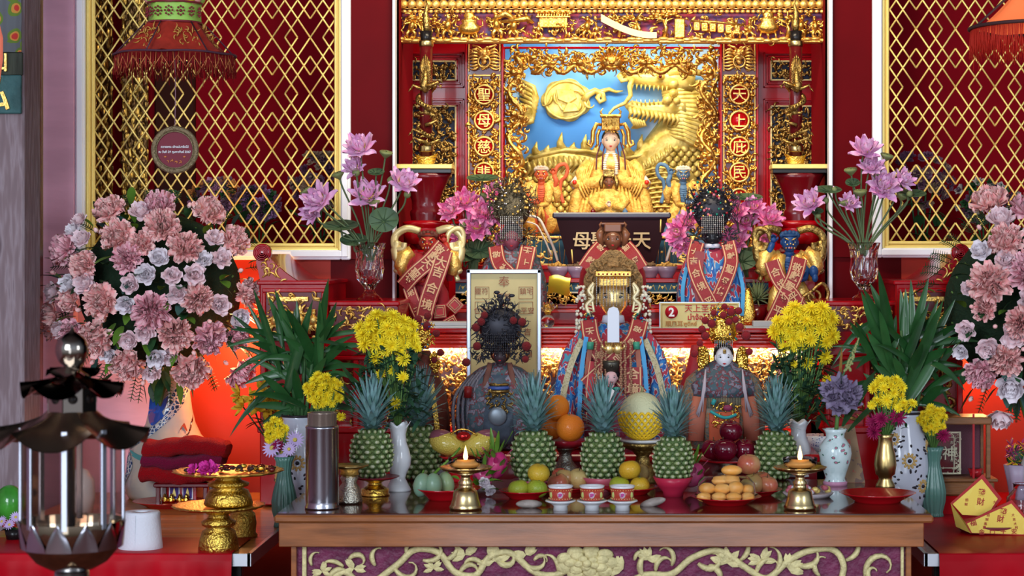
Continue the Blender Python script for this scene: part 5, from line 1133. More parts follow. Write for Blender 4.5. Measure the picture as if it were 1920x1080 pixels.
for s in (-1, 1):
    m_ = MB(); g = random.Random(3)
    for k in range(9): m_.tube([(s*34, -44, 148), (s*(38+g.uniform(-3, 3)), -54, 110), (s*(46+g.uniform(-6, 6)), -56, 66+g.uniform(-6, 6))], 1.3, 4)
    part('tassel', m_, mat('pale_lilac_tassel', (.45, .38, .42), .7), t)
    m_ = MB(); m_.tube([(s*44, -38, 96), (s*50, -44, 60), (s*52, -46, 16)], [14, 16, 15], 12, flat=.5); part('salmon_sleeve', m_, mat('salmon_cloth', (.42, .13, .08), .6), t)
m_ = MB().use(mat('orange_apron', (.55, .10, .04), .6)).box(-28, 28, -58, -54, 10, 70, 2); m_.use(goldpoly); relief(m_, -26, 26, 46, 84, -58, 1.6, 8, 9, 3, .5); m_.use(mat('teal_embroidery', (.03, .3, .3), .5)); m_.tube(smooth([(-26, -62, 72), (-12, -64, 64), (4, -64, 60), (22, -62, 66)], 4), 3, 7); m_.tube([(-22, -62, 84), (-18, -62, 94)], 4, 7); m_.use(mat('plum_button', (.25, .03, .08), .5)).ball((6, -62, 78), (9, 4, 6), 10, 6); part('apron', m_, goldpoly, t)
m_ = MB(); loft(m_, [(70, 26, 20, 10), (110, 34, 20, 14), (150, 20, 14, 14), (190, 12, 10, 12)], 24, .06, 8); part('red_cape', m_, cloth_red, t, loc=(-46, 10, 0))
face(t, (2, -8, 168), 20, skin_white, asp=.8); part('hair', MB().ball((2, 3, 174), (20, 16, 22), 14, 9), hair, t); gilt_crown(t, 0, 194, 262, 38, 5); beads(t, -16, 16, 200, 186, -30, 9, pearl, 1.2, 'bead_curtain', 3)
part('forehead_mark', MB().box(-1, 5, -28, -26, 176, 184, .8), goldd, t)
for (x, z, r) in ((-40, 222, 7), (-34, 238, 7), (-22, 232, 8), (0, 248, 7), (14, 254, 8), (-18, 252, 6), (10, 236, 7), (22, 240, 7), (30, 226, 8), (42, 210, 9), (-44, 196, 6), (-34, 210, 8), (48, 180, 7), (-54, 176, 7), (28, 256, 7), (2, 264, 6)): part('pompom', MB().ball((x, -27, z), r, 12, 8), mat('crimson_pompom', (.32, .012, .02), .9, sheen=.6, bump=.8, bs=400), t)
t = thing('veiled_statue', 'brown-veiled statue with gilt crown half hidden behind the tall yellow chrysanthemums', 'statue', (792, 838, 6.34))
m_ = MB(); loft(m_, [(0, 50, 40, 0), (60, 50, 38, 0), (110, 42, 32, 4), (150, 26, 20, 6), (180, 14, 12, 6)], 50, .05, 12); part('veil', m_, mat('rust_brown_veil', (.13, .03, .02), .45, bump=.4, bs=30, var=.4, vs=20, sheen=.3), t)
face(t, (-14, -16, 176), 17, skin_brown); gilt_crown(t, 0, 184, 232, 24, 8)
for (x, z, r) in ((-6, 240, 8), (10, 228, 8), (28, 214, 7), (36, 178, 7), (24, 164, 6), (-16, 232, 7), (12, 246, 7)): part('pompom', MB().ball((x, -22, z), r, 12, 8), pompom, t)
ribbon(t, [(20, -34, 120), (26, -40, 80), (34, -42, 20)], 9, '', goldpoly, 'gold_band', edge=False)
# ================================================================ FLOWERS AND PLANTS
pk = mat('peony_pink_petal', (.98, .45, .45), .7, var=.4, vs=70, col2=(.98, .72, .66), spec=.2); pk2 = mat('peony_mauve_petal', (.92, .42, .52), .7, var=.4, vs=70, col2=(.95, .64, .66), spec=.2); wp = mat('blush_white_petal', (.93, .80, .84), .7, var=.25, vs=70, col2=(.93, .68, .70), spec=.2); wp2 = mat('cool_white_petal', (.90, .84, .88), .7, spec=.2)
leafg = mat('dark_leaf', (.025, .09, .03), .4, var=.5, vs=30); leafb = mat('blue_green_leaf', (.05, .13, .11), .6, var=.4, vs=30); leafy = mat('fresh_leaf', (.12, .26, .03), .4, var=.4, vs=20); stemg = mat('green_stem', (.10, .20, .05), .5)
ylw = mat('yellow_petal', (.95, .80, .03), .55, var=.2, vs=60, col2=(.92, .70, .02)); mag = mat('magenta_petal', (.36, .01, .09), .6, var=.4, vs=60); lav = mat('lavender_petal', (.55, .42, .70), .6)
lot = mat('lotus_pink_petal', (.78, .34, .64), .5, var=.3, vs=40, col2=(.88, .62, .80)); lotp = mat('bright_lotus_petal', (.88, .16, .46), .5, var=.4, vs=40, col2=(.92, .48, .68)); lotc = mat('lotus_centre', (.75, .60, .12), .6, bump=.6, bs=300); pod = mat('lotus_pod', (.22, .26, .10), .5, var=.3, vs=40)
def petal(mb, base, d, L, w_, cup=.3, curlb=0., ruf=0., n=4, g=rnd, tip=1., rd=0):
    """one petal starting at base, growing along d, cupped"""
    d = V(d).normalized(); s = d.cross(V((0, 0, 1)) if abs(d.z) < .95 else V((1, 0, 0))).normalized(); u = s.cross(d)
    ph = g.uniform(0, 6)
    def f(a, b):
        ww = w_*(sin(pi*(a*.62+.2)) if rd else sin(pi*min(1, a*.85+.12))**.7); x = (b-.5)*2
        return V(base)+d*(L*(a-curlb*a*a*.3))+s*(x*ww*.5)+u*(cup*L*(a*a*.5+x*x*.35*a)-curlb*L*a**3+ruf*L*.12*sin(x*7+ph)*a)
    mb.grid(f, n, 4)
def mk(fn):
    m_ = MB(); fn(m_); return m_
def bloom(m_, layers, seed=1, ruf=.5, rd=0):
    """layers: (count, elevation deg, length, width, cup) flower axis +z"""
    g = random.Random(seed)
    for (n, el, L, w_, cup, r0) in layers:
        for k in range(n):
            a = 2*pi*(k+g.uniform(-.25, .25))/n; e = R(el+g.uniform(-9, 9)); d = V((cos(a)*cos(e), sin(a)*cos(e), sin(e)))
            petal(m_, V((cos(a)*r0, sin(a)*r0, .08*L)), d, L*g.uniform(.85, 1.12), w_*g.uniform(.85, 1.15), cup, 0, ruf, 3, g, 1., rd)
def mesh_of(name, m_, m1):
    me = bpy.data.meshes.new(name); me.from_pydata(m_.v, [], m_.f); 
    for q in (m_.mats or [m1]): me.materials.append(q)
    if len(m_.mats) > 1: me.polygons.foreach_set('material_index', m_.mi)
    me.polygons.foreach_set('use_smooth', m_.sm); me.update(); return me
PE = [mesh_of('peony', mk(lambda m_, s=s: bloom(m_, [(9, -8, .95, .6, .3, .1), (11, 10, 1, .5, .3, .12), (12, 28, .98, .42, .35, .2), (12, 44, .95, .36, .35, .25), (12, 58, .92, .3, .35, .2), (10, 72, .88, .28, .3, .15), (7, 84, .8, .26, .25, .08)], s, 1.5, 1)), (pk, pk2, pk)[s]) for s in range(3)]
RO = [mesh_of('rose', mk(lambda m_, s=s: bloom(m_, [(6, 0, .95, .9, .6, .1), (6, 22, .95, .85, .75, .15), (6, 42, .9, .75, .7, .18), (6, 58, .85, .6, .6, .15), (5, 72, .8, .45, .5, .1), (4, 84, .75, .35, .4, .04)], s+7, .25, 1)), (wp, wp2, wp)[s]) for s in range(3)]
def budm(m_):
    m_.use(pk).ball((0, 0, .6), (.42, .42, .6), 10, 7); m_.use(leafg)
    for k in range(5): a = 2*pi*k/5; petal(m_, (cos(a)*.1, sin(a)*.1, 0), (cos(a)*.5, sin(a)*.5, 1), .7, .4, -.3)
BU = mesh_of('bud', mk(budm), pk)
def lotusm(m_):
    bloom(m_, [(9, 12, 1, .5, .3, .1), (8, 32, .95, .48, .5, .1), (7, 52, .85, .42, .6, .1), (5, 68, .7, .36, .6, .08)], 4, .1); m_.use(lotc); m_.ball((0, 0, .22), (.25, .25, .18), 10, 6)
    for k in range(16): a = 2*pi*k/16; m_.tube([(cos(a)*.2, sin(a)*.2, .2), (cos(a)*.34, sin(a)*.34, .42)], .03, 4)
LO = mesh_of('lotus_flower', mk(lambda m_: (m_.use(lot), lotusm(m_))), lot); LP = mesh_of('lotus_flower', mk(lambda m_: (m_.use(lotp), lotusm(m_))), lotp)
POD = mesh_of('lotus_pod', mk(lambda m_: (m_.lathe([(.15, -.1), (.35, .1), (.85, .55), (1, .8), (.9, .95), (0, .9)], n=18), [m_.ball((cos(k)*.25*(k % 3), sin(k)*.25*(k % 3), .94), .1, 6, 4) for k in range(9)])), pod)
LB = mesh_of('lotus_bud', mk(lambda m_: (m_.use(pod), m_.lathe([(.2, 0), (.55, .3), (.7, .75), (.5, 1.2), (.15, 1.55), (0, 1.65)], n=14), m_.use(lot).lathe([(.3, 1.25), (.16, 1.6), (0, 1.8)], n=10))), pod)
def mumm(m_, n=34, seed=0):
    g = random.Random(seed)
    for (k_, el, L, w_) in ((14, 4, 1, .24), (13, 26, .95, .22), (11, 48, .8, .2), (8, 68, .6, .18)):
        for k in range(k_): a = 2*pi*(k+g.random()*.6)/k_; e = R(el); petal(m_, (0, 0, .05), (cos(a)*cos(e), sin(a)*cos(e), sin(e)), L, w_*1.1, .12, .15, 0, 2, g)
MU = [mesh_of('chrysanthemum', mk(lambda m_, s=s: mumm(m_, 34, s)), ylw) for s in range(2)]; MM = mesh_of('chrysanthemum', mk(lambda m_: mumm(m_, 34, 5)), mag)
def daisy(m_):
    m_.use(lav)
    for k in range(16): a = 2*pi*k/16; petal(m_, (0, 0, 0), (cos(a), sin(a), .15), 1, .3, .1, .1, 0, 2)
    m_.use(lotc).ball((0, 0, .05), (.25, .25, .12), 8, 5)
DA = mesh_of('daisy', mk(daisy), lav)
def put(root, me, x, z, y, r, d, name=None, label=None):
    o = bpy.data.objects.new(name or me.name.split('.')[0], me); COL.objects.link(o); o.parent = root; o.location = (x, y, z); o.scale = (r, r, r)
    o.rotation_euler = (V(d).to_track_quat('Z', 'Y').to_matrix() @ M.Rotation(rnd.uniform(0, 6), 3, 'Z')).to_euler()
    if label: o['label'] = label
    return o
def leaf(mb, p, d, L, w_, droop=.3, n=5):
    p = V(p); d = V(d).normalized(); s = d.cross(V((0, 0, 1)));
    s = s.normalized() if s.length > 1e-3 else V((1, 0, 0))
    if abs(s.y) > .7: s = (s+V((.8, 0, 0))).normalized()
    def f(a, b): x = (b-.5)*2; ww = w_*.5*(sin(pi*(a*.93+.05))**.75); return p+d*(L*a)+V((0, 0, -droop*L*a*a))+s*(x*ww)+V((0, 0, -abs(x)*ww*-.25))
    mb.grid(f, n, 2)
def peony_bouquet(root, big, small, buds, R0, c, leaves=90, seed=1, depth=.75):
    g = random.Random(seed); cx, cz = c
    def loc(px, py, out=0):
        x, z = px-cx, cz-py; d = min(.98, math.hypot(x, z)/R0); y = -R0*depth*math.sqrt(1-d*d); return x, z, y
    for i, (px, py, r) in enumerate(big): x, z, y = loc(px, py); put(root, PE[i % 3], x, z+ZB, y-6, r*1.0, (x, y*1.6-20, z+14))
    for i, (px, py, r) in enumerate(small): x, z, y = loc(px, py); put(root, RO[i % 3], x, z+ZB, y-10, r*1.0, (x*.8, y*1.6-30, z+20))
    for (px, py) in buds: x, z, y = loc(px, py); put(root, BU, x, z+ZB, y-12, 10, (x, y-10, z+20))
    fo = MB()
    for k in range(leaves):
        a = g.uniform(0, 2*pi); d = g.random()**.45*1.02; x, z = cos(a)*R0*d, sin(a)*R0*d*.92; y = -R0*depth*math.sqrt(max(0, 1-d*d))
        fo.use((leafg, leafb, leafg, leafy)[k % 4 if k % 12 else 3]); dd = V((x, y*.9-25, z))+V((g.uniform(-90, 90), g.uniform(-30, 30), g.uniform(-90, 90))); leaf(fo, (x*.95, y*.93, z*.95+ZB), dd, g.uniform(28, 48), g.uniform(14, 22), .25)
    for k in range(46):
        a = g.uniform(0, 2*pi); x, z = cos(a)*R0*.85, sin(a)*R0*.8; fo.use(leafg)
        d = V((x, -20, z)).normalized(); p0 = V((x, 0, z+ZB)); fo.tube([p0, p0+d*26+V((0, 0, -3)), p0+d*46+V((0, 0, -12))], .7, 4)
        for j in range(7):
            q = p0+d*(10+j*5)+V((0, 0, -j*1.6)); s = V((-d.z, 0, d.x))
            for sg in (-1, 1): fo.tube([q, q+s*sg*8+d*4], [.9, .3], 4)
    fo.use(stemg)
    for k in range(30): a = 2*pi*k/30; fo.tube([(0, 0, ZB-R0*1.1), (cos(a)*R0*.3, -R0*.2, ZB-R0*.2), (cos(a)*R0*.75, -R0*.2*depth, ZB+sin(a)*R0*.7)], 2, 5)
    part('foliage', fo, leafg, root)
    part('shade_core', MB().ball((0, 0, ZB), (R0*.78, R0*.5, R0*.74), 18, 12), mat('painted_shade_greenery', (.012, .03, .014), .9, bump=1, bs=60), root)  # dark core ball, the shade between the flowers put into its colour
Yv = 6.62
t = thing('peony_bouquet', 'huge round bouquet of pink peonies and blush roses in the blue dragon vase', 'bouquet', (300, 700, Yv)); ZB = 155
big = [(232, 402, 28), (322, 392, 28), (404, 405, 30), (256, 448, 30), (276, 486, 27), (333, 430, 32), (374, 467, 30), (148, 470, 28), (196, 498, 27), (232, 562, 32), (320, 578, 34), (397, 557, 28), (122, 588, 28), (172, 618, 26), (218, 626, 32), (358, 618, 31), (412, 626, 30), (270, 672, 30), (375, 683, 34), (452, 690, 29), (474, 548, 26), (448, 455, 28), (455, 625, 24), (165, 560, 22), (300, 460, 22)]
small = [(170, 418, 15), (160, 438, 16), (187, 452, 19), (292, 403, 20), (333, 485, 19), (356, 516, 18), (393, 515, 20), (312, 513, 20), (283, 531, 18), (200, 530, 21), (167, 531, 20), (127, 547, 19), (364, 549, 18), (274, 567, 18), (434, 568, 20), (434, 486, 19), (408, 488, 16), (278, 629, 19), (307, 617, 18), (323, 661, 20), (311, 688, 18), (140, 612, 18), (461, 592, 20), (108, 622, 14), (420, 450, 17), (235, 655, 16), (345, 660, 16)]
buds = [(214, 437), (290, 492), (380, 442), (187, 577), (203, 670), (282, 653), (386, 652), (415, 597), (92, 618), (292, 706), (432, 673), (127, 512), (142, 557), (463, 508), (210, 382), (372, 392), (350, 700), (190, 692)]
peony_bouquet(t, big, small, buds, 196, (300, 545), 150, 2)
t = thing('peony_bouquet', 'large pink peony and white rose bouquet cut off by the right edge', 'bouquet', (1925, 790, 6.35)); ZB = 215
big = [(1870, 388, 34), (1932, 400, 32), (1883, 457, 32), (1853, 530, 38), (1918, 512, 36), (1905, 600, 32), (1880, 665, 30), (1842, 690, 28), (1940, 470, 30), (1960, 560, 34), (1950, 650, 32), (1990, 500, 30), (1842, 575, 22)]
small = [(1880, 418, 24), (1839, 474, 20), (1878, 490, 20), (1812, 614, 18), (1806, 652, 16), (1850, 645, 22), (1890, 622, 22), (1893, 712, 28), (1890, 770, 27), (1918, 560, 22), (1930, 440, 20), (1817, 540, 16), (1960, 720, 26), (1945, 610, 22)]
buds = [(1843, 432), (1816, 692), (1842, 400), (1868, 488), (1860, 606), (1908, 645), (1822, 572), (1836, 740), (1850, 720)]
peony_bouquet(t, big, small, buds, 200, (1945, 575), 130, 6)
# --- lotus arrangements
def lotus_arr(label, at, flowers, pods, budz, leaves_, mouth, me, cat='lotus bouquet', curly=False, sc=1, stemr=1.7):
    t = thing('lotus_bouquet', label, cat, at); cx, cy = at[0], at[1]; s_ = MB(); g = random.Random(int(cx))
    def stem(x, z, y):
        b = g.uniform(-.3, .3)*60 if curly else 0
        pts = [(mouth[0]-cx+g.uniform(-8, 8), 0, cy-mouth[1]-20), ((x*.35+(mouth[0]-cx)*.65)+b*.3, y*.3, (cy-mouth[1])+(z-(cy-mouth[1]))*.35-(12 if curly else 0)), (x*.9+(b*.4 if curly else 0), y*.8, z-20), (x, y, z)]
        s_.tube(smooth(pts, 5), stemr, 6)
    for (px, py, r, dx, dz) in flowers: x, z = px-cx, cy-py; y = g.uniform(-22, 4); stem(x, z, y); put(t, me, x, z, y, r, (dx, -.75, dz))
    for (px, py, r) in pods: x, z = px-cx, cy-py; y = g.uniform(-26, 6); stem(x, z, y); put(t, POD, x, z-3, y, r, (x*.006, -.25, 1))
    for (px, py, r) in budz: x, z = px-cx, cy-py; y = g.uniform(-26, 6); stem(x, z-8, y); put(t, LB, x, z-10, y, r, (x*.006, -.1, 1))
    for i, (px, py, r, dy) in enumerate(leaves_):
        x, z = px-cx, cy-py; y = -22 if dy > .5 else -6; stem(x, z, y); m_ = MB(); n = 28; fl = 1-dy*.0
        m_.grid(lambda u, v_: (x+cos(u*2*pi)*r*v_, y+(sin(u*2*pi)*r*v_*(1-dy))+2*sin(u*8*pi)*v_*v_, z+sin(u*2*pi)*r*v_*(.25+.7*dy)+3*v_*v_), n, 4)
        for q in range(9): a = 2*pi*q/9; m_.tube([(x, y-1, z), (x+cos(a)*r*.9, y-1.5+sin(a)*r*.9*(1-dy), z+sin(a)*r*.9*(.25+.7*dy)+2.5)], [1, .4], 4)
        part('lotus_leaf', m_, mat('lotus_leaf_green', (.07, .13, .06), .5, var=.4, vs=20), t)
    part('stems', s_, mat('lotus_stem', (.10, .14, .06), .5), t); return t
YV = 6.53
lotus_arr('pink lotus bouquet with seed pods in the left crystal vase', (693, 470, YV), [(677, 284, 34, -.1, .7), (690, 372, 36, 0, .55), (755, 348, 32, .4, .6), (606, 380, 36, -.4, .5), (668, 318, 24, -.3, .5), (592, 398, 26, -.5, .1)], [(723, 293, 13), (637, 332, 13), (700, 385, 15), (580, 362, 12)], [(733, 336, 10), (671, 322, 11), (763, 362, 10), (600, 350, 8)], [(722, 415, 28, .85), (640, 425, 34, .1), (706, 325, 16, .3), (664, 452, 26, .3)], (693, 470), LO)
lotus_arr('pink lotus bouquet with many curling stems in the right crystal vase', (1618, 460, YV), [(1622, 288, 32, 0, .8), (1632, 318, 26, -.1, .6), (1655, 352, 36, .1, .4), (1690, 340, 24, .6, .5), (1520, 386, 32, -.4, .6), (1590, 384, 22, .2, .4), (1650, 362, 20, 0, .5)], [(1660, 298, 13), (1596, 325, 13), (1584, 384, 12), (1612, 366, 13), (1688, 372, 13), (1640, 330, 9)], [(1550, 372, 9), (1536, 400, 8), (1700, 360, 9), (1566, 352, 8)], [(1552, 358, 26, .1), (1530, 398, 14, .3), (1710, 365, 26, .1), (1598, 345, 14, .5)], (1618, 458), LO, curly=True)
lotus_arr('bright pink artificial lotus bunch left of the niche behind the dark-pink-faced statue', (885, 520, 6.95), [(848, 398, 26, -.3, .4), (872, 382, 28, 0, .6), (905, 400, 28, .2, .3), (928, 366, 24, .3, .5), (895, 425, 32, 0, .2), (868, 440, 24, -.3, .1), (930, 405, 24, .4, .3), (944, 380, 18, .3, .4), (940, 450, 20, .2, 0)], [(912, 372, 12)], [(910, 396, 10), (870, 420, 10), (930, 345, 9)], [(905, 336, 30, .02), (900, 470, 30, .5), (870, 480, 26, .4)], (885, 500), LP)
lotus_arr('bright pink artificial lotus bunch right of the niche behind the black-faced statue', (1400, 520, 6.95), [(1380, 400, 26, -.2, .4), (1395, 418, 28, 0, .4), (1440, 412, 28, .3, .4), (1378, 452, 28, 0, .2), (1290, 420, 24, -.2, .4), (1272, 438, 26, -.4, .1), (1280, 458, 24, -.3, 0), (1430, 440, 24, .3, .1), (1412, 392, 22, 0, .5)], [(1412, 400, 13)], [(1350, 380, 9), (1345, 395, 9)], [(1400, 372, 30, .02), (1420, 480, 30, .4), (1390, 490, 28, .6)], (1395, 500), LP)
# --- chrysanthemums
def mums(label, at, heads, foliage, mouth, extra=(), seed=1, strap=(), name='chrysanthemum_bouquet'):
    t = thing(name, label, 'bouquet', at); cx, cy = at[0], at[1]; g = random.Random(seed); s_ = MB().use(stemg); i = 0
    for (px, py, r, me, dx, dz) in list(heads)+list(extra):
        x, z = px-cx, cy-py; y = -g.uniform(4, 22); s_.tube([(mouth[0]-cx, 0, cy-mouth[1]-14), (x*.5, y*.4, (cy-mouth[1])*.6+z*.4), (x, y+3, z-2)], 1.3, 5); put(t, me, x, z, y, r, (dx+g.uniform(-.2, .2), -.8, dz+g.uniform(-.2, .2)))
    for (x0, x1, y0, y1, n, mm, L) in foliage:
        s_.use(mm)
        for k in range(n): px, py = g.uniform(x0, x1), g.uniform(y0, y1); leaf(s_, (px-cx, g.uniform(-16, 6), cy-py), (g.uniform(-1, 1), g.uniform(-.6, .2), g.uniform(-.3, 1)), L*g.uniform(.6, 1.2), L*.32, .3)
    for (x0, y0, x1, y1, w_) in strap:
        s_.use(leafg); a, b = V((x0-cx, -6, cy-y0)), V((x1-cx, -12, cy-y1)); leaf(s_, a, b-a, (b-a).length, w_, .08, 7)
    part('foliage', s_, stemg, t); return t
def dome(cx, cy, rx, ry, n, r, seed, me=None):
    g = random.Random(seed); out = []
    for k in range(n):
        f = (k+.5)/n; d = math.sqrt(f); a = k*2.39996; out.append((cx+cos(a)*rx*d, cy+sin(a)*ry*d, r*g.uniform(.85, 1.1), me or MU[k % 2], cos(a)*d*.7, -sin(a)*d*.6+.35))
    return out
_, py_, Y1 = onto(747, 923, .85, 24)
vc = (747, 793, Y1)
mleaf = mat('chrysanthemum_leaf', (.03, .09, .045), .55, var=.4, vs=30)
mums('tall yellow chrysanthemum bunch in the left white vase', (747, 800, Y1), dome(727, 625, 56, 38, 30, 17, 1)+[(705, 672, 17, MU[0], 0, -.2), (758, 672, 16, MU[1], .1, .1), (783, 652, 11, MU[0], .4, .3), (716, 700, 11, MU[0], 0, 0), (738, 694, 12, MU[1], .1, 0), (757, 706, 13, MU[0], .3, 0), (742, 755, 14, MU[1], 0, .1), (718, 690, 9, MU[1], -.3, 0)], [(690, 790, 655, 790, 260, mleaf, 34), (665, 700, 690, 760, 26, leafg, 30)], (747, 795), seed=2, strap=[(700, 770, 636, 668, 16), (705, 780, 625, 720, 14)])
_, py_, Y2 = onto(1497, 880, .85, 24)
mums('tall yellow chrysanthemum bunch in the right white vase', (1497, 800, Y2), dome(1508, 612, 60, 40, 32, 17, 3)+[(1457, 628, 14, MU[0], -.4, 0), (1500, 640, 13, MU[0], 0, 0), (1548, 640, 16, MU[1], .3, 0), (1514, 680, 17, MU[1], 0, .2), (1545, 668, 17, MU[0], .4, .1), (1550, 712, 12, MU[1], .3, -.2), (1548, 735, 9, MU[1], .3, -.2), (1487, 682, 9, MU[0], 0, 0), (1499, 752, 6, MU[0], 0, 0), (1470, 650, 13, MU[1], -.3, 0)], [(1450, 1545, 650, 790, 280, mleaf, 34)], (1497, 795), seed=4)
# small bunches
_, py_, Y3 = onto(1660, 917, .85, 20)
mums('yellow and magenta chrysanthemums in the brass vase', (1660, 815, Y3), dome(1663, 722, 34, 14, 12, 13, 7)+dome(1668, 745, 26, 10, 7, 12, 8)+dome(1640, 755, 14, 6, 3, 11, 9)+dome(1690, 760, 22, 9, 6, 11, 10), [(1630, 1700, 750, 812, 24, leafg, 18)], (1660, 812), [(1641, 793, 21, MM, -.3, .1), (1636, 808, 17, MM, -.5, -.2), (1650, 785, 16, MM, 0, .2), (1681, 782, 20, MM, .3, .1)], 5)
Y4 = 6.2
mums('round yellow chrysanthemum head with a magenta one in the right green fluted vase', (1750, 835, Y4), dome(1747, 785, 26, 24, 20, 10, 12), [(1725, 1775, 800, 834, 16, leafg, 14)], (1750, 836), [(1766, 815, 16, MM, .3, -.1)], 6)
Y5 = 5.99
mums('yellow, lavender and magenta flowers in the left green fluted vase', (533, 862, Y5), dome(519, 806, 20, 20, 16, 10, 13), [(505, 560, 830, 862, 16, leafg, 12)], (533, 862), [(513, 838, 20, DA, -.2, .1), (528, 846, 19, DA, 0, 0), (554, 824, 18, DA, .3, .2), (523, 834, 14, MM, 0, .2), (545, 840, 14, DA, .2, 0)], 7)
mums('round yellow chrysanthemum bunch behind the steel cylinder', (610, 800, 6.0), dome(608, 732, 34, 30, 30, 11, 14)+[(640, 780, 11, MU[0], .3, -.3)], [(585, 640, 760, 800, 14, leafg, 16)], (610, 796), seed=8)
# yellow lilies behind the left potted plant
t = thing('lily_bunch', 'loose yellow lilies at the left behind the potted plant', 'flowers', (495, 790, 6.3)); me = mesh_of('lily', mk(lambda m_: bloom(m_, [(6, 25, 1, .5, .3, .05), (3, 50, .8, .3, .3, .05)], 3, .2)), mat('golden_lily_petal', (.80, .48, .03), .5, var=.4, vs=40))
for (x, z, r) in ((-38, 30, 22), (-22, 42, 20), (0, 54, 24), (12, 40, 22), (25, 30, 22), (-10, 28, 24), (6, 22, 22), (-44, 52, 18), (28, 18, 18)): put(t, me, x, z, -6, r, (x*.02, -.9, .3))
m_ = MB(); [m_.tube([(10, 0, -40), (x*.5, 0, 0), (x, -4, 30)], 1.5, 5) for x in (-40, -20, 0, 20)]; [leaf(m_, (0, -4, 0), (rnd.uniform(-1, 1), -.3, rnd.uniform(-.4, .5)), 34, 10) for k in range(10)]; part('foliage', m_, leafg, t)
# purple rosette flowers in the floral vase
_, py_, Y6 = onto(1566, 912, .85, 24)
t = thing('purple_rosette_bunch', 'dusty purple rosette flowers with long leaves in the floral porcelain vase', 'bouquet', (1566, 815, Y6)); pr = mat('dusty_purple_petal', (.20, .15, .25), .6, var=.4, vs=40, col2=(.30, .25, .36))
me = mesh_of('rosette', mk(lambda m_: bloom(m_, [(8, 10, 1, .6, .4, .05), (7, 35, .85, .5, .5, .05), (6, 60, .6, .4, .5, .04)], 6, .2)), pr)
for (px, py, r) in ((1562, 745, 24), (1588, 752, 26), (1575, 722, 22), (1598, 735, 20), (1572, 765, 20), (1552, 728, 16)): put(t, me, px-1566, 815-py, -6, r, ((px-1575)*.02, -.9, .3))
m_ = MB().use(leafg)
for (x0, y0, x1, y1, w_) in ((1580, 800, 1640, 690, 30), (1570, 790, 1578, 640, 26), (1590, 810, 1660, 735, 20), (1555, 800, 1530, 760, 14)): a, b = V((x0-1566, 0, 815-y0)), V((x1-1566, -8, 815-y1)); leaf(m_, a, b-a, (b-a).length, w_, .05, 7)
m_.use(stemg).tube([(0, 0, -10), (4, 0, 30), (8, -2, 70)], 4, 7); m_.use(mat('spike_flower', (.3, .32, .12), .6))
for k in range(60): u = k/60; m_.ball((22+u*22+rnd.uniform(-6, 6)*(1-u), -4, 120+u*62), 2.6*(1.2-u*.6), 6, 4)
part('foliage', m_, leafg, t)
# --- strap-leaved potted plants
def strapplant(label, at, leaves_, stems):
    t = thing('potted_plant', label, 'plant', at); cx, cy = at[0], at[1]; m_ = MB(); g = random.Random(int(cx))
    lg = [mat('strap_leaf_a', (.018, .085, .02), .32, var=.4, vs=14, coat=.2), mat('strap_leaf_b', (.03, .12, .03), .35, var=.3, vs=14, coat=.2)]
    for i, (x0, y0, x1, y1, w_, dr) in enumerate(list(leaves_)+[(a_+g.uniform(-14, 14), b_, c_+g.uniform(-34, 34), d_+g.uniform(-6, 44), e_*.8, f_+.12) for a_, b_, c_, d_, e_, f_ in leaves_]):
        m_.use(lg[i % 2]); a, b = V((x0-cx+g.uniform(-12, 12), g.uniform(-10, 12), cy-y0)), V((x1-cx, g.uniform(-70, 20), cy-y1)); d = b-a; L = d.length
        side = V((0, 1, 0)).cross(d).normalized(); 
        def f(u, v_): x = (v_-.5)*2; ww = w_*.38*sin(pi*min(1, u*.9+.1))**.8; return a+d*u+V((0, 0, dr*L*(u-u*u)*1.2))+side*x*ww+V((0, -abs(x)*ww*.35+3*sin(u*3+i), 0))
        m_.grid(f, 10, 2)
    part('leaves', m_, lg[0], t); s_ = MB()
    for (x0, y0, x1, y1) in stems: s_.tube([(x0-cx, 0, cy-y0), ((x0+x1)/2-cx, -2, cy-(y0+y1)/2), (x1-cx, 0, cy-y1)], [4, 3.6, 3], 7)
    part('stems', s_, mat('ribbed_green_stem', (.07, .17, .06), .5, var=.4, vs=60), t); return t
L1 = [(540, 760, 592, 560, 26, 0), (560, 700, 520, 540, 22, 0), (600, 700, 626, 520, 22, .1), (560, 700, 556, 560, 18, 0), (520, 700, 485, 540, 18, .1), (600, 660, 690, 648, 16, .2), (540, 640, 440, 616, 16, .15), (530, 660, 440, 700, 14, .3), (560, 720, 440, 650, 16, .35), (590, 720, 520, 580, 20, .1), (600, 740, 650, 700, 16, .4), (570, 700, 460, 720, 20, .25), (600, 700, 700, 690, 14, .3), (560, 770, 470, 760, 20, .2), (575, 690, 640, 590, 20, .2), (545, 650, 506, 556, 20, 0), (530, 690, 430, 590, 14, .2), (560, 770, 500, 700, 22, .2), (590, 770, 660, 760, 18, .3), (600, 660, 632, 565, 18, 0), (590, 690, 560, 590, 26, 0), (570, 640, 720, 620, 12, .15), (560, 740, 600, 640, 28, 0), (575, 760, 540, 660, 28, 0), (610, 700, 668, 745, 18, .35), (540, 720, 460, 780, 16, .3), (560, 680, 480, 640, 22, .2), (600, 690, 664, 640, 22, .2), (580, 650, 548, 576, 22, 0)]
strapplant('dark green strap-leaved plant in the left white flowered pot', (560, 778, 6.2), L1, [(548, 790, 530, 640), (560, 790, 556, 650), (572, 790, 590, 640), (580, 790, 612, 650), (555, 790, 545, 660), (566, 790, 572, 640), (585, 790, 628, 690)])
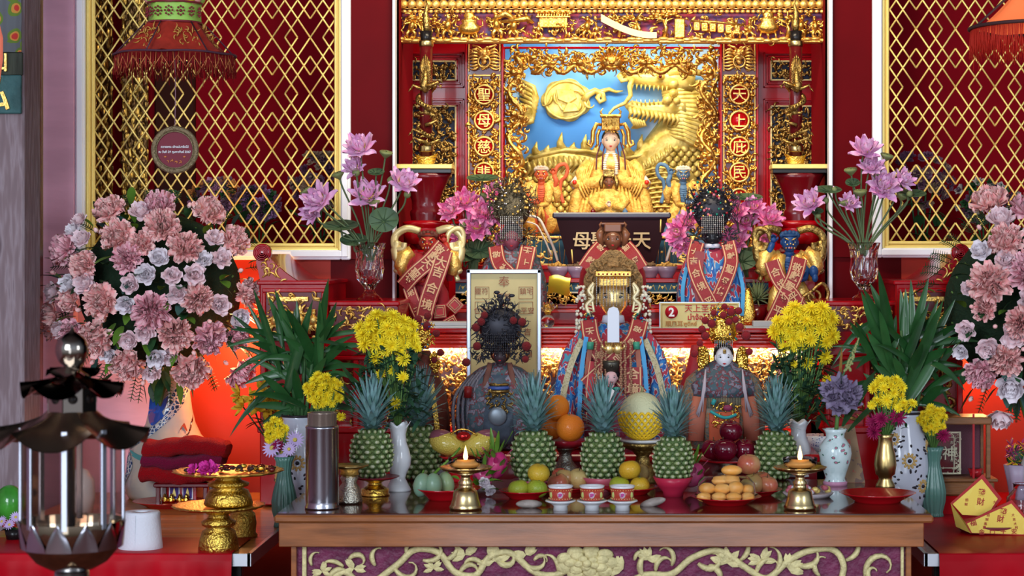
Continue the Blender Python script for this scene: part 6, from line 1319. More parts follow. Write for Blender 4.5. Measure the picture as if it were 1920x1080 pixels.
L2 = [(1690, 740, 1760, 560, 28, 0), (1680, 700, 1610, 545, 26, .1), (1690, 680, 1640, 505, 26, 0), (1700, 700, 1700, 540, 24, 0), (1660, 700, 1585, 600, 18, .2), (1720, 660, 1824, 640, 20, .2), (1720, 740, 1830, 690, 18, .3), (1700, 720, 1640, 640, 26, .1), (1740, 700, 1640, 600, 18, .2), (1690, 690, 1560, 650, 16, .3), (1720, 760, 1800, 780, 16, .4), (1700, 760, 1770, 640, 28, 0), (1660, 730, 1590, 720, 18, .3), (1710, 690, 1740, 520, 22, .1), (1690, 700, 1730, 600, 28, 0), (1670, 640, 1630, 530, 22, 0), (1720, 660, 1818, 610, 20, .25), (1680, 770, 1620, 700, 24, .2), (1650, 660, 1590, 660, 20, .2), (1720, 700, 1790, 560, 20, .1), (1690, 650, 1760, 590, 26, .1), (1700, 740, 1660, 650, 30, 0), (1720, 760, 1760, 720, 26, .2), (1672, 700, 1620, 620, 24, .1), (1700, 700, 1785, 650, 24, .2), (1665, 680, 1680, 590, 22, 0), (1730, 680, 1800, 730, 16, .5), (1640, 600, 1560, 690, 14, .5)]
strapplant('dark green strap-leaved plant in the sunflower-painted pot on the right', (1696, 775, 6.27), L2, [(1690, 790, 1670, 650), (1698, 790, 1700, 640), (1706, 790, 1720, 650), (1712, 790, 1740, 660), (1694, 790, 1685, 640), (1700, 790, 1690, 620)])
# --- dried hydrangeas and blooms standing behind the lattices
def niche_bunch(label, cx, cy, w_, h, mats_, seed, name='hydrangea_bunch'):
    t = thing(name, label, 'bouquet', (cx, cy, 7.14)); g = random.Random(seed); me = [mesh_of('floret', mk(lambda m_: bloom(m_, [(5, 15, 1, .8, .2, 0), (5, 50, .7, .6, .3, 0)], 2, .4)), q) for q in mats_]
    for k in range(60): a = g.uniform(0, 2*pi); d = g.random()**.5; put(t, me[k % len(me)], cos(a)*w_*d, h+sin(a)*h*.8*d, -10*(1-d), g.uniform(9, 16), (cos(a)*d, -.8, sin(a)*d), 'floret')
    s_ = MB(); [s_.tube([(g.uniform(-5, 5), 4, -100), (x, 2, 0), (x*1.5, 0, h)], 2, 5) for x in (-16, -6, 6, 16)]; [leaf(s_, (g.uniform(-w_, w_), -6, g.uniform(-60, 20)), (g.uniform(-1, 1), -.2, .4), 40, 18) for k in range(10)]; part('stems', s_, leafg, t)
hy = [mat('dried_mauve', (.20, .10, .16), .8, var=.4, vs=40), mat('dried_beige', (.40, .27, .18), .8, var=.3, vs=40), mat('dried_plum', (.13, .05, .10), .8)]
niche_bunch('dried mauve hydrangea bunch behind the left lattice by the gold frame', 596, 400, 46, 62, hy, 1); niche_bunch('dried beige and mauve hydrangea bunch behind the right lattice', 1728, 400, 56, 62, hy, 2)
niche_bunch('pale pink lotus-like blooms behind the left lattice below the hanging disc', 410, 400, 55, 34, [mat('muted_pink_petal', (.45, .20, .32), .7), mat('muted_orange_petal', (.55, .22, .06), .7), leafg, hy[0]], 3, 'bloom_bunch'); niche_bunch('muted white and purple blooms behind the right lattice near the right edge', 1850, 420, 60, 44, [mat('muted_white_petal', (.40, .38, .36), .7), hy[2], leafg], 4, 'bloom_bunch')
niche_bunch('small dark purple blooms behind the left lattice beside the pink bouquet', 480, 420, 40, 36, [hy[2], mat('muted_violet_petal', (.30, .16, .34), .7), leafg], 5, 'bloom_bunch')
# ================================================================ VASES, FRUIT AND OFFERINGS
porc = mat('white_porcelain', (.72, .74, .76), .08, coat=.6); redpl = mat('red_plastic', (.45, .004, .01), .22, coat=.3); glass = mat('clear_glass', (.95, .97, 1), .03, trans=1, ior=1.45); steel = mat('brushed_steel', (.42, .42, .47), .22, 1, bump=.03, bs=8, stretch=(30, 30, .5))
celadon = mat('celadon_glaze', (.10, .24, .19), .18, coat=.5, bump=.1, bs=30, var=.2, vs=10); silver = mat('aged_silver', (.45, .42, .34), .25, 1, bump=.4, bs=200)
def crystal(cx, label):
    t = thing('crystal_vase', label, 'vase', (cx, 567, 6.53)); m_ = MB()
    out = [(26, 0), (27, 3), (22, 9), (12, 17), (8, 24), (13, 32), (22, 44), (25, 62), (23, 84), (25, 100), (31, 112)]; n = 24; vs = []
    for i, (r, z) in enumerate(out):
        for k in range(n):
            rr = r*(1+(.10 if (k+i) % 2 and 3 < i < 10 else 0)); vs.append((rr*cos(2*pi*k/n), rr*sin(2*pi*k/n), z))
    inn = [(29, 111), (22, 98), (19, 80), (20, 62), (16, 46), (0, 38)]
    for r, z in inn: vs += [(r*cos(2*pi*k/n), r*sin(2*pi*k/n), z) for k in range(n)]
    N = len(out)+len(inn); m_.add(vs, [(i*n+k, i*n+(k+1) % n, (i+1)*n+(k+1) % n, (i+1)*n+k) for i in range(N-1) for k in range(n)]+[tuple(range(n-1, -1, -1))], False)
    part('vase_body', m_, glass, t); return t
crystal(693, 'cut crystal footed vase on the left side altar'); crystal(1620, 'cut crystal footed vase on the right side altar')
def wvase(cx, py, z, label, h=129, name='white_vase'):
    at = onto(cx, py, z, 24); t = thing(name, label, 'vase', at); m_ = MB(); k = h/129
    prof = [(0, 0), (24, 0), (24, 3), (19, 12), (13, 24), (16, 34), (23, 48), (24, 62), (20, 78), (15, 92), (14, 106), (17, 118), (22, 127)]
    vs = []; n = 48
    for i, (r, z_) in enumerate(prof+[(21, 127), (15, 116), (12, 104), (0, 90)]):
        for j in range(n):
            q = 2*pi*j/n; f = max(0, (z_-108)/20); vs.append((r*(1+.08*f*cos(6*q))*cos(q), r*(1+.08*f*cos(6*q))*sin(q), (z_+4*f*cos(6*q))*k))
    N = len(prof)+4; m_.add(vs, [(i*n+j, i*n+(j+1) % n, (i+1)*n+(j+1) % n, (i+1)*n+j) for i in range(N-1) for j in range(n)]); part('vase_body', m_, porc, t); return t
wvase(747, 923, .85, 'white fluted-rim porcelain vase on the left part of the offering table'); wvase(1497, 895, .85, 'white fluted-rim porcelain vase behind the right oil lamp', 104)
def turned(cx, py, z, r0, prof, m1, name, label, cat='vase', wob=0, wk=16, parts=()):
    at = onto(cx, py, z, r0); t = thing(name, label, cat, at); part('body', MB().lathe(prof, n=64 if wob else 36, wob=wob, wk=wk), m1, t); return t, at
turned(1660, 917, .85, 17, [(0, 0), (18, 0), (18, 6), (12, 16), (13, 22), (18, 26), (21, 44), (19, 62), (14, 80), (13, 94), (17, 101), (15, 101), (12, 92), (0, 80)], brass, 'brass_vase', 'slender brass vase near the right end of the offering table')
fl = [(0, 0), (19, 0), (18, 6), (17, 10), (22, 30), (23, 48), (20, 66), (15, 86), (12, 102), (15, 122), (19, 132), (17, 132), (11, 110), (0, 100)]
turned(1750, 972, .72, 18, fl, celadon, 'fluted_vase', 'green fluted celadon vase on the right side table beside the brown table', wob=.06)
turned(533, 990, .72, 18, fl, celadon, 'fluted_vase', 'green fluted celadon vase at the left behind the corner of the brown table', wob=.06)
floral = pattern('floral_porcelain', [(0, (.50, .16, .25)), (.20, (.05, .16, .10)), (.29, (.55, .68, .68)), (.5, (.60, .72, .72))], 55, 'voronoi', .12, 0, 0, .02, coat=.5)
t, at = turned(1566, 912, .85, 20, [(0, 0), (22, 0), (22, 6), (18, 14), (22, 26), (28, 44), (31, 60), (29, 74), (22, 84), (17, 90), (18, 98), (24, 106), (21, 106), (14, 94), (0, 84)], floral, 'floral_vase', 'pale blue porcelain vase painted with pink roses and green leaves')
part('pink_foot', MB().lathe([(22.6, 0), (22.8, 7), (19, 9)], n=36), mat('pink_glaze', (.55, .25, .38), .15), t)
def painted_pot(cx, py, z, label, W_, H_, seed):
    at = onto(cx, py, z, W_*.6); t = thing('painted_pot', label, 'pot', at); k = H_/130
    prof = [(W_*.6, 0), (W_*.62, 4*k), (W_*.9, 26*k), (W_, 60*k), (W_*.93, 92*k), (W_*.7, 112*k), (W_*.66, 124*k), (W_*.74, 130*k), (W_*.66, 130*k), (W_*.6, 110*k), (0, 100*k)]
    part('pot_body', MB().lathe(prof, n=40), mat('pale_blue_porcelain', (.56, .60, .68), .12, coat=.5), t); g = random.Random(seed)
    def rad(z_): 
        for (r0, a), (r1, b) in zip(prof, prof[1:]):
            if a <= z_ <= b: return r0+(r1-r0)*(z_-a)/(b-a+1e-9)
        return W_
    yd = mat('painted_ochre_petal', (.55, .36, .12), .35); bk = mat('painted_black_leaf', (.02, .015, .02), .3); f = MB()
    def onpot(a, z_, o=.6): r = rad(z_)+o; return V((r*sin(a), -r*cos(a), z_))
    for (a0, z0, s) in ((.1, 72*k, 15), (-.9, 50*k, 15), (.75, 40*k, 13), (-.55, 98*k, 12), (1.2, 88*k, 12), (-.2, 22*k, 10)):
        f.use(yd)
        for j in range(11): q = 2*pi*j/11; c = onpot(a0+cos(q)*s*.62/W_, z0+sin(q)*s*.62, .5); f.ball(c, (s*.2, 1.2, s*.2), 8, 5); c = onpot(a0+cos(q)*s*.85/W_, z0+sin(q)*s*.85, .5); f.ball(c, (s*.17, 1.2, s*.17), 8, 5)
        f.use(bk).ball(onpot(a0, z0, 1), (s*.26, 1.6, s*.26), 10, 6)
        for j in range(12): q = g.uniform(0, 6.28); d = s*g.uniform(1.2, 1.9); c = onpot(a0+cos(q)*d/W_, min(120*k, max(6*k, z0+sin(q)*d)), .4); f.ball(c, (3.4, 1, 2), 7, 4, M.Rotation(q, 3, 'Y'))
    part('painted_flowers', f, yd, t); part('dark_rim', MB().torus((0, 0, 129*k), W_*.71, 2.4, 36, 8, 'z'), bk, t); return t
painted_pot(1694, 972, .72, 'large porcelain pot painted with ochre daisies holding the right strap-leaved plant', 48, 196, 1)
painted_pot(560, 975, .72, 'white porcelain pot painted with ochre flowers under the left strap-leaved plant', 44, 194, 2)
turned(612, 900, .85, 18, [(0, 0), (15, 0), (20, 30), (22, 60), (15, 85), (18, 98), (15, 98), (0, 80)], porc, 'white_vase', 'white vase mostly hidden behind the steel cylinder')
# steel cylinder
at = onto(604, 957, .85, 31); t = thing('steel_canister', 'tall polished steel cylinder at the left end of the brown table', 'canister', at)
part('lower_cylinder', MB().lathe([(0, 0), (32, 0), (32.5, 3), (30.5, 8), (30.5, 14), (31, 16), (30.5, 150), (31.5, 152), (30, 155), (28, 155), (28, 20), (0, 18)], n=48), steel, t)
part('inner_tube', MB().lathe([(27, 60), (27, 178), (28, 180), (25, 180), (25, 60)], n=40, close=False), mat('bronze_tinted_glass', (.35, .27, .22), .1, .4, trans=.5), t)
# big blue dragon vase
dv = pattern('blue_scale_glaze', [(0, (.55, .56, .54)), (.07, (.50, .50, .46)), (.12, (.03, .08, .22)), (.3, (.02, .03, .06))], 75, 'scales', .15, 0, .3, .004, coat=.6)
at = onto(320, 942, .72, 76); t = thing('dragon_vase', 'large vase painted with a blue and black scaled dragon, under the big bouquet', 'vase', at); hh = 240
prof = [(76, 0), (82, 10), (84, 30), (80, 52), (77, 76), (72, 100), (56, 118), (46, 140), (40, 165), (36, 195), (38, 225), (44, hh), (38, hh), (30, 200), (0, 180)]
part('vase_body', MB().lathe(prof, n=56), mat('cream_glaze', (.55, .47, .36), .12, coat=.6, var=.3, vs=8, col2=(.35, .34, .34)), t)
def rv(z): 
    for (r0, a), (r1, b) in zip(prof, prof[1:]):
        if a <= z <= b: return r0+(r1-r0)*(z-a)/(b-a+1e-9)
    return 40
def wrap(m_, path, wid, o=1.2):
    P_ = smooth(path, 8)
    m_.grid(lambda u, v_: (lambda a, z, w_: (lambda z2, a2: ((rv(z2)+o)*sin(a2), -(rv(z2)+o)*cos(a2), z2))(max(2, min(hh-2, z+(v_-.5)*w_*.72)), a+(v_-.5)*w_/rv(max(2, min(hh-2, z)))*.75))(P_[min(len(P_)-1, int(u*(len(P_)-1)))][0], P_[min(len(P_)-1, int(u*(len(P_)-1)))][1], wid*(.35+.65*sin(pi*min(1, u*.9+.08)))), 70, 8)
m_ = MB(); wrap(m_, [(.9, 226), (.75, 200), (.5, 172), (.1, 146), (-.5, 124), (-1.2, 108), (-1.6, 90)], 80); wrap(m_, [(1.3, 150), (1.0, 130), (.6, 112), (.1, 104)], 34); wrap(m_, [(-1.5, 4), (-1.2, 26), (-1.1, 52), (-1.3, 80)], 60, 1.5); part('dragon_scales', m_, dv, t)
m_ = MB(); bl = mat('cobalt_blue_glaze', (.02, .09, .42), .12, coat=.5)
wrap(m_, [(-.9, 225), (-.8, 190), (-.6, 165), (-.3, 148), (0, 160)], 34, 2); wrap(m_, [(.0, 190), (-.2, 165), (-.5, 150)], 16, 2); wrap(m_, [(.1, 84), (.35, 76), (.2, 64)], 22, 2); wrap(m_, [(.9, 88), (1.2, 74), (.8, 66)], 14, 2); wrap(m_, [(-1.5, 96), (-1.3, 60), (-1.5, 40)], 20, 2.2); part('blue_mane', m_, bl, t)
m_ = MB(); wrap(m_, [(-1.1, 92), (-.3, 80), (.5, 88), (1.2, 96)], 8, 2.4); wrap(m_, [(-.9, 84), (0, 72), (1.1, 78)], 5, 2.4); part('teal_belly_line', m_, mat('teal_glaze', (.10, .32, .32), .15), t)
m_ = MB(); wrap(m_, [(.55, 130), (.7, 140), (.8, 128)], 7, 2.6); part('red_flame_mark', m_, mat('iron_red_glaze', (.30, .05, .03), .2), t)
# ---------------------------------------------------------------- pineapples
def pine_mesh():
    b = MB(); g = random.Random(1); b.use(mat('pineapple_skin', (.15, .21, .06), .55, bump=.4, bs=200, var=.5, vs=50, col2=(.10, .17, .06))); H_, Wd = 96, 39
    def rr(z): u = z/H_; return Wd*(max(0, 1-abs(2*u-1)**2.5))**.5*(1-.05*u)
    b.lathe([(max(.1, rr(H_*i/14))*.93, H_*i/14) for i in range(15)], n=24)
    cap = mat('pineapple_eye', (.52, .54, .38), .5, bump=.3, bs=300, var=.5, vs=80, col2=(.36, .40, .16))
    rows = 10
    for i in range(rows):
        z = 7+i*(H_-14)/(rows-1); r = rr(z); n = 13
        for k in range(n):
            q = 2*pi*(k+.5*(i % 2))/n; c = V((cos(q)*r, sin(q)*r, z)); rot = V((cos(q), sin(q), 0)).to_track_quat('Z', 'Y').to_matrix()
            b.use(MATS['pineapple_skin']); b.ball(c*1, (r*.24, 5.6, 3.6), 6, 4, rot.to_3x3()); b.use(cap); b.ball(c+V((cos(q)*2.0, sin(q)*2.0, .4)), (r*.14, 3.8, 3.0), 6, 4, rot)
            b.tube([c+V((cos(q)*3.5, sin(q)*3.5, -1)), c+V((cos(q)*5, sin(q)*5, 3.5))], [1.1, .2], 4)
    lf = MB(); lf.use(mat('pineapple_crown_leaf', (.24, .40, .42), .5, var=.4, vs=40, col2=(.13, .28, .24)))
    for i in range(120):
        u = i/119; a = i*2.39996; el = R(14+72*u**.8+g.uniform(-6, 6)); L = (40+34*math.sin(u*pi*.7))*g.uniform(.85, 1.1); d = V((cos(a)*cos(el), sin(a)*cos(el), sin(el))); base = V((cos(a)*7*(1-u), sin(a)*7*(1-u), H_-4+u*40)); s = V((-sin(a), cos(a), 0)); dr = .45*(1-u)
        lf.grid(lambda p, q: base+d*L*p+V((0, 0, (.35-.75*p)*L*dr*p*1.4))+s*((q-.5)*10.5*(1-p**1.8)+.01)+V((-cos(a), -sin(a), 0))*(-abs(q-.5)*3), 5, 2)
    return b, lf
pb, pl = pine_mesh(); PBm = mesh_of('fruit_body', pb, None); PLm = mesh_of('leaf_crown', pl, None)
def pineapple(label, px, py, Y, k=1, rot=0, tilt=0):
    t = thing('pineapple', label, 'pineapple', (px, py, Y), 'pineapples among the offerings'); 
    for me in (PBm, PLm): o = bpy.data.objects.new(me.name, me); COL.objects.link(o); o.parent = t; o.scale = (k, k, k); o.rotation_euler = (0, tilt, rot)
def bowl(px, py, z, r, h, m1, name, label, foot=.5, fh=.2, cat='bowl'):
    at = onto(px, py, z, r*foot); t = thing(name, label, cat, at); m_ = MB().lathe([(0, 0), (r*foot, 0), (r*foot, fh*h), (r*.75, h*.5), (r, h), (r*.96, h), (r*.7, h*.55), (0, fh*h+2)], n=36); part('bowl_body', m_, m1, t); return at, t
pkb = mat('pink_plastic', (.50, .10, .14), .3); rdb = mat('red_pink_plastic', (.50, .02, .06), .3)
a1, _ = bowl(1130, 922, .85, 41, 26, pkb, 'pink_bowl', 'pink plastic bowl under the middle pineapple'); pineapple('pineapple in a pink bowl between the oranges and the yellow-netted melon', a1[0], a1[1]-16, a1[2], 1)
a2, _ = bowl(1262, 932, .85, 38, 36, rdb, 'red_bowl', 'red-pink plastic bowl under the pineapple right of the melon'); pineapple('pineapple in a red-pink bowl right of the yellow-netted melon', a2[0], a2[1]-24, a2[2], .93, 2)
a3, _ = bowl(1000, 915, .85, 40, 14, pkb, 'pink_bowl', 'pink bowl under the pineapple behind the yellow orange'); pineapple('broad pineapple behind the yellow orange and green limes, left of centre', a3[0], a3[1]-8, a3[2], 1.04, 4)
# gold footed dish with pineapple, left
def pedestal(px, py, z, r, h, m1, name, label, dish=None, foot=.62, cat='pedestal', wob=0):
    at = onto(px, py, z, r*foot); t = thing(name, label, cat, at); f = foot
    part('foot', MB().lathe([(0, 0), (r*f, 0), (r*f*1.02, h*.06), (r*f*.93, h*.12), (r*f*.95, h*.34), (r*f*.72, h*.42), (r*f*.55, h*.5), (r*.3, h*.58), (r*.26, h*.66), (r*.4, h*.76), (r*.5, h*.82)], n=40, wob=wob), m1, t)
    part('tray', MB().lathe([(0, h*.78), (r*.5, h*.8), (r*.82, h*.88), (r, h), (r*.96, h), (r*.6, h*.9), (0, h*.86)], n=48, wob=.02, wk=12), dish or m1, t); return t, at
t, a4 = pedestal(703, 932, .85, 46, 36, goldpoly, 'gilt_pedestal', 'small polished gold pedestal with a dark red dish under the left pineapple', mat('dark_red_dish', (.20, .01, .015), .25), .6); pineapple('pineapple on the gold pedestal between steel cylinder and left white vase', 697, a4[1]-32, a4[2], .99, 1)
at = onto(655, 946, .85, 20); t = thing('glass_lamp', 'small glass and gilt oil lamp jar beside the steel cylinder', 'oil lamp', at); part('glass_base', MB().lathe([(0, 0), (24, 0), (25, 6), (19, 30), (13, 38), (17, 48), (12, 54), (0, 54)], n=36), silver, t); part('gilt_top', MB().lathe([(0, 54), (18, 54), (16, 60), (20, 66), (20, 70), (0, 70)], n=36), goldb, t); part('saucer', MB().lathe([(0, 64), (26, 66), (36, 70), (36, 72), (0, 68)], n=36), brass, t)
at = onto(785, 903, .85, 34); pineapple('darker pineapple half hidden behind the left white vase', at[0], at[1], at[2], 1.08, 3)
at = onto(1455, 903, .85, 34); pineapple('pineapple half hidden behind the right oil lamp and white vase', at[0], at[1], at[2], .98, 5)
# ---------------------------------------------------------------- round fruit
def frm(name, r, col, col2, m1, dimple=.08, lobes=0, stem=True, sq=.92):
    m_ = MB().use(m1); n, K = 28, 18; vs = []
    for i in range(K+1):
        t_ = pi*i/K
        for k in range(n):
            q = 2*pi*k/n; rr = 1+lobes*cos(5*q)*sin(t_)*(1 if t_ > pi/2 else .4); z = cos(t_)*sq-dimple*math.exp(-(t_/.35)**2)*2+dimple*math.exp(-((pi-t_)/.3)**2); vs.append((sin(t_)*cos(q)*rr, sin(t_)*sin(q)*rr, z))
    m_.add(vs, [(i*n+k, (i+1)*n+k, (i+1)*n+(k+1) % n, i*n+(k+1) % n) for i in range(K) for k in range(n)])
    me = mesh_of('fruit_body', m_, m1); s = MB().tube([(0, 0, sq-dimple*2), (.03, 0, sq+.02), (.08, 0, sq+.14)], [.05, .035, .05], 6) if stem else MB().ball((0, 0, sq-dimple-.02), (.1, .1, .05), 8, 4)
    return me, mesh_of('stem', s, stemg if not stem else mat('brown_stem', (.10, .06, .03), .7))
def bi(name, c1, c2, sc, ro=.35, bump=.3, bs=300, coat=.2): return mat(name, c1, ro, bump=bump, bs=bs, var=.5, vs=sc, col2=c2, coat=coat)
FR = {'orange': frm('o', 1, 0, 0, bi('orange_peel', (.88, .27, .02), (.82, .20, .015), 8, .45, .35), .04, 0, False, .98), 'yellow_orange': frm('y', 1, 0, 0, bi('yellow_orange_peel', (.75, .38, .02), (.55, .38, .03), 10, .4, .3), .05, 0, False, .86),
 'green_orange': frm('g', 1, 0, 0, bi('green_orange_peel', (.24, .36, .03), (.40, .40, .03), 10, .35, .3), .05, 0, False, .86), 'red_apple': frm('a', 1, 0, 0, bi('dark_red_apple_skin', (.15, .003, .018), (.10, .002, .012), 14, .12, .02, 50, .6), .13, .04), 'blush_apple': frm('b', 1, 0, 0, bi('blush_apple_skin', (.48, .08, .05), (.55, .34, .14), 14, .22, .02, 50, .4), .13, .03), 'green_blush_apple': frm('c', 1, 0, 0, bi('green_blush_apple_skin', (.42, .40, .13), (.45, .12, .06), 10, .25, .02, 50, .4), .13, .03), 'pear': frm('d', 1, 0, 0, bi('sand_pear_skin', (.55, .40, .15), (.48, .30, .10), 30, .5, .2), .08, 0, True, .95)}
def fruit(kind, label, px, py, Y, r, group, name=None, cat=None):
    me, st = FR[kind]; t = thing(name or kind.split('_')[-1], label, cat or kind.split('_')[-1], (px, py, Y), group); 
    for m_, nm in ((me, 'skin'), (st, 'stem')): o = bpy.data.objects.new(nm, m_); COL.objects.link(o); o.parent = t; o.scale = (r, r, r); o.rotation_euler = (rnd.uniform(-.3, .3), rnd.uniform(-.3, .3), rnd.uniform(0, 6))
def plate(px, py, z, r, h, m1, name, label, cat='plate', wob=0, wk=12):
    at = onto(px, py, z, r*.6); t = thing(name, label, cat, at); part('dish', MB().lathe([(0, 0), (r*.6, 0), (r*.62, h*.15), (r*.9, h*.8), (r, h), (r*.97, h), (r*.6, h*.4), (0, h*.3)], n=60, wob=wob, wk=wk), m1, t); return at
og = 'large oranges stacked on the red dish'
t, ao = pedestal(1060, 905, .85, 42, 78, silver, 'ornate_pedestal', 'ornate metal pedestal with a red dish carrying the large oranges', mat('orange_dish_red', (.30, .01, .02), .25), .6); yb = ao[1]-78
fruit('orange', 'large orange at the front of the stack on the red dish', 1069, yb-22, ao[2]-.045, 27, og); fruit('orange', 'large orange at the back top of the stack on the red dish', 1043, yb-60, ao[2]+.0, 25, og); fruit('orange', 'large orange mostly hidden behind the broad pineapple crown', 1033, yb-22, ao[2]+.03, 24, og)
ap = plate(985, 938, .85, 50, 16, redpl, 'red_plate', 'red plate under the green limes and yellow orange'); cg = 'green and yellow citrus on the left red plate'
fruit('green_orange', 'green citrus fruit, left of the two under the yellow one', 972, ap[1]-18, ap[2]-.02, 20, cg, 'green_orange', 'citrus'); fruit('green_orange', 'green citrus fruit, right of the two under the yellow one', 1007, ap[1]-18, ap[2]-.02, 20, cg, 'green_orange', 'citrus'); fruit('yellow_orange', 'yellow orange on top of two green citrus fruits', 1010, ap[1]-47, ap[2]+.015, 21, cg, 'yellow_orange', 'citrus')
ap = plate(1180, 930, .85, 56, 14, redpl, 'red_plate', 'red plate under the olive-yellow citrus left of the red-pink bowl'); cg = 'olive-yellow citrus behind the cups'
fruit('yellow_orange', 'olive-yellow citrus on top behind the right cup', 1181, ap[1]-45, ap[2]-.01, 21, cg, 'yellow_orange', 'citrus'); fruit('green_orange', 'greenish citrus lower left behind the right cup', 1162, ap[1]-16, ap[2]-.01, 20, cg, 'green_orange', 'citrus'); fruit('yellow_orange', 'olive-yellow citrus lower right behind the right cup', 1200, ap[1]-16, ap[2]-.02, 19, cg, 'yellow_orange', 'citrus'); fruit('pear', 'pale brown sand pear behind the olive-yellow citrus', 1198, ap[1]-38, ap[2]+.05, 20, cg)
ap = plate(1062, 925, .85, 52, 10, redpl, 'red_plate', 'red plate of small apples behind the left cup'); ag = 'small apples behind the left cup'
fruit('blush_apple', 'red small apple nearest the yellow orange', 1046, ap[1]-16, ap[2]-.02, 20, ag); fruit('green_blush_apple', 'green-tinged small apple behind the left cup', 1059, ap[1]-26, ap[2]+.02, 18, ag); fruit('pear', 'brownish pear beside the middle pineapple', 1084, ap[1]-24, ap[2]+.02, 20, ag); fruit('blush_apple', 'red small apple furthest back under the orange dish', 1050, ap[1]-30, ap[2]+.08, 16, ag)
t, aq = pedestal(1362, 900, .85, 50, 36, silver, 'ornate_pedestal', 'metal pedestal with red rim under the dark red apples', redpl, .55); rg = 'dark red apples piled in a pyramid'; yb = aq[1]-36
for (px, dz, dy, l) in ((1337, 18, 0, 'dark red apple at the left of the apple pyramid'), (1359, 18, -.04, 'dark red apple at the front of the apple pyramid'), (1396, 18, 0, 'dark red apple at the right of the apple pyramid'), (1370, 53, 0, 'dark red apple on top of the apple pyramid')): fruit('red_apple', l, px, yb-dz, aq[2]+dy, 24 if px == 1359 else 22, rg)
ap = plate(1415, 932, .85, 52, 12, redpl, 'red_plate', 'red plate under the blush apples right of the pastries'); ag = 'blush apples right of the pastry box'
for (k_, px, dz, dy, l, r) in (('blush_apple', 1404, 58, 0, 'blush apple on top of the right pile', 22), ('green_blush_apple', 1410, 20, -.02, 'yellow-tinged blush apple under the top one', 22), ('blush_apple', 1440, 19, -.01, 'small blush apple at the right end of the pile', 19), ('green_blush_apple', 1428, 28, .04, 'green-tinged apple behind the right pile', 18)): fruit(k_, l, px, ap[1]-dz, ap[2]+dy, r, ag)
# melon in foam net on a pedestal
t, am = pedestal(1205, 908, .85, 46, 76, goldd, 'ornate_pedestal', 'dark gilt pedestal with red stem under the netted melon', None, .55); part('red_stem', MB().lathe([(12, 26), (9, 36), (12, 52)], n=20), lac, t); part('white_dish', MB().lathe([(0, 76), (40, 77), (44, 81), (43, 82), (0, 80)], n=40), porc, t)
t = thing('melon', 'pale melon in a yellow foam net on the gilt pedestal', 'melon', (1203, am[1]-80, am[2])); part('skin', MB().ball((0, 0, 46), (42, 42, 44), 32, 22), mat('pale_melon_rind', (.66, .66, .40), .5, bump=.4, bs=160), t)
m_ = MB(); K, n = 9, 22
pts = lambda i, k: (lambda t_, q: V((sin(t_)*cos(q)*43.5, sin(t_)*sin(q)*43.5, 46-cos(t_)*45.5)))(pi*(.10+.46*i/K), 2*pi*(k+.5*(i % 2))/n)
for i in range(K):
    for k in range(n): m_.tube([pts(i, k), pts(i+1, k)], 2.3, 5, False); m_.tube([pts(i, k), pts(i+1, k+(1 if i % 2 else -1))], 2.3, 5, False)
part('foam_net', m_, mat('yellow_foam_net', (.90, .58, .02), .6), t); part('stem', MB().tube([(0, 0, 88), (2, -2, 98), (-4, -2, 102)], [3, 2.5, 2], 6), mat('dry_stem', (.3, .28, .14), .7), t)
# pomelos in net wrap, mangoes, dragon fruit
t, an = pedestal(868, 905, .85, 46, 48, redpl, 'red_stand', 'red plastic stand under the netted fruits behind the left oil lamp', None, .6)
fn = pattern('fine_yellow_net', [(0, (.62, .48, .08)), (.4, (.80, .66, .22)), (.6, (.72, .68, .45))], 150, 'scales', .35, 0, .8, .002, coat=.6)
for (px, l, rot) in ((838, 'net-wrapped oblong fruit on the left of the red stand', .25), (900, 'net-wrapped oblong fruit on the right of the red stand', -.3)):
    t = thing('netted_fruit', l, 'fruit', (px, an[1]-70, an[2]), 'net-wrapped oblong fruits'); part('net_wrap', MB().ball((0, 0, 0), (35, 26, 22), 28, 16, M.Rotation(rot, 3, 'Y')), fn, t); part('plum_skin', MB().ball((-8 if px < 860 else 8, 2, 9), (27, 22, 17), 20, 12, M.Rotation(rot, 3, 'Y')), mat('purple_wrap', (.22, .07, .10), .3, coat=.4), t)
t = thing('wrapped_sweets', 'red and gold foil-wrapped sweets lying between the two netted fruits', 'sweets', (869, an[1]-84, an[2]-.02)); part('red_foil', MB().ball((0, 0, 0), (14, 10, 9), 14, 8), mat('red_foil', (.5, .02, .02), .2, .7), t); part('gold_ribbon', MB().tube(smooth([(-24, -4, 4), (-10, -8, 12), (6, -8, 13), (26, -4, 2)], 4), 1.8, 6), goldpoly, t)
ap = plate(838, 940, .85, 62, 22, redpl, 'red_leaf_dish', 'red leaf-shaped dish under the green mangoes', 'dish', .06, 3); mg = bi('green_mango_skin', (.20, .34, .24), (.30, .38, .16), 10, .35, .05, 60)
for (px, dz, r, l) in ((791, 26, .2, 'green mango, leftmost in the red leaf dish'), (813, 26, 0, 'green mango, middle one in the red leaf dish'), (836, 28, -.2, 'green mango nearest the left oil lamp')):
    t = thing('mango', l, 'mango', (px, ap[1]-dz, ap[2]-.03+(.05 if px > 830 else 0)), 'green mangoes in the red dish'); part('skin', MB().ball((0, 0, 0), (16, 17, 23), 20, 14, M.Rotation(r, 3, 'Y')), mg, t); part('stalk', MB().tube([(0, 0, 20), (14, -4, 34), (34, -4, 52), (50, 0, 70)] if px == 813 else [(0, 0, 20), (4, -2, 28)], [3, 2.6, 2.4, 2] if px == 813 else [2, 2], 6), leafy, t)
dfm = bi('dragonfruit_skin', (.50, .02, .14), (.58, .10, .22), 20, .35, .1, 60)
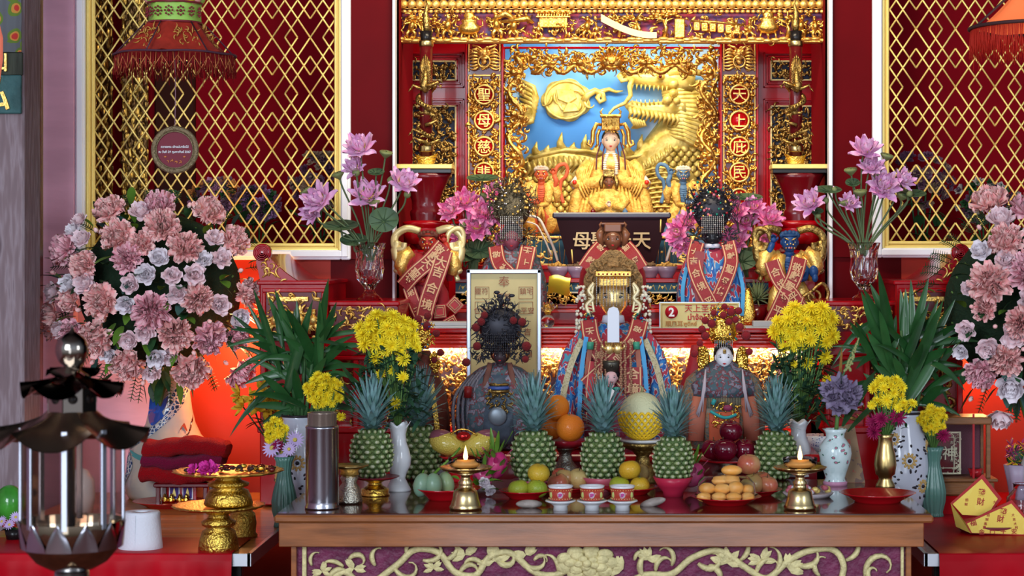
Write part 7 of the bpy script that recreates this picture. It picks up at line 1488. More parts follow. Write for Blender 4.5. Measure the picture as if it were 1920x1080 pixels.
def dragonfruit(label, px, py, Y, k, rot):
    t = thing('dragon_fruit', label, 'dragon fruit', (px, py, Y), 'dragon fruits'); part('skin', MB().ball((0, 0, 0), (20*k, 19*k, 26*k), 20, 14, M.Rotation(rot, 3, 'Y')), dfm, t); m_ = MB().use(dfm); g = random.Random(3)
    for j in range(22): a = g.uniform(0, 6.28); z = g.uniform(-18, 20)*k; rr = 20*k*math.sqrt(max(.1, 1-(z/27/k)**2)); m_.use(dfm if j % 2 else leafy); petal(m_, (cos(a)*rr*.9, sin(a)*rr*.9, z), (cos(a)*.7, sin(a)*.7, 1), 20*k, 9*k, -.2)
    m_.use(leafy)
    for j in range(8): a = 2*pi*j/8; petal(m_, (cos(a)*6*k, sin(a)*6*k, 20*k), (cos(a)*.5+sin(rot)*.6, sin(a)*.5, 1), (48 if j % 3 == 0 else 28)*k, 8*k, .1)
    part('scales', m_, leafy, t)
a = onto(925, 925, .85, 20); dragonfruit('dragon fruit with long green tips left of the broad pineapple', 930, a[1]-50, a[2]+.03, 1.05, .3); dragonfruit('dragon fruit lying lower behind the left oil lamp', 905, a[1]-30, a[2], .85, -.6)
a = onto(1305, 925, .85, 20); dragonfruit('dragon fruit beside the red-pink bowl behind the pastry box', 1300, a[1]-32, a[2], .95, .5)
t = thing('betel_leaves', 'fresh green leaves with white jasmine beside the left oil lamp', 'leaves', onto(895, 930, .85, 10)); m_ = MB().use(mat('bright_green_leaf', (.14, .40, .03), .4))
for (x, z, dx, L) in ((-40, 14, -1, 34), (-34, 30, -.6, 30), (10, 10, 1, 44), (18, 24, .7, 40), (26, 40, .3, 30), (0, 20, .2, 30)): leaf(m_, (x, -6, z), (dx, -.4, .35), L, 26, .3)
part('leaf_blades', m_, MATS['bright_green_leaf'], t)
for (x, z) in ((-62, 20), (14, 24), (26, 10)): put(t, RO[1], x, z, -16, 11, (0, -1, .4), 'jasmine')
# ---------------------------------------------------------------- cups, stones, lamps
cupp = mat('cup_red_enamel', (.42, .05, .03), .2, coat=.5)
def cup(px, label):
    at = onto(px, 958, .85, 14); t = thing('tea_cup', label, 'cup', at, 'red patterned cups in a row at the table front')
    part('stand', MB().lathe([(0, 0), (14, 0), (13, 8), (20, 13), (29, 17), (28, 19), (16, 17), (0, 17)], n=36), porc, t)
    part('cup_body', MB().use(cupp).lathe([(17, 18), (21, 20), (22, 42)], n=36).use(porc).lathe([(0, 17), (17, 18)], n=36, close=False).lathe([(22, 42), (24, 46), (23, 46), (20, 42), (18, 22), (0, 20)], n=36, close=False), porc, t)
    m_ = MB()
    for a, mm in ((0, 'w'), (-.9, 'g'), (.9, 'g')): m_.use(mat('cup_white_disc', (.7, .62, .66), .3) if mm == 'w' else mat('cup_green_disc', (.40, .42, .12), .3)).ball((sin(a)*21.3, -cos(a)*21.3, 30), (5.5*max(.4, cos(a)), 2, 6), 12, 8)
    for k in range(26): a = -1.5+3*k/25; m_.use(goldp).ball((sin(a)*21.8, -cos(a)*21.8, 38.5 if k % 2 else 22.5), .9, 5, 4)
    m_.use(mat('magenta_glyph', (.5, .05, .25), .4)).text('壽', (0, -23.6, 30), 8, .5, bold=.03); part('medallions', m_, goldp, t); part('liquid', MB().lathe([(0, 38), (19.5, 38), (0, 38.3)], n=24), mat('pale_tea', (.35, .2, .06), .1), t)
for px, l in ((1051, 'red and white patterned cup on a white stand, left of three'), (1110, 'red and white patterned cup on a white stand, middle of three'), (1167, 'red and white patterned cup on a white stand, right of three')): cup(px, l)
st = bi('river_stone', (.42, .36, .32), (.30, .25, .22), 30, .6, .3, 100)
for px, py, r, l in ((992, 953, 0, 'flat oval grey stone left of the cups'), (1224, 950, -.25, 'flat oval brownish stone right of the cups')):
    at = onto(px, py, .85, 8); m_ = MB().ball((0, 0, 7), (25, 11, 8), 22, 12, M.Rotation(r, 3, 'Y')); one('oval_stone', m_, st, at, l, 'stone')
for px, l in ((873, 'left gilt oil lamp with a lit flame on the table front edge'), (1500, 'right gilt oil lamp with a lit flame on the table front edge')):
    at = onto(px, 958, .85, 27); t = thing('oil_lamp', l, 'oil lamp', at, 'lit gilt oil lamps')
    part('foot', MB().lathe([(0, 0), (29, 0), (31, 4), (28, 9), (24, 22), (22, 34), (17, 38), (13, 40), (12, 46), (14, 50), (9, 56), (8, 62), (20, 68)], n=44), mat('pale_gold_plate', (.72, .55, .26), .25, 1, bump=.08, bs=30), t)
    part('saucer', MB().lathe([(0, 68), (22, 68), (44, 74), (50, 79), (48, 80), (24, 74), (0, 74)], n=60, wob=.03, wk=14), mat('saucer_gold', (.70, .50, .2), .25, 1), t)
    part('glass_cup', MB().lathe([(0, 75), (22, 75), (30, 82), (33, 96), (31.6, 96), (28, 83), (20, 77.5), (0, 77.5)], n=40), mat('thin_glass', (1, .97, .92), .02, trans=1, ior=1.12), t)
    part('oil', MB().lathe([(0, 77.6), (19.5, 77.6), (27, 83), (29, 88), (0, 88)], n=36), mat('amber_oil', (.75, .36, .10), .1), t)
    fl_ = part('wick', MB().tube([(0, 0, 80), (0, 0, 92)], 1.6, 6), black, t); part('flame', MB().lathe([(0, 89), (3, 92), (4.6, 98), (3.2, 107), (1.2, 115), (0, 119)], n=14), mat('flame', (1, .55, .18), .5, emis=9), fl_)
    p_ = point('flame_light', t.location+V((0, -.002, .16)), .35, (1, .6, .25), .008)
# pastries in a clear box on a red plate
ap = plate(1362, 950, .85, 66, 15, redpl, 'red_plate', 'round red plate under the clear box of orange pastries at the table front')
t = thing('pastry_box', 'clear domed plastic box of orange pastries on a red plate', 'box', (1362, ap[1]-5, ap[2])); part('clear_lid', MB().lathe([(58, 12), (60, 14), (55, 16), (53, 34), (42, 46), (0, 50), (0, 49), (41, 45), (52, 33), (54, 15), (58, 13)], n=48, sq=(1, .75), close=False), mat('clear_plastic', (1, 1, 1), .05, trans=1, ior=1.15), t)
pm = bi('orange_pastry', (.85, .36, .06), (.80, .45, .14), 30, .35, .1, 60)
for i, (x, z, y, a, b) in enumerate(((-42, 8, -20, 14, 9), (-14, 8, -26, 14, 9), (14, 8, -26, 15, 9), (40, 8, -18, 13, 9), (-36, 24, -8, 16, 11), (-8, 23, -14, 16, 11), (18, 25, -12, 15, 13), (40, 22, -6, 12, 10), (-12, 38, 4, 16, 8), (10, 39, 2, 16, 8), (0, 10, 8, 40, 10))): o = one('pastry', MB().ball((0, 0, 0), (a, 10, b), 16, 10), pm, (1362+x, ap[1]-5-z, ap[2]+y*ap[2]/FPX), '', 'pastry'); o['label'] = 'orange pastry ball '+('at the far left of the bottom row', 'left of centre in the bottom row', 'right of centre in the bottom row', 'at the far right of the bottom row', 'at the left of the middle row', 'left of centre in the middle row', 'in the middle row under the lone top pastry', 'at the right of the middle row', 'in the top row at left', 'in the top row at right', 'hidden in the middle')[i]+' of the clear box'; o['group'] = 'orange pastries in the clear box'
one('pastry', MB().ball((0, 0, 0), (20, 12, 10), 16, 10), pm, (1372, ap[1]-5-58, ap[2]+.03), 'orange pastry lying on top of the clear box', 'pastry')
plate(1645, 946, .85, 72, 18, redpl, 'red_tray', 'empty shallow red tray at the right end of the brown table', 'tray')
at = onto(1515, 935, .85, 30); t = thing('sweet_tray', 'small tray of white-wrapped sweets behind the right oil lamp', 'tray', at); part('tray', MB().lathe([(0, 0), (40, 0), (48, 8), (46, 9), (0, 3)], n=36), mat('pearly_tray', (.55, .48, .5), .3), t); m_ = MB(); g = random.Random(2)
for k in range(26): m_.use((mat('white_wrapper', (.6, .55, .58), .3), mat('pink_wrapper', (.5, .12, .16), .3), goldp)[k % 3]); m_.ball((g.uniform(-38, 38), g.uniform(-18, 18), 9+g.random()*9), (7, 6, 5), 6, 4)
part('wrapped_sweets', m_, porc, t)['kind'] = 'stuff'
at = onto(1535, 880, .85, 24); t = thing('patterned_bowl', 'blue and white patterned bowl on a gilt stand behind the floral vase', 'bowl', at); part('bowl_body', MB().lathe([(0, 30), (20, 30), (32, 44), (34, 62), (32, 62), (0, 40)], n=36), pattern('blue_dot_porcelain', [(0, (.05, .10, .35)), (.3, (.65, .68, .74)), (.6, (.65, .68, .74))], 150, 'voronoi', .15, 0, 0, 0), t); part('gilt_stand', MB().lathe([(0, 0), (22, 0), (16, 14), (24, 30), (0, 30)], n=30), goldd, t)
# ================================================================ SIDES, HANGING THINGS, PAPERS
# framed yellow paper and number sign
zt1 = 1.292
t = thing('framed_talisman', 'silver-framed yellow sheet of red writing leaning behind the dark statue', 'picture frame', (945, 742, 6.52)); silf = mat('silver_frame', (.50, .58, .70), .3, .7)
m_ = MB()
for (a, b, c, d) in ((-70, -62, 0, 237), (62, 70, 0, 237), (-70, 70, 229, 237), (-70, 70, 0, 8)): m_.box(a, b, -5, 5, c, d, 1.5)
part('frame', m_, silf, t); part('paper', MB().box(-63, 63, 0, 3, 6, 231), mat('yellow_ochre_paper', (.60, .50, .24), .6, var=.15, vs=8), t)
m_ = MB(); g = random.Random(3)
for (ch, x, z, s) in (('奉', 0, 214, 22), ('玉旨', 0, 186, 14), ('令', 0, 160, 26), ('靈符', -42, 196, 13), ('鎮宅', 42, 196, 13), ('平安', 44, 160, 13), ('合家', -44, 160, 13), ('吉', 44, 120, 15), ('敕', -46, 118, 15), ('福', 46, 80, 15), ('令', -46, 70, 15)): m_.text(ch, (x, -.8, z), s, .6)
for s in (-1, 1):
    for z in (204, 176): m_.tube([(s*54, -.8, z), (s*28, -.8, z), (s*28, -.8, z-22), (s*54, -.8, z-22), (s*54, -.8, z)], .5, 4)
part('stand', MB().box(-60, -54, 5, 9, -86, 40, 1).box(54, 60, 5, 9, -86, 40, 1).box(-60, 60, 5, 9, 30, 36, 1), black, t); part('red_writing', m_, mat('faded_red_ink', (.30, .10, .05), .6), t)
t = thing('number_sign', 'cream sign with a red 2 and gold-brown Chinese and Thai lettering', 'sign', (1312, 622, 6.61)); sgm = mat('cream_yellow_board', (.62, .54, .22), .45); inkr = mat('sign_red', (.42, .01, .02), .4); inkb = mat('sign_gold_brown', (.45, .20, .04), .4)
part('board', MB().use(silf).box(-76, 76, 0, 4, 0, 56, .8).use(sgm).box(-74, 74, -1.5, 2, 2, 54), sgm, t)
m_ = MB().use(inkr)
for x in (-53, 57): o_ = MB().lathe([(0, 0), (12, 0), (12, 1), (0, 1)], n=32); m_.add([(a+x, -2-c, b+37) for a, b, c in o_.v], o_.f)
m_.text('天上圣母', (2, -2.4, 44), 15.5, .8, bold=.005); m_.text('ม่าจ้อโป๋', (-2, -2.4, 28), 14, .8, bold=.02); m_.use(inkb).text('順風耳', (-48, -2.4, 15), 11, .8, bold=.02); m_.text('พูติหย์', (-18, -2.4, 14), 10, .8, bold=.03); m_.text('千里眼', (30, -2.4, 15), 11, .8, bold=.02); m_.use(mat('white_numeral', (.85, .85, .85), .4)); m_.text('2', (-53, -3.6, 37), 22, .8, bold=.03); m_.text('2', (57, -3.6, 37), 22, .8, bold=.03); part('lettering', m_, inkr, t)
m_ = MB(); [m_.tube(p, .6, 4) for p in ([(-71, -2, 5), (-71, -2, 51), (71, -2, 51), (71, -2, 5), (-71, -2, 5)],)]; part('border_line', m_, inkb, t)
# bowls of biscuits on the lower step
lilacp = mat('lilac_glazed_bowl', (.30, .22, .32), .2, coat=.4); bis = bi('gold_biscuit', (.62, .36, .08), (.35, .16, .03), 40, .5, .3, 100)
for px, l in ((1047, 'lilac bowl of golden biscuits, leftmost on the step under the dark box'), (1083, 'lilac bowl of nuts, second from left under the dark box'), (1218, 'lilac bowl of nuts right of the brown statue under the dark box'), (1250, 'lilac bowl of golden biscuits, rightmost on the step under the dark box')):
    t = thing('offering_bowl', l, 'bowl', (px, 521.5, 7.03), 'lilac offering bowls'); part('bowl_body', MB().lathe([(0, 0), (12, 0), (12, 3), (18, 12), (21, 22), (20, 22), (14, 8), (0, 6)], n=30), lilacp, t); m_ = MB(); g = random.Random(px)
    for k in range(26): a = g.uniform(0, 6.28); d = 17*g.random()**.5; m_.ball((cos(a)*d, sin(a)*d, 20+8*(1-d/18)*g.random()+2), (6, 4, 3), 7, 4, M.Rotation(g.uniform(-1, 1), 3, 'Y'))
    part('biscuits', m_, bis if px in (1047, 1250) else mat('brown_nuts', (.14, .08, .04), .6), t)['kind'] = 'stuff'
    t['label'] = l
# glass lotus, yellow packet, curled railings, papers on the step
t = thing('glass_lotus', 'clear glass lotus ornament on a glass ball right of the framed paper', 'ornament', (1027, 616, 6.64)); me = mk(lambda q: bloom(q, [(8, 20, 22, 12, .4, 3), (7, 50, 20, 11, .5, 3), (5, 72, 18, 9, .5, 2)], 2, .1)); me.v = [(x, y, z+28) for x, y, z in me.v]; part('petals', me, glass, t); part('glass_ball', MB().ball((0, 0, 13), 13, 18, 12), glass, t); part('gold_heart', MB().ball((0, 0, 36), (8, 8, 12), 12, 8), goldpoly, t)
one('yellow_packet', MB().grid(lambda u, v_: (-18+40*u+3*v_, -8*sin(v_*2)-6*u, 34*v_+3*sin(u*5)), 10, 8).grid(lambda u, v_: (-18+40*u+3*v_, 4-8*sin(v_*2)-6*u, 34*v_+3*sin(u*5)), 10, 8), mat('yellow_foil', (.72, .52, .04), .25, .5, coat=.4), (1045, 552, 6.93), 'shiny yellow folded packet on the step left of the gold-faced statue', 'packet')
for s, l in ((-1, 'white curled railing with gilt openwork left of the dark box'), (1, 'white curled railing with gilt openwork right of the dark box')):
    cx = 1012 if s < 0 else 1283; t = thing('curled_railing', l, 'railing', (cx, 498, 7.3)); m_ = MB(); m_.tube(smooth([(s*24, 0, 94), (s*2, -4, 88), (-s*12, -6, 64), (-s*26, -8, 34), (-s*34, -8, 8)], 5), 2.6, 8); m_.tube(smooth([(s*24, 0, 82), (s*6, -4, 76), (-s*6, -6, 56), (-s*22, -8, 20)], 5), 1.6, 8); part('white_rail', m_, mat('ivory_rail_paint', (.75, .72, .66), .4), t)
    m_ = MB(); relief(m_, -26, 26, 4, 60, 0, 1.2, 11, 50+s, 3, .3); m_.box(-30, 30, 3, 7, 0, 4); part('gilt_openwork', m_, goldp, t)
one('prayer_books', MB().box(-58, 50, -6, 60, 0, 5, 1).box(-50, 56, -4, 60, 5, 12, 1), mat('grey_paper_stack', (.45, .46, .48), .6), (850, 616, 6.64), 'flat stack of grey-edged papers at the left end of the altar shelf', 'papers')
one('folded_papers', MB().box(-45, 60, -6, 50, 0, 4, 1).box(-20, 20, -4, 30, 4, 14, 1), mat('grey_paper_stack', (.45, .46, .48), .6), (1432, 616, 6.64), 'grey folded papers on the altar shelf right of the number sign', 'papers')
t = thing('air_plant', 'spiky pale green artificial plant between the black-faced statue and the blue-faced guardian', 'plant', (1420, 606, 6.9)); m_ = MB(); g = random.Random(1)
for k in range(70): a = g.uniform(0, 6.28); e = g.uniform(-.4, 1.4); m_.tube([(0, 0, 46), (cos(a)*cos(e)*16, sin(a)*cos(e)*10, 46+sin(e)*16), (cos(a)*cos(e)*32, sin(a)*cos(e)*20, 46+sin(e)*36)], [2, 1.6, .4], 4)
part('spikes', m_, mat('pale_green_spikes', (.20, .24, .10), .6), t); part('pot', MB().lathe([(0, 0), (14, 0), (18, 30), (0, 30)], n=20), lacd, t)
# --- hanging lanterns, disc
def lantern_shade(t, z0, z1, r0, r1, m1, n=6):
    m_ = MB()
    def f(u, v_):
        a = u*2*pi+pi/n*0+.26; seg = 2*pi/n; aa = (a % seg)-seg/2; r = (r0+(r1-r0)*v_**.8)*cos(seg/2)/cos(aa)*.98; return (r*sin(a), -r*cos(a), z0+(z1-z0)*v_-3*(1-v_)*cos(aa*6))
    m_.grid(f, 48, 6); part('shade', m_, m1, t); return f
silk = mat('red_brocade_silk', (.42, .03, .015), .8, spec=.2, var=.3, vs=40, sheen=.3); YL = 5.9
t = thing('hanging_lantern', 'red hexagonal silk lantern with green band and tasselled fringe, upper left', 'lantern', (328, 105, YL)); f = lantern_shade(t, 0, 60, 112, 54, silk)
m_ = MB(); g = random.Random(6)
for k, a0 in enumerate((-1.31, -.26, .79)):
    for j in range(26):
        u = ((a0+.78)/(2*pi)+g.uniform(-.05, .05)); 
        c = f((u-.26/(2*pi)) % 1, g.uniform(.28, .85)); curl(m_, c[0]*1.01, c[1]*1.02-2, c[2], g.uniform(0, 6.28), 16, g.uniform(-4, 4), 1.3, g, 7, 0)
part('gold_brocade', m_, mat('dull_gold_thread', (.50, .26, .05), .5, .3), t)
m_ = MB()
for k in range(7):
    q = 2*pi*k/6+.26+pi/6*0; m_.tube([(112*sin(q+.52)*1, -112*cos(q+.52), -1), (55*sin(q+.52), -55*cos(q+.52), 60)], 1.4, 5)
m_.tube([(113*sin(2*pi*k/48), -113*cos(2*pi*k/48)*1, -1+2*abs(sin(3*2*pi*k/48))) for k in range(49)], 2.0, 6); part('wire_ribs', m_, mat('dark_plum_trim', (.08, .03, .05), .6), t)
m_ = MB().use(mat('lime_satin', (.34, .60, .10), .5)).lathe([(50, 61), (49, 80), (50, 98)], n=6, close=False); gr = m_; m_.use(mat('plum_bead', (.2, .02, .03), .4))
for k in range(7):
    a = -1.3+k*.43; 
    for j in range(8): q = 2*pi*j/8; m_.ball((sin(a)*51+cos(q)*7*cos(a), -cos(a)*51, 80+sin(q)*8), 2.1, 6, 4)
    m_.ball((sin(a)*51, -cos(a)*51, 80), 3, 6, 4)
m_.torus((0, 0, 61), 50, 2.2, 36, 6, 'z'); m_.torus((0, 0, 98), 50, 2.2, 36, 6, 'z'); part('green_band', m_, silk, t)
m_ = MB(); g = random.Random(9)
for k in range(15): m_.use((mat('lime_satin', (.34, .60, .10), .5), mat('yellow_silk', (.85, .65, .04), .5), mat('pink_silk', (.75, .35, .30), .5))[k % 3]).ball((cos(k*.42)*38, sin(k*.42)*38, 108), (20, 16, 14), 9, 6)
part('silk_flowers', m_, silk, t); part('cross_bar', MB().box(-49, 49, -1.5, 1.5, 93, 96), lacd, t)
def fringe(t, r, z, L, n, m1, seed, gold_=None):
    g = random.Random(seed); m_ = MB()
    for k in range(n):
        q = 2*pi*k/n; c = (r*sin(q), -r*cos(q)); l = L*(g.uniform(.75, 1.0)+.35*(g.random() < .06)); m_.use(gold_ if gold_ and k % 5 == 0 else m1); m_.tube([(c[0], c[1], z), (c[0]+g.uniform(-2, 2), c[1], z-l*.5), (c[0]+g.uniform(-4, 4), c[1]+g.uniform(-2, 2), z-l)], [.7, .8, .6], 4)
    part('fringe', m_, m1, t)
fr = mat('dark_red_fringe', (.22, .003, .006), .7); fringe(t, 110, -2, 38, 340, fr, 1, mat('copper_bead', (.55, .18, .06), .4, .4))
m_ = MB()
for k in range(24):
    a = 2*pi*k/24; b = 2*pi*(k+1)/24; c = 2*pi*(k+.5)/24
    for (p, q, zz) in ((a, c, 0), (b, c, 0)): m_.tube([(111*sin(p), -111*cos(p), -8), (111*sin(q), -111*cos(q), -30)], .9, 4)
part('bead_zigzag', m_, MATS['copper_bead'], t)
part('cord', MB().tube([(0, 0, 60), (0, 0, 700)], 1.4, 5), fr, t)
t = thing('hanging_disc', 'round red hanging plaque with bronze ring and small white Thai lettering', 'plaque', (328, 327, YL)); m_ = MB(); m_.torus((0, 0, 46), 40, 5, 44, 10); m_.torus((0, -2, 46), 34.5, 1.2, 40, 6); part('ring', m_, mat('aged_bronze', (.26, .20, .11), .45, .6, bump=.6, bs=200), t)
d = MB().lathe([(0, 0), (36, 0), (36, 4), (0, 4)], n=44); q = MB(); q.add([(a, b_, c+46) for a, c, b_ in d.v], d.f, False); part('disc', q, mat('dusky_red_disc', (.17, .015, .03), .5, spec=.2), t)
m_ = MB().use(mat('pale_lettering', (.72, .68, .70), .5)); m_.text('ถวายพระ เจ้าแม่มาจ้อโป๋', (0, -1.6, 52), 5.6, .8, bold=.03); m_.text('ณ วันที่ 29 กุมภาพันธ์ 2567', (0, -1.6, 42), 5.6, .8, bold=.03); m_.use(mat('orange_emblem', (.62, .22, .06), .5))
for k in range(7): curl(m_, -12+k*4, -1.5, 22+2*sin(k), 1.2, 9, (-1)**k*3, .9, rnd, 6, 0)
m_.ball((-18, -1.5, 33), (3, 1, 1.5), 6, 4); m_.ball((18, -1.5, 33), (3, 1, 1.5), 6, 4); part('lettering', m_, white, t); part('cord', MB().tube([(0, 0, 88), (1, 0, 150), (0, 0, 226), (0, 0, 320)], .9, 5), mat('mauve_string', (.30, .16, .20), .7), t)
t = thing('hanging_lantern', 'glowing orange-red lantern with long red fringe cut off by the upper right corner', 'lantern', (1955, 52, 5.6)); lit = mat('lit_orange_silk', (1, .20, .06), .7, emis=.75); lantern_shade(t, 0, 74, 135, 50, lit); m_ = MB(); m_.tube([(136*sin(2*pi*k/48), -136*cos(2*pi*k/48), -1) for k in range(49)], 3.4, 6)
for k in range(6): q = 2*pi*k/6+.26+.52; m_.tube([(135*sin(q), -135*cos(q), -1), (50*sin(q), -50*cos(q), 74)], 2.4, 6)
part('rim', m_, mat('charred_rim', (.07, .03, .03), .7), t); fringe(t, 133, -2, 56, 420, mat('red_fringe', (.60, .03, .015), .7), 4); part('cord', MB().tube([(0, 0, 70), (0, 0, 600)], 1.4, 5), fr, t)
t = thing('hanging_lantern', 'sliver of a glowing salmon lantern at the upper left edge', 'lantern', (-34, 190, 5.7)); part('shade', MB().lathe([(10, 0), (30, 20), (38, 80), (38, 120), (26, 170), (8, 180)], n=24), mat('lit_salmon_silk', (1, .25, .16), .7, emis=.5), t); part('cord', MB().tube([(0, 0, 178), (0, 0, 700)], 1.4, 5), fr, t)
# ---------------------------------------------------------------- left side table
knit = mat('red_knit_cloth', (.30, .002, .006), .95, spec=.1, sheen=.5, bump=.9, bs=260); knit2 = mat('plum_knit_cloth', (.17, .004, .035), .95, spec=.1, sheen=.5, bump=.9, bs=260)
at = onto(346, 952, .72, 40); t = thing('red_stool', 'small dark red stand carrying the folded cloths', 'stand', at); part('top', MB().box(-52, 52, -30, 40, 36, 44, 2), lacd, t); [part('leg', MB().box(a, a+8, b, b+8, 0, 36, 1), lacd, t) for a in (-48, 40) for b in (-26, 28)]
def towel(z, w0, w1, h, m1, label, seed):
    m_ = MB(); g = random.Random(seed); n, K = 40, 16
    def f(u, v_):
        a = 2*pi*v_; x = w0+(w1-w0)*u; e = min(1, 24*u*(1-u)+.55); c, s_ = cos(a), sin(a); return (x+2*sin(a*3)*e, -4+34*abs(c)**.6*(1 if c > 0 else -1), z+h/2+(h/2*e)*abs(s_)**.7*(1 if s_ > 0 else -1)+3.5*sin(u*7+seed)+1.5*sin(u*23+a))
    m_.grid(f, n, K); m_.add([f(0, k/K) for k in range(K)], [tuple(range(K-1, -1, -1))]); m_.add([f(1, k/K) for k in range(K)], [tuple(range(K))]); one('folded_cloth', m_, m1, at, label, 'cloth', 'folded knit cloths')
towel(42, -78, 54, 34, knit, 'folded red knit cloth at the bottom of the stack', 1); towel(70, -74, 76, 28, knit2, 'folded plum knit cloth in the middle of the stack', 2); towel(92, -72, 84, 34, knit, 'folded red knit cloth on top of the stack', 4)
goldt = mat('gilt_tray_metal', (.66, .44, .08), .28, 1, bump=.5, bs=140)
def tray_stand(px, py, z, W_, H_, name, label):
    at = onto(px, py, z, W_*.4); t = thing(name, label, 'pedestal tray', at); b = W_*.42
    part('foot', MB().lathe([(0, 0), (b, 0), (b*1.05, 4), (b*.98, H_*.25), (b*.85, H_*.45), (b*.6, H_*.52), (b*.85, H_*.58), (b*.9, H_*.66), (b*.6, H_*.74), (b*.5, H_*.82), (b*.8, H_*.88), (b, H_*.94)], n=44), goldt, t)
    part('tray', MB().lathe([(0, H_*.93), (b, H_*.93), (W_*.9, H_*.97), (W_, H_*1.04), (W_*.98, H_*1.05), (b, H_*.96), (0, H_*.95)], n=72, wob=.025, wk=18), goldt, t); return t, at
t, at = tray_stand(410, 1037, .72, 86, 82, 'gilt_tray_stand', 'lower wide gilt pedestal tray at the front of the left table')
t2, at2 = tray_stand(425, 958, .735, 108, 66, 'gilt_tray_stand', 'upper wide gilt pedestal tray holding pink flowers and trinkets'); t2.location = V((W(427, at[2]+.02), at[2]+.03, t.location.z+82*t.scale.x)); t2.scale = [t.scale.x*.96]*3
t3 = thing('tray_contents', 'magenta silk flowers and small red and gold trinkets on the upper gilt tray', 'trinkets', (427, 900, 5.6)); t3.location = t2.location+V((0, 0, 66*t2.scale.x)); t3.scale = t2.scale; mgs = mat('magenta_silk', (.70, .04, .36), .6)
me = mesh_of('silk_flower', mk(lambda m_: bloom(m_, [(8, 10, 1, .6, .3, .1), (8, 40, .9, .5, .4, .1), (6, 65, .7, .4, .4, .05)], 3, 1.2, 1)), mgs)
for (x, r) in ((-36, 18), (-62, 12), (-22, 12)): put(t3, me, x, 6, -30, r, (x*.01, -.7, .7))
m_ = MB(); g = random.Random(8)
for k in range(70): m_.use((lacd, goldpoly, mat('dark_trinket', (.05, .02, .02), .5))[k % 3]); m_.ball((g.uniform(-80, 90), g.uniform(-30, 30), 2+g.random()*8), (g.uniform(3, 9), 5, g.uniform(2, 5)), 6, 4)
part('small_trinkets', m_, lacd, t3)['kind'] = 'stuff'
at = onto(455, 1010, .72, 26); t = thing('gilt_goblet', 'short gilt embossed pot behind the lower tray', 'pot', at); part('pot_body', MB().lathe([(0, 0), (27, 0), (28, 4), (24, 8), (26, 26), (23, 44), (18, 48), (20, 54), (0, 54)], n=36), goldt, t)
at = onto(266, 1035, .72, 36); m_ = MB(); n = 48
for (zz, r) in ((0, 1),): m_.lathe([(38, 0), (39, 1), (37, 18), (34, 60), (34, 68), (32, 71), (13, 71), (11, 68), (11, 20), (12, 4), (37, 0)], n=n, close=False)
m_.grid(lambda u, v_: (lambda a: (-(37-v_*3)*sin(a)*1.02-6*(1-v_)*u, -(37.5-v_*3)*cos(a)-1, 2+66*v_))(u*1.4+.1), 8, 6)
t = one('paper_roll', m_, mat('soft_white_paper', (.74, .76, .82), .85, bump=.2, bs=150), at, 'white toilet paper roll on the front of the left table', 'paper roll')
plate(316, 955, .72, 66, 12, redpl, 'red_plate', 'red plate under the small shrine card on the left table')
at = onto(338, 948, .72, 22); at = (at[0], at[1]-5, at[2]); t = thing('shrine_card', 'standing card with two white-edged arched purple panels and tiny gold figures', 'card', at)
part('card_back', MB().box(-26, 30, 2, 6, 0, 46, 1), redpl, t); vio = mat('violet_print', (.07, .03, .25), .5)
for x in (-11, 14):
    arch = [(x-10, 4), (x+10, 4), (x+10, 28)]+[(x+10*cos(pi*k/12), 28+10*sin(pi*k/12)) for k in range(13)]+[(x-10, 28)]; pn = part('arched_panel', MB().use(white).prism(arch, -1, 2).use(vio).prism([(x+(a-x)*.8, 6+(b-4)*.88) for a, b in arch], -1.6, 0).use(goldp).prism([(x-4, 10), (x+4, 10), (x+2, 20), (x, 26), (x-2, 20)], -2.6, -1), white, t)
m_ = MB()
for x in (-26, -14, 2, 14): m_.use(goldpoly if x % 3 else mat('copper_figure', (.45, .13, .06), .35, .4)).lathe([(6, 0), (7, 5), (4, 10), (3, 14), (0, 17)], (x, -12, 0), 12)
part('tiny_figures', m_, goldpoly, t)
# things at the far left edge behind the lantern
t = thing('green_globe', 'glossy green globe ornament at the left edge', 'ornament', onto(18, 990, .72, 22)); part('globe', MB().ball((0, 0, 44), (28, 28, 34), 24, 16), mat('glossy_green', (.06, .36, .04), .15, coat=.6, var=.4, vs=20), t); part('foot', MB().lathe([(0, 0), (14, 0), (8, 12), (0, 14)], n=20), redpl, t)
t = thing('small_flower_pot', 'small orange blooms with dark leaves in a pot at the left edge', 'plant', onto(26, 1015, .72, 16)); part('pot', MB().lathe([(0, 0), (13, 0), (17, 20), (0, 20)], n=20), black, t); [put(t, DA, x, z, -8, 12, (x*.02, -.8, .5), 'bloom') for x, z in ((-20, 36), (6, 44), (-6, 30))]; m_ = MB(); [leaf(m_, (0, 0, 16), (rnd.uniform(-1, 1), -.4, .4), 26, 12) for k in range(9)]; part('leaves', m_, leafg, t)
for px, l, w_, h_ in ((65, 'beige bag with dark square print behind the lantern', 17, 80), (150, 'white porcelain jar with green sprig behind the lantern', 28, 92)):
    at = onto(px, 972, .72, w_); t = thing('lidded_jar', l, 'jar', at); part('jar_body', MB().lathe([(0, 0), (w_*.8, 0), (w_, h_*.4), (w_*.95, h_*.75), (w_*.5, h_*.95), (0, h_)], n=28), porc if px > 100 else mat('beige_bag', (.45, .30, .18), .6), t); part('print', MB().ball((4, -w_*.95, h_*.6), (5, 3, 8), 8, 6), leafg if px > 100 else black, t)
at = onto(128, 985, .72, 10); t = thing('votive_candle', 'small lit orange votive light seen through the lantern', 'candle', at); part('glass_holder', MB().lathe([(0, 0), (12, 0), (14, 22), (0, 20)], n=20), mat('amber_glass', (.9, .35, .05), .1, trans=.6), t); part('flame', MB().lathe([(0, 20), (3, 25), (0, 36)], n=10), MATS['flame'], t)
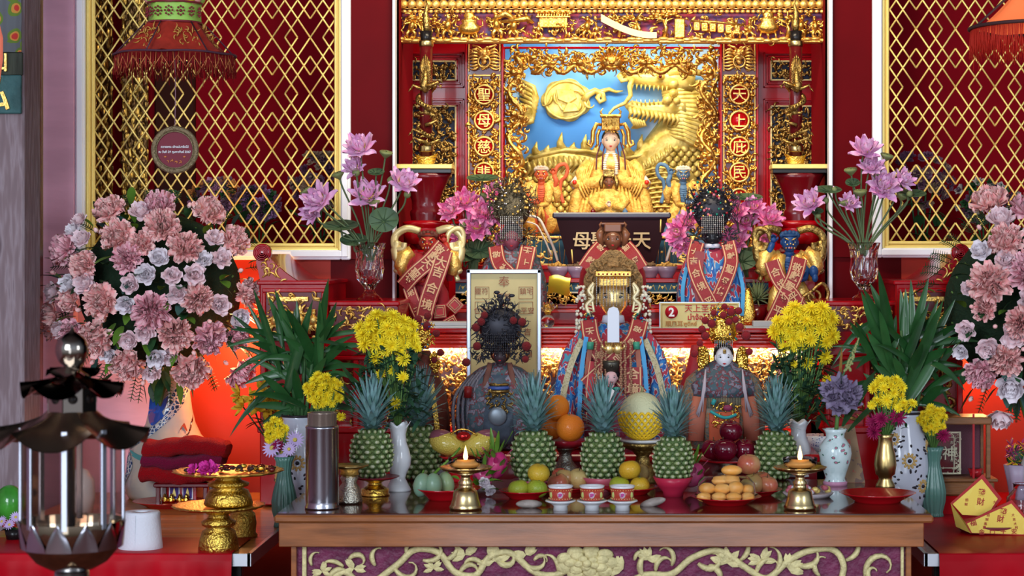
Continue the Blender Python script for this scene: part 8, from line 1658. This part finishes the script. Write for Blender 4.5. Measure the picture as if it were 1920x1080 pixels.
# ---------------------------------------------------------------- foreground metal lantern
YF = 3.3; chrome = mat('smoked_chrome', (.30, .26, .22), .10, 1); dkm = mat('lantern_dark_metal', (.52, .40, .30), .26, 1)
t = thing('metal_lantern', 'large shiny smoked-metal pagoda lantern standing in the left foreground', 'lantern', (135, 1085, YF))
Zl = lambda py: 1085-py
def flare(r0, z0, r1, z1, n, nm, lift=16, m1=dkm):
    m_ = MB()
    def f(u, v_):
        a = u*2*pi; seg = 2*pi/n; aa = ((a % seg)/seg-.5)*2; e = abs(aa)**2.4; r = r0+(r1-r0)*v_*(1-.10*(1-e)*0)+0; zz = z0+(z1-z0)*(v_**.75)+(lift*(e-.55))*v_**1.5*1.0; rr = r*(1+.10*e*v_); return (rr*sin(a+.5), -rr*cos(a+.5), zz)
    m_.grid(f, n*12, 8); m_.grid(lambda u, v_: tuple(V(f(u, v_))-V((0, 0, 1.6))), n*12, 8); part(nm, m_, m1, t)
part('finial', MB().lathe([(9, Zl(700)), (14, Zl(688)), (24, Zl(678)), (30, Zl(662)), (30, Zl(650)), (25, Zl(636)), (14, Zl(627)), (5, Zl(621)), (2, Zl(612)), (0, Zl(606))], n=40), chrome, t)
part('neck', MB().lathe([(10, Zl(712)), (9, Zl(690)), (13, Zl(680))], n=24), dkm, t)
flare(10, Zl(684), 48, Zl(696), 5, 'top_leaves', 14, chrome); flare(14, Zl(698), 90, Zl(728), 6, 'upper_roof', 26, chrome)
m_ = MB(); n = 8
for k in range(n):
    a = 2*pi*k/n+.3; c, s_ = cos(a), sin(a); seg = 2*44*math.tan(pi/n)/2
    m_.M = M.Rotation(a, 4, 'Z'); m_.use(chrome).box(-seg*.94, seg*.94, -44, -42, Zl(775), Zl(718)); m_.use(black); q = MB().lathe([(0, 0), (9, 0), (9, 1), (0, 1)], n=20); m_.add([(x, -44.2-z, y+Zl(746)) for x, y, z in q.v], q.f)
m_.M = None; part('vented_collar', m_, chrome, t)
flare(46, Zl(770), 134, Zl(816), 6, 'lower_roof', 34)
for k in range(8):
    a = 2*pi*k/8+.12; m_ = MB(); m_.M = M.Rotation(a, 4, 'Z'); m_.box(-6, 6, -97, -91, Zl(985), Zl(800), 1.5); m_.M = None; part('upright_bar', m_, mat('satin_metal_bar', (.38, .40, .46), .25, 1), t)
for k in (0, 2, 5, 7): 
    m_ = MB(); a = 2*pi*(k+.5)/8+.12; m_.M = M.Rotation(a, 4, 'Z'); m_.box(-28, 28, -90, -89, Zl(970), Zl(806)); m_.M = None; part('tinted_pane', m_, mat('smoked_glass', (.55, .42, .36), .04, trans=1, ior=1.2), t)
part('inner_post', MB().box(-8, 4, -8, 8, Zl(1000), Zl(800)), black, t)
m_ = MB(); m_.lathe([(97, Zl(975)), (97, Zl(985)), (94, Zl(1005)), (84, Zl(1030)), (66, Zl(1052)), (42, Zl(1066)), (20, Zl(1071)), (0, Zl(1072))], n=48, close=False); m_.lathe([(96, Zl(975)), (93, Zl(1003)), (83, Zl(1028)), (65, Zl(1050)), (0, Zl(1068))], n=48, close=False); part('bowl', m_, mat('bronze_mirror_metal', (.30, .24, .17), .08, 1), t)
m_ = MB()
for k in range(12):
    a = 2*pi*k/12; m_.M = M.Rotation(a, 4, 'Z'); m_.grid(lambda u, v_: ((u-.5)*48*(1-v_**1.6), -(90+9*v_)-2*cos((u-.5)*3), Zl(1025)+52*v_), 8, 6)
m_.M = None; part('petal_rim', m_, mat('silver_petal', (.42, .42, .48), .16, 1), t)
part('candle', MB().use(mat('amber_candle', (.75, .30, .05), .4)).lathe([(0, Zl(1030)), (26, Zl(1030)), (26, Zl(990)), (0, Zl(992))], n=24), MATS['amber_candle'], t)
part('stem_foot', MB().lathe([(34, Zl(1200)), (33, Zl(1072)), (20, Zl(1070))], n=12), mat('satin_metal_bar', (.38, .40, .46), .25, 1), t)
part('floor_post', MB().lathe([(60, -720), (60, -700), (33, -690), (33, -110)], n=20), dkm, t)
# ---------------------------------------------------------------- right side table
at = onto(1800, 918, .72, 12); wd = mat('mid_brown_frame_wood', (.26, .11, .04), .35, bump=.1, bs=30, var=.3, vs=10, stretch=(1, 4, 6)); t = thing('display_case', 'brown wooden glass case with a gilt-framed red plaque and a small red cup', 'display case', (1783, 926, 6.3)); m_ = MB()
m_.box(-76, 76, -30, 60, 0, 26, 3); m_.box(-82, 82, -34, 64, 26, 32, 2); m_.box(-72, 72, -26, 56, 132, 146, 2)
for x in (-70, 62): 
    for y in (-24, 46): m_.box(x, x+8, y, y+8, 32, 132, 1)
part('wooden_frame', m_, wd, t); part('back_panel', MB().box(-64, 64, 46, 50, 32, 132), mat('dull_plum_velvet', (.12, .03, .05), .6), t); part('glass_pane', MB().box(-62, 62, -21, -20, 32, 132), mat('pane_glass', (1, 1, 1), .02, trans=1, ior=1.1), t)
m_ = MB().use(lacd).box(-58, 20, 10, 14, 36, 116); m_.use(mat('plaque_ivory', (.65, .60, .42), .4))
for (a, b, c, d) in ((-58, 20, 113, 116), (-58, 20, 36, 39), (17, 20, 39, 113), (-58, -55, 39, 113), (-50, 8, 105, 106.5), (-50, 8, 47, 48.5), (6.5, 8, 48, 105)): m_.box(a, b, 7, 11, c, d)
relief(m_, -54, 16, 107, 113, 8, 2, 5, 1, 1, .3); relief(m_, -54, 16, 39, 46, 8, 2, 5, 2, 1, .3); relief(m_, 9, 17, 46, 106, 8, 2, 5, 3, 1, .3); m_.text('威神', (-16, 7, 76), 27, 2, bold=.01)
for k in range(4): m_.text('吉', (2.5, 7, 96-k*11), 6, 1)
part('plaque', m_, lacd, t); part('red_cup', MB().lathe([(0, 32), (10, 32), (14, 48), (0, 46)], (46, 0, 0), 20), redpl, t); part('red_ribbon', MB().box(36, 40, -25, -24, 0, 152), lac, t)
pm2 = pattern('yellow_joss_paper', [(0, (.88, .68, .13)), (.5, (.86, .64, .11))], 20, 'noise', .6, 0, 0, 0); redp = mat('red_joss_paper', (.42, .03, .03), .6)
at = onto(1862, 1008, .72, 60); one('woven_tray', MB().lathe([(0, 0), (56, 0), (60, 4), (72, 16), (70, 17), (0, 4)], n=40, sq=(1, .7)), mat('dark_red_tray', (.16, .01, .015), .4), at, 'round dark red tray under the folded yellow paper basket', 'tray'); one('red_base_box', MB().box(-80, 80, -32, 62, 0, 35, 2), lac, (1783, 961.5, 6.3), 'low red box under the brown wooden display case', 'box'); t = thing('paper_basket', 'folded yellow and red paper basket with Chinese lucky lettering', 'paper basket', (at[0], at[1]-6, at[2]))
def sheet(pts, y, lt, rim, nm):
    m_ = MB().use(redp).prism(pts, y+.6, y+1.6); m_.use(pm2).prism(rim, y-.4, y+.6); m_.use(redp)
    for (ch, x, z, s, r) in lt: m_.text(ch, (x, y-1, z), s, .6, rot=r, bold=.01)
    part(nm, m_, pm2, t)
sheet([(-82, 52), (-22, 106), (14, 60), (-14, 26), (-60, 30)], -14, [('發', -24, 72, 15, .1), ('財', -26, 55, 15, .1), ('招', -52, 58, 6, 0), ('財', -53, 50, 6, 0), ('大', 0, 54, 6, 0)], [(-78, 50), (-24, 97), (6, 60), (-14, 28), (-60, 30)], 'back_panel')
sheet([(-60, 20), (26, 62), (58, 24), (50, -4), (-50, 0)], -46, [('發', 10, 40, 15, .1), ('財', 5, 27, 14, .1), ('福', -46, 20, 13, -.2), ('招', -18, 34, 6, 0), ('財', -20, 26, 6, 0), ('進', -23, 18, 6, 0), ('寶', -25, 11, 6, 0), ('大', 28, 34, 6, 0), ('吉', 30, 26, 6, 0), ('大', 32, 18, 6, 0), ('利', 34, 11, 6, 0), ('金', -30, 3, 11, 0), ('門', -10, 4, 11, 0), ('平', 10, 4, 11, 0), ('安', 30, 4, 11, 0)], [(-57, 18), (25, 55), (54, 22), (48, -2), (-48, 1)], 'front_panel')
part('side_panel', MB().use(pm2).add([(-82, -14, 52), (-60, -46, 20), (-50, -46, 0), (-72, -14, 8)], [(0, 1, 2, 3)], False).use(redp).add([(-60, -46, 20), (-20, -20, 30), (14, -14, 50), (26, -46, 62), (58, -30, 24), (50, 10, 20), (-60, -14, 22)], [(0, 1, 2, 3), (3, 4, 5, 2), (0, 1, 6)], False), pm2, t)
at = onto(1912, 958, .72, 18); t = thing('star_flower_pot', 'ribbed lilac cup of yellow and magenta folded stars at the right edge', 'ornament', at); part('ribbed_cup', MB().lathe([(0, 0), (16, 0), (18, 20), (24, 56), (30, 84), (26, 86), (0, 60)], n=48, wob=.03), mat('lilac_cup', (.40, .32, .42), .35), t); m_ = MB(); g = random.Random(2)
for k in range(26): m_.use(mat('yellow_fold', (.80, .50, .03), .5) if k % 2 else mat('magenta_fold', (.40, .04, .16), .5)); a = g.uniform(0, 6.28); c = V((cos(a)*26*g.random()-4, -8, 100+g.uniform(-16, 26))); [petal(m_, c, (cos(j*1.26), -.5, sin(j*1.26)), 14, 5, .2) for j in range(5)]
part('folded_stars', m_, MATS['yellow_fold'], t); part('stars_core', MB().ball((-4, 0, 100), (22, 14, 22), 12, 8), leafg, t)
at = onto(1918, 985, .72, 20); t = thing('glass_jar', 'clear glass jar cut off by the right edge', 'jar', at); part('jar_body', MB().lathe([(0, 0), (30, 0), (32, 8), (30, 50), (18, 64), (18, 74), (20, 76), (16, 76), (16, 64), (27, 50), (29, 8), (0, 5)], n=36), glass, t)
t = thing('bouquet_vase', 'large white vase under the right edge bouquet', 'vase', (1975, 958, 6.35)); part('vase_body', MB().lathe([(0, 0), (36, 0), (40, 6), (58, 50), (60, 90), (40, 140), (30, 170), (36, 195), (30, 195), (0, 150)], n=40), porc, t)
at = onto(1612, 880, .85, 24); t = thing('gilt_frame_card', 'small orange-pink picture card leaning behind the brass vase', 'card', (1598, 905, 6.0)); m_ = MB(); m_.add([(-30, 0, 0), (24, 0, 0), (6, 20, 110), (-36, 20, 100), (-30, 3, 0), (24, 3, 0), (6, 23, 110), (-36, 23, 100)], [(0, 1, 2, 3), (5, 4, 7, 6), (1, 5, 6, 2), (4, 0, 3, 7), (3, 2, 6, 7), (1, 0, 4, 5)], False); part('card', m_, pattern('floral_card', [(0, (.5, .12, .08)), (.3, (.35, .22, .12)), (.6, (.2, .12, .1))], 40, 'noise', .5), t)
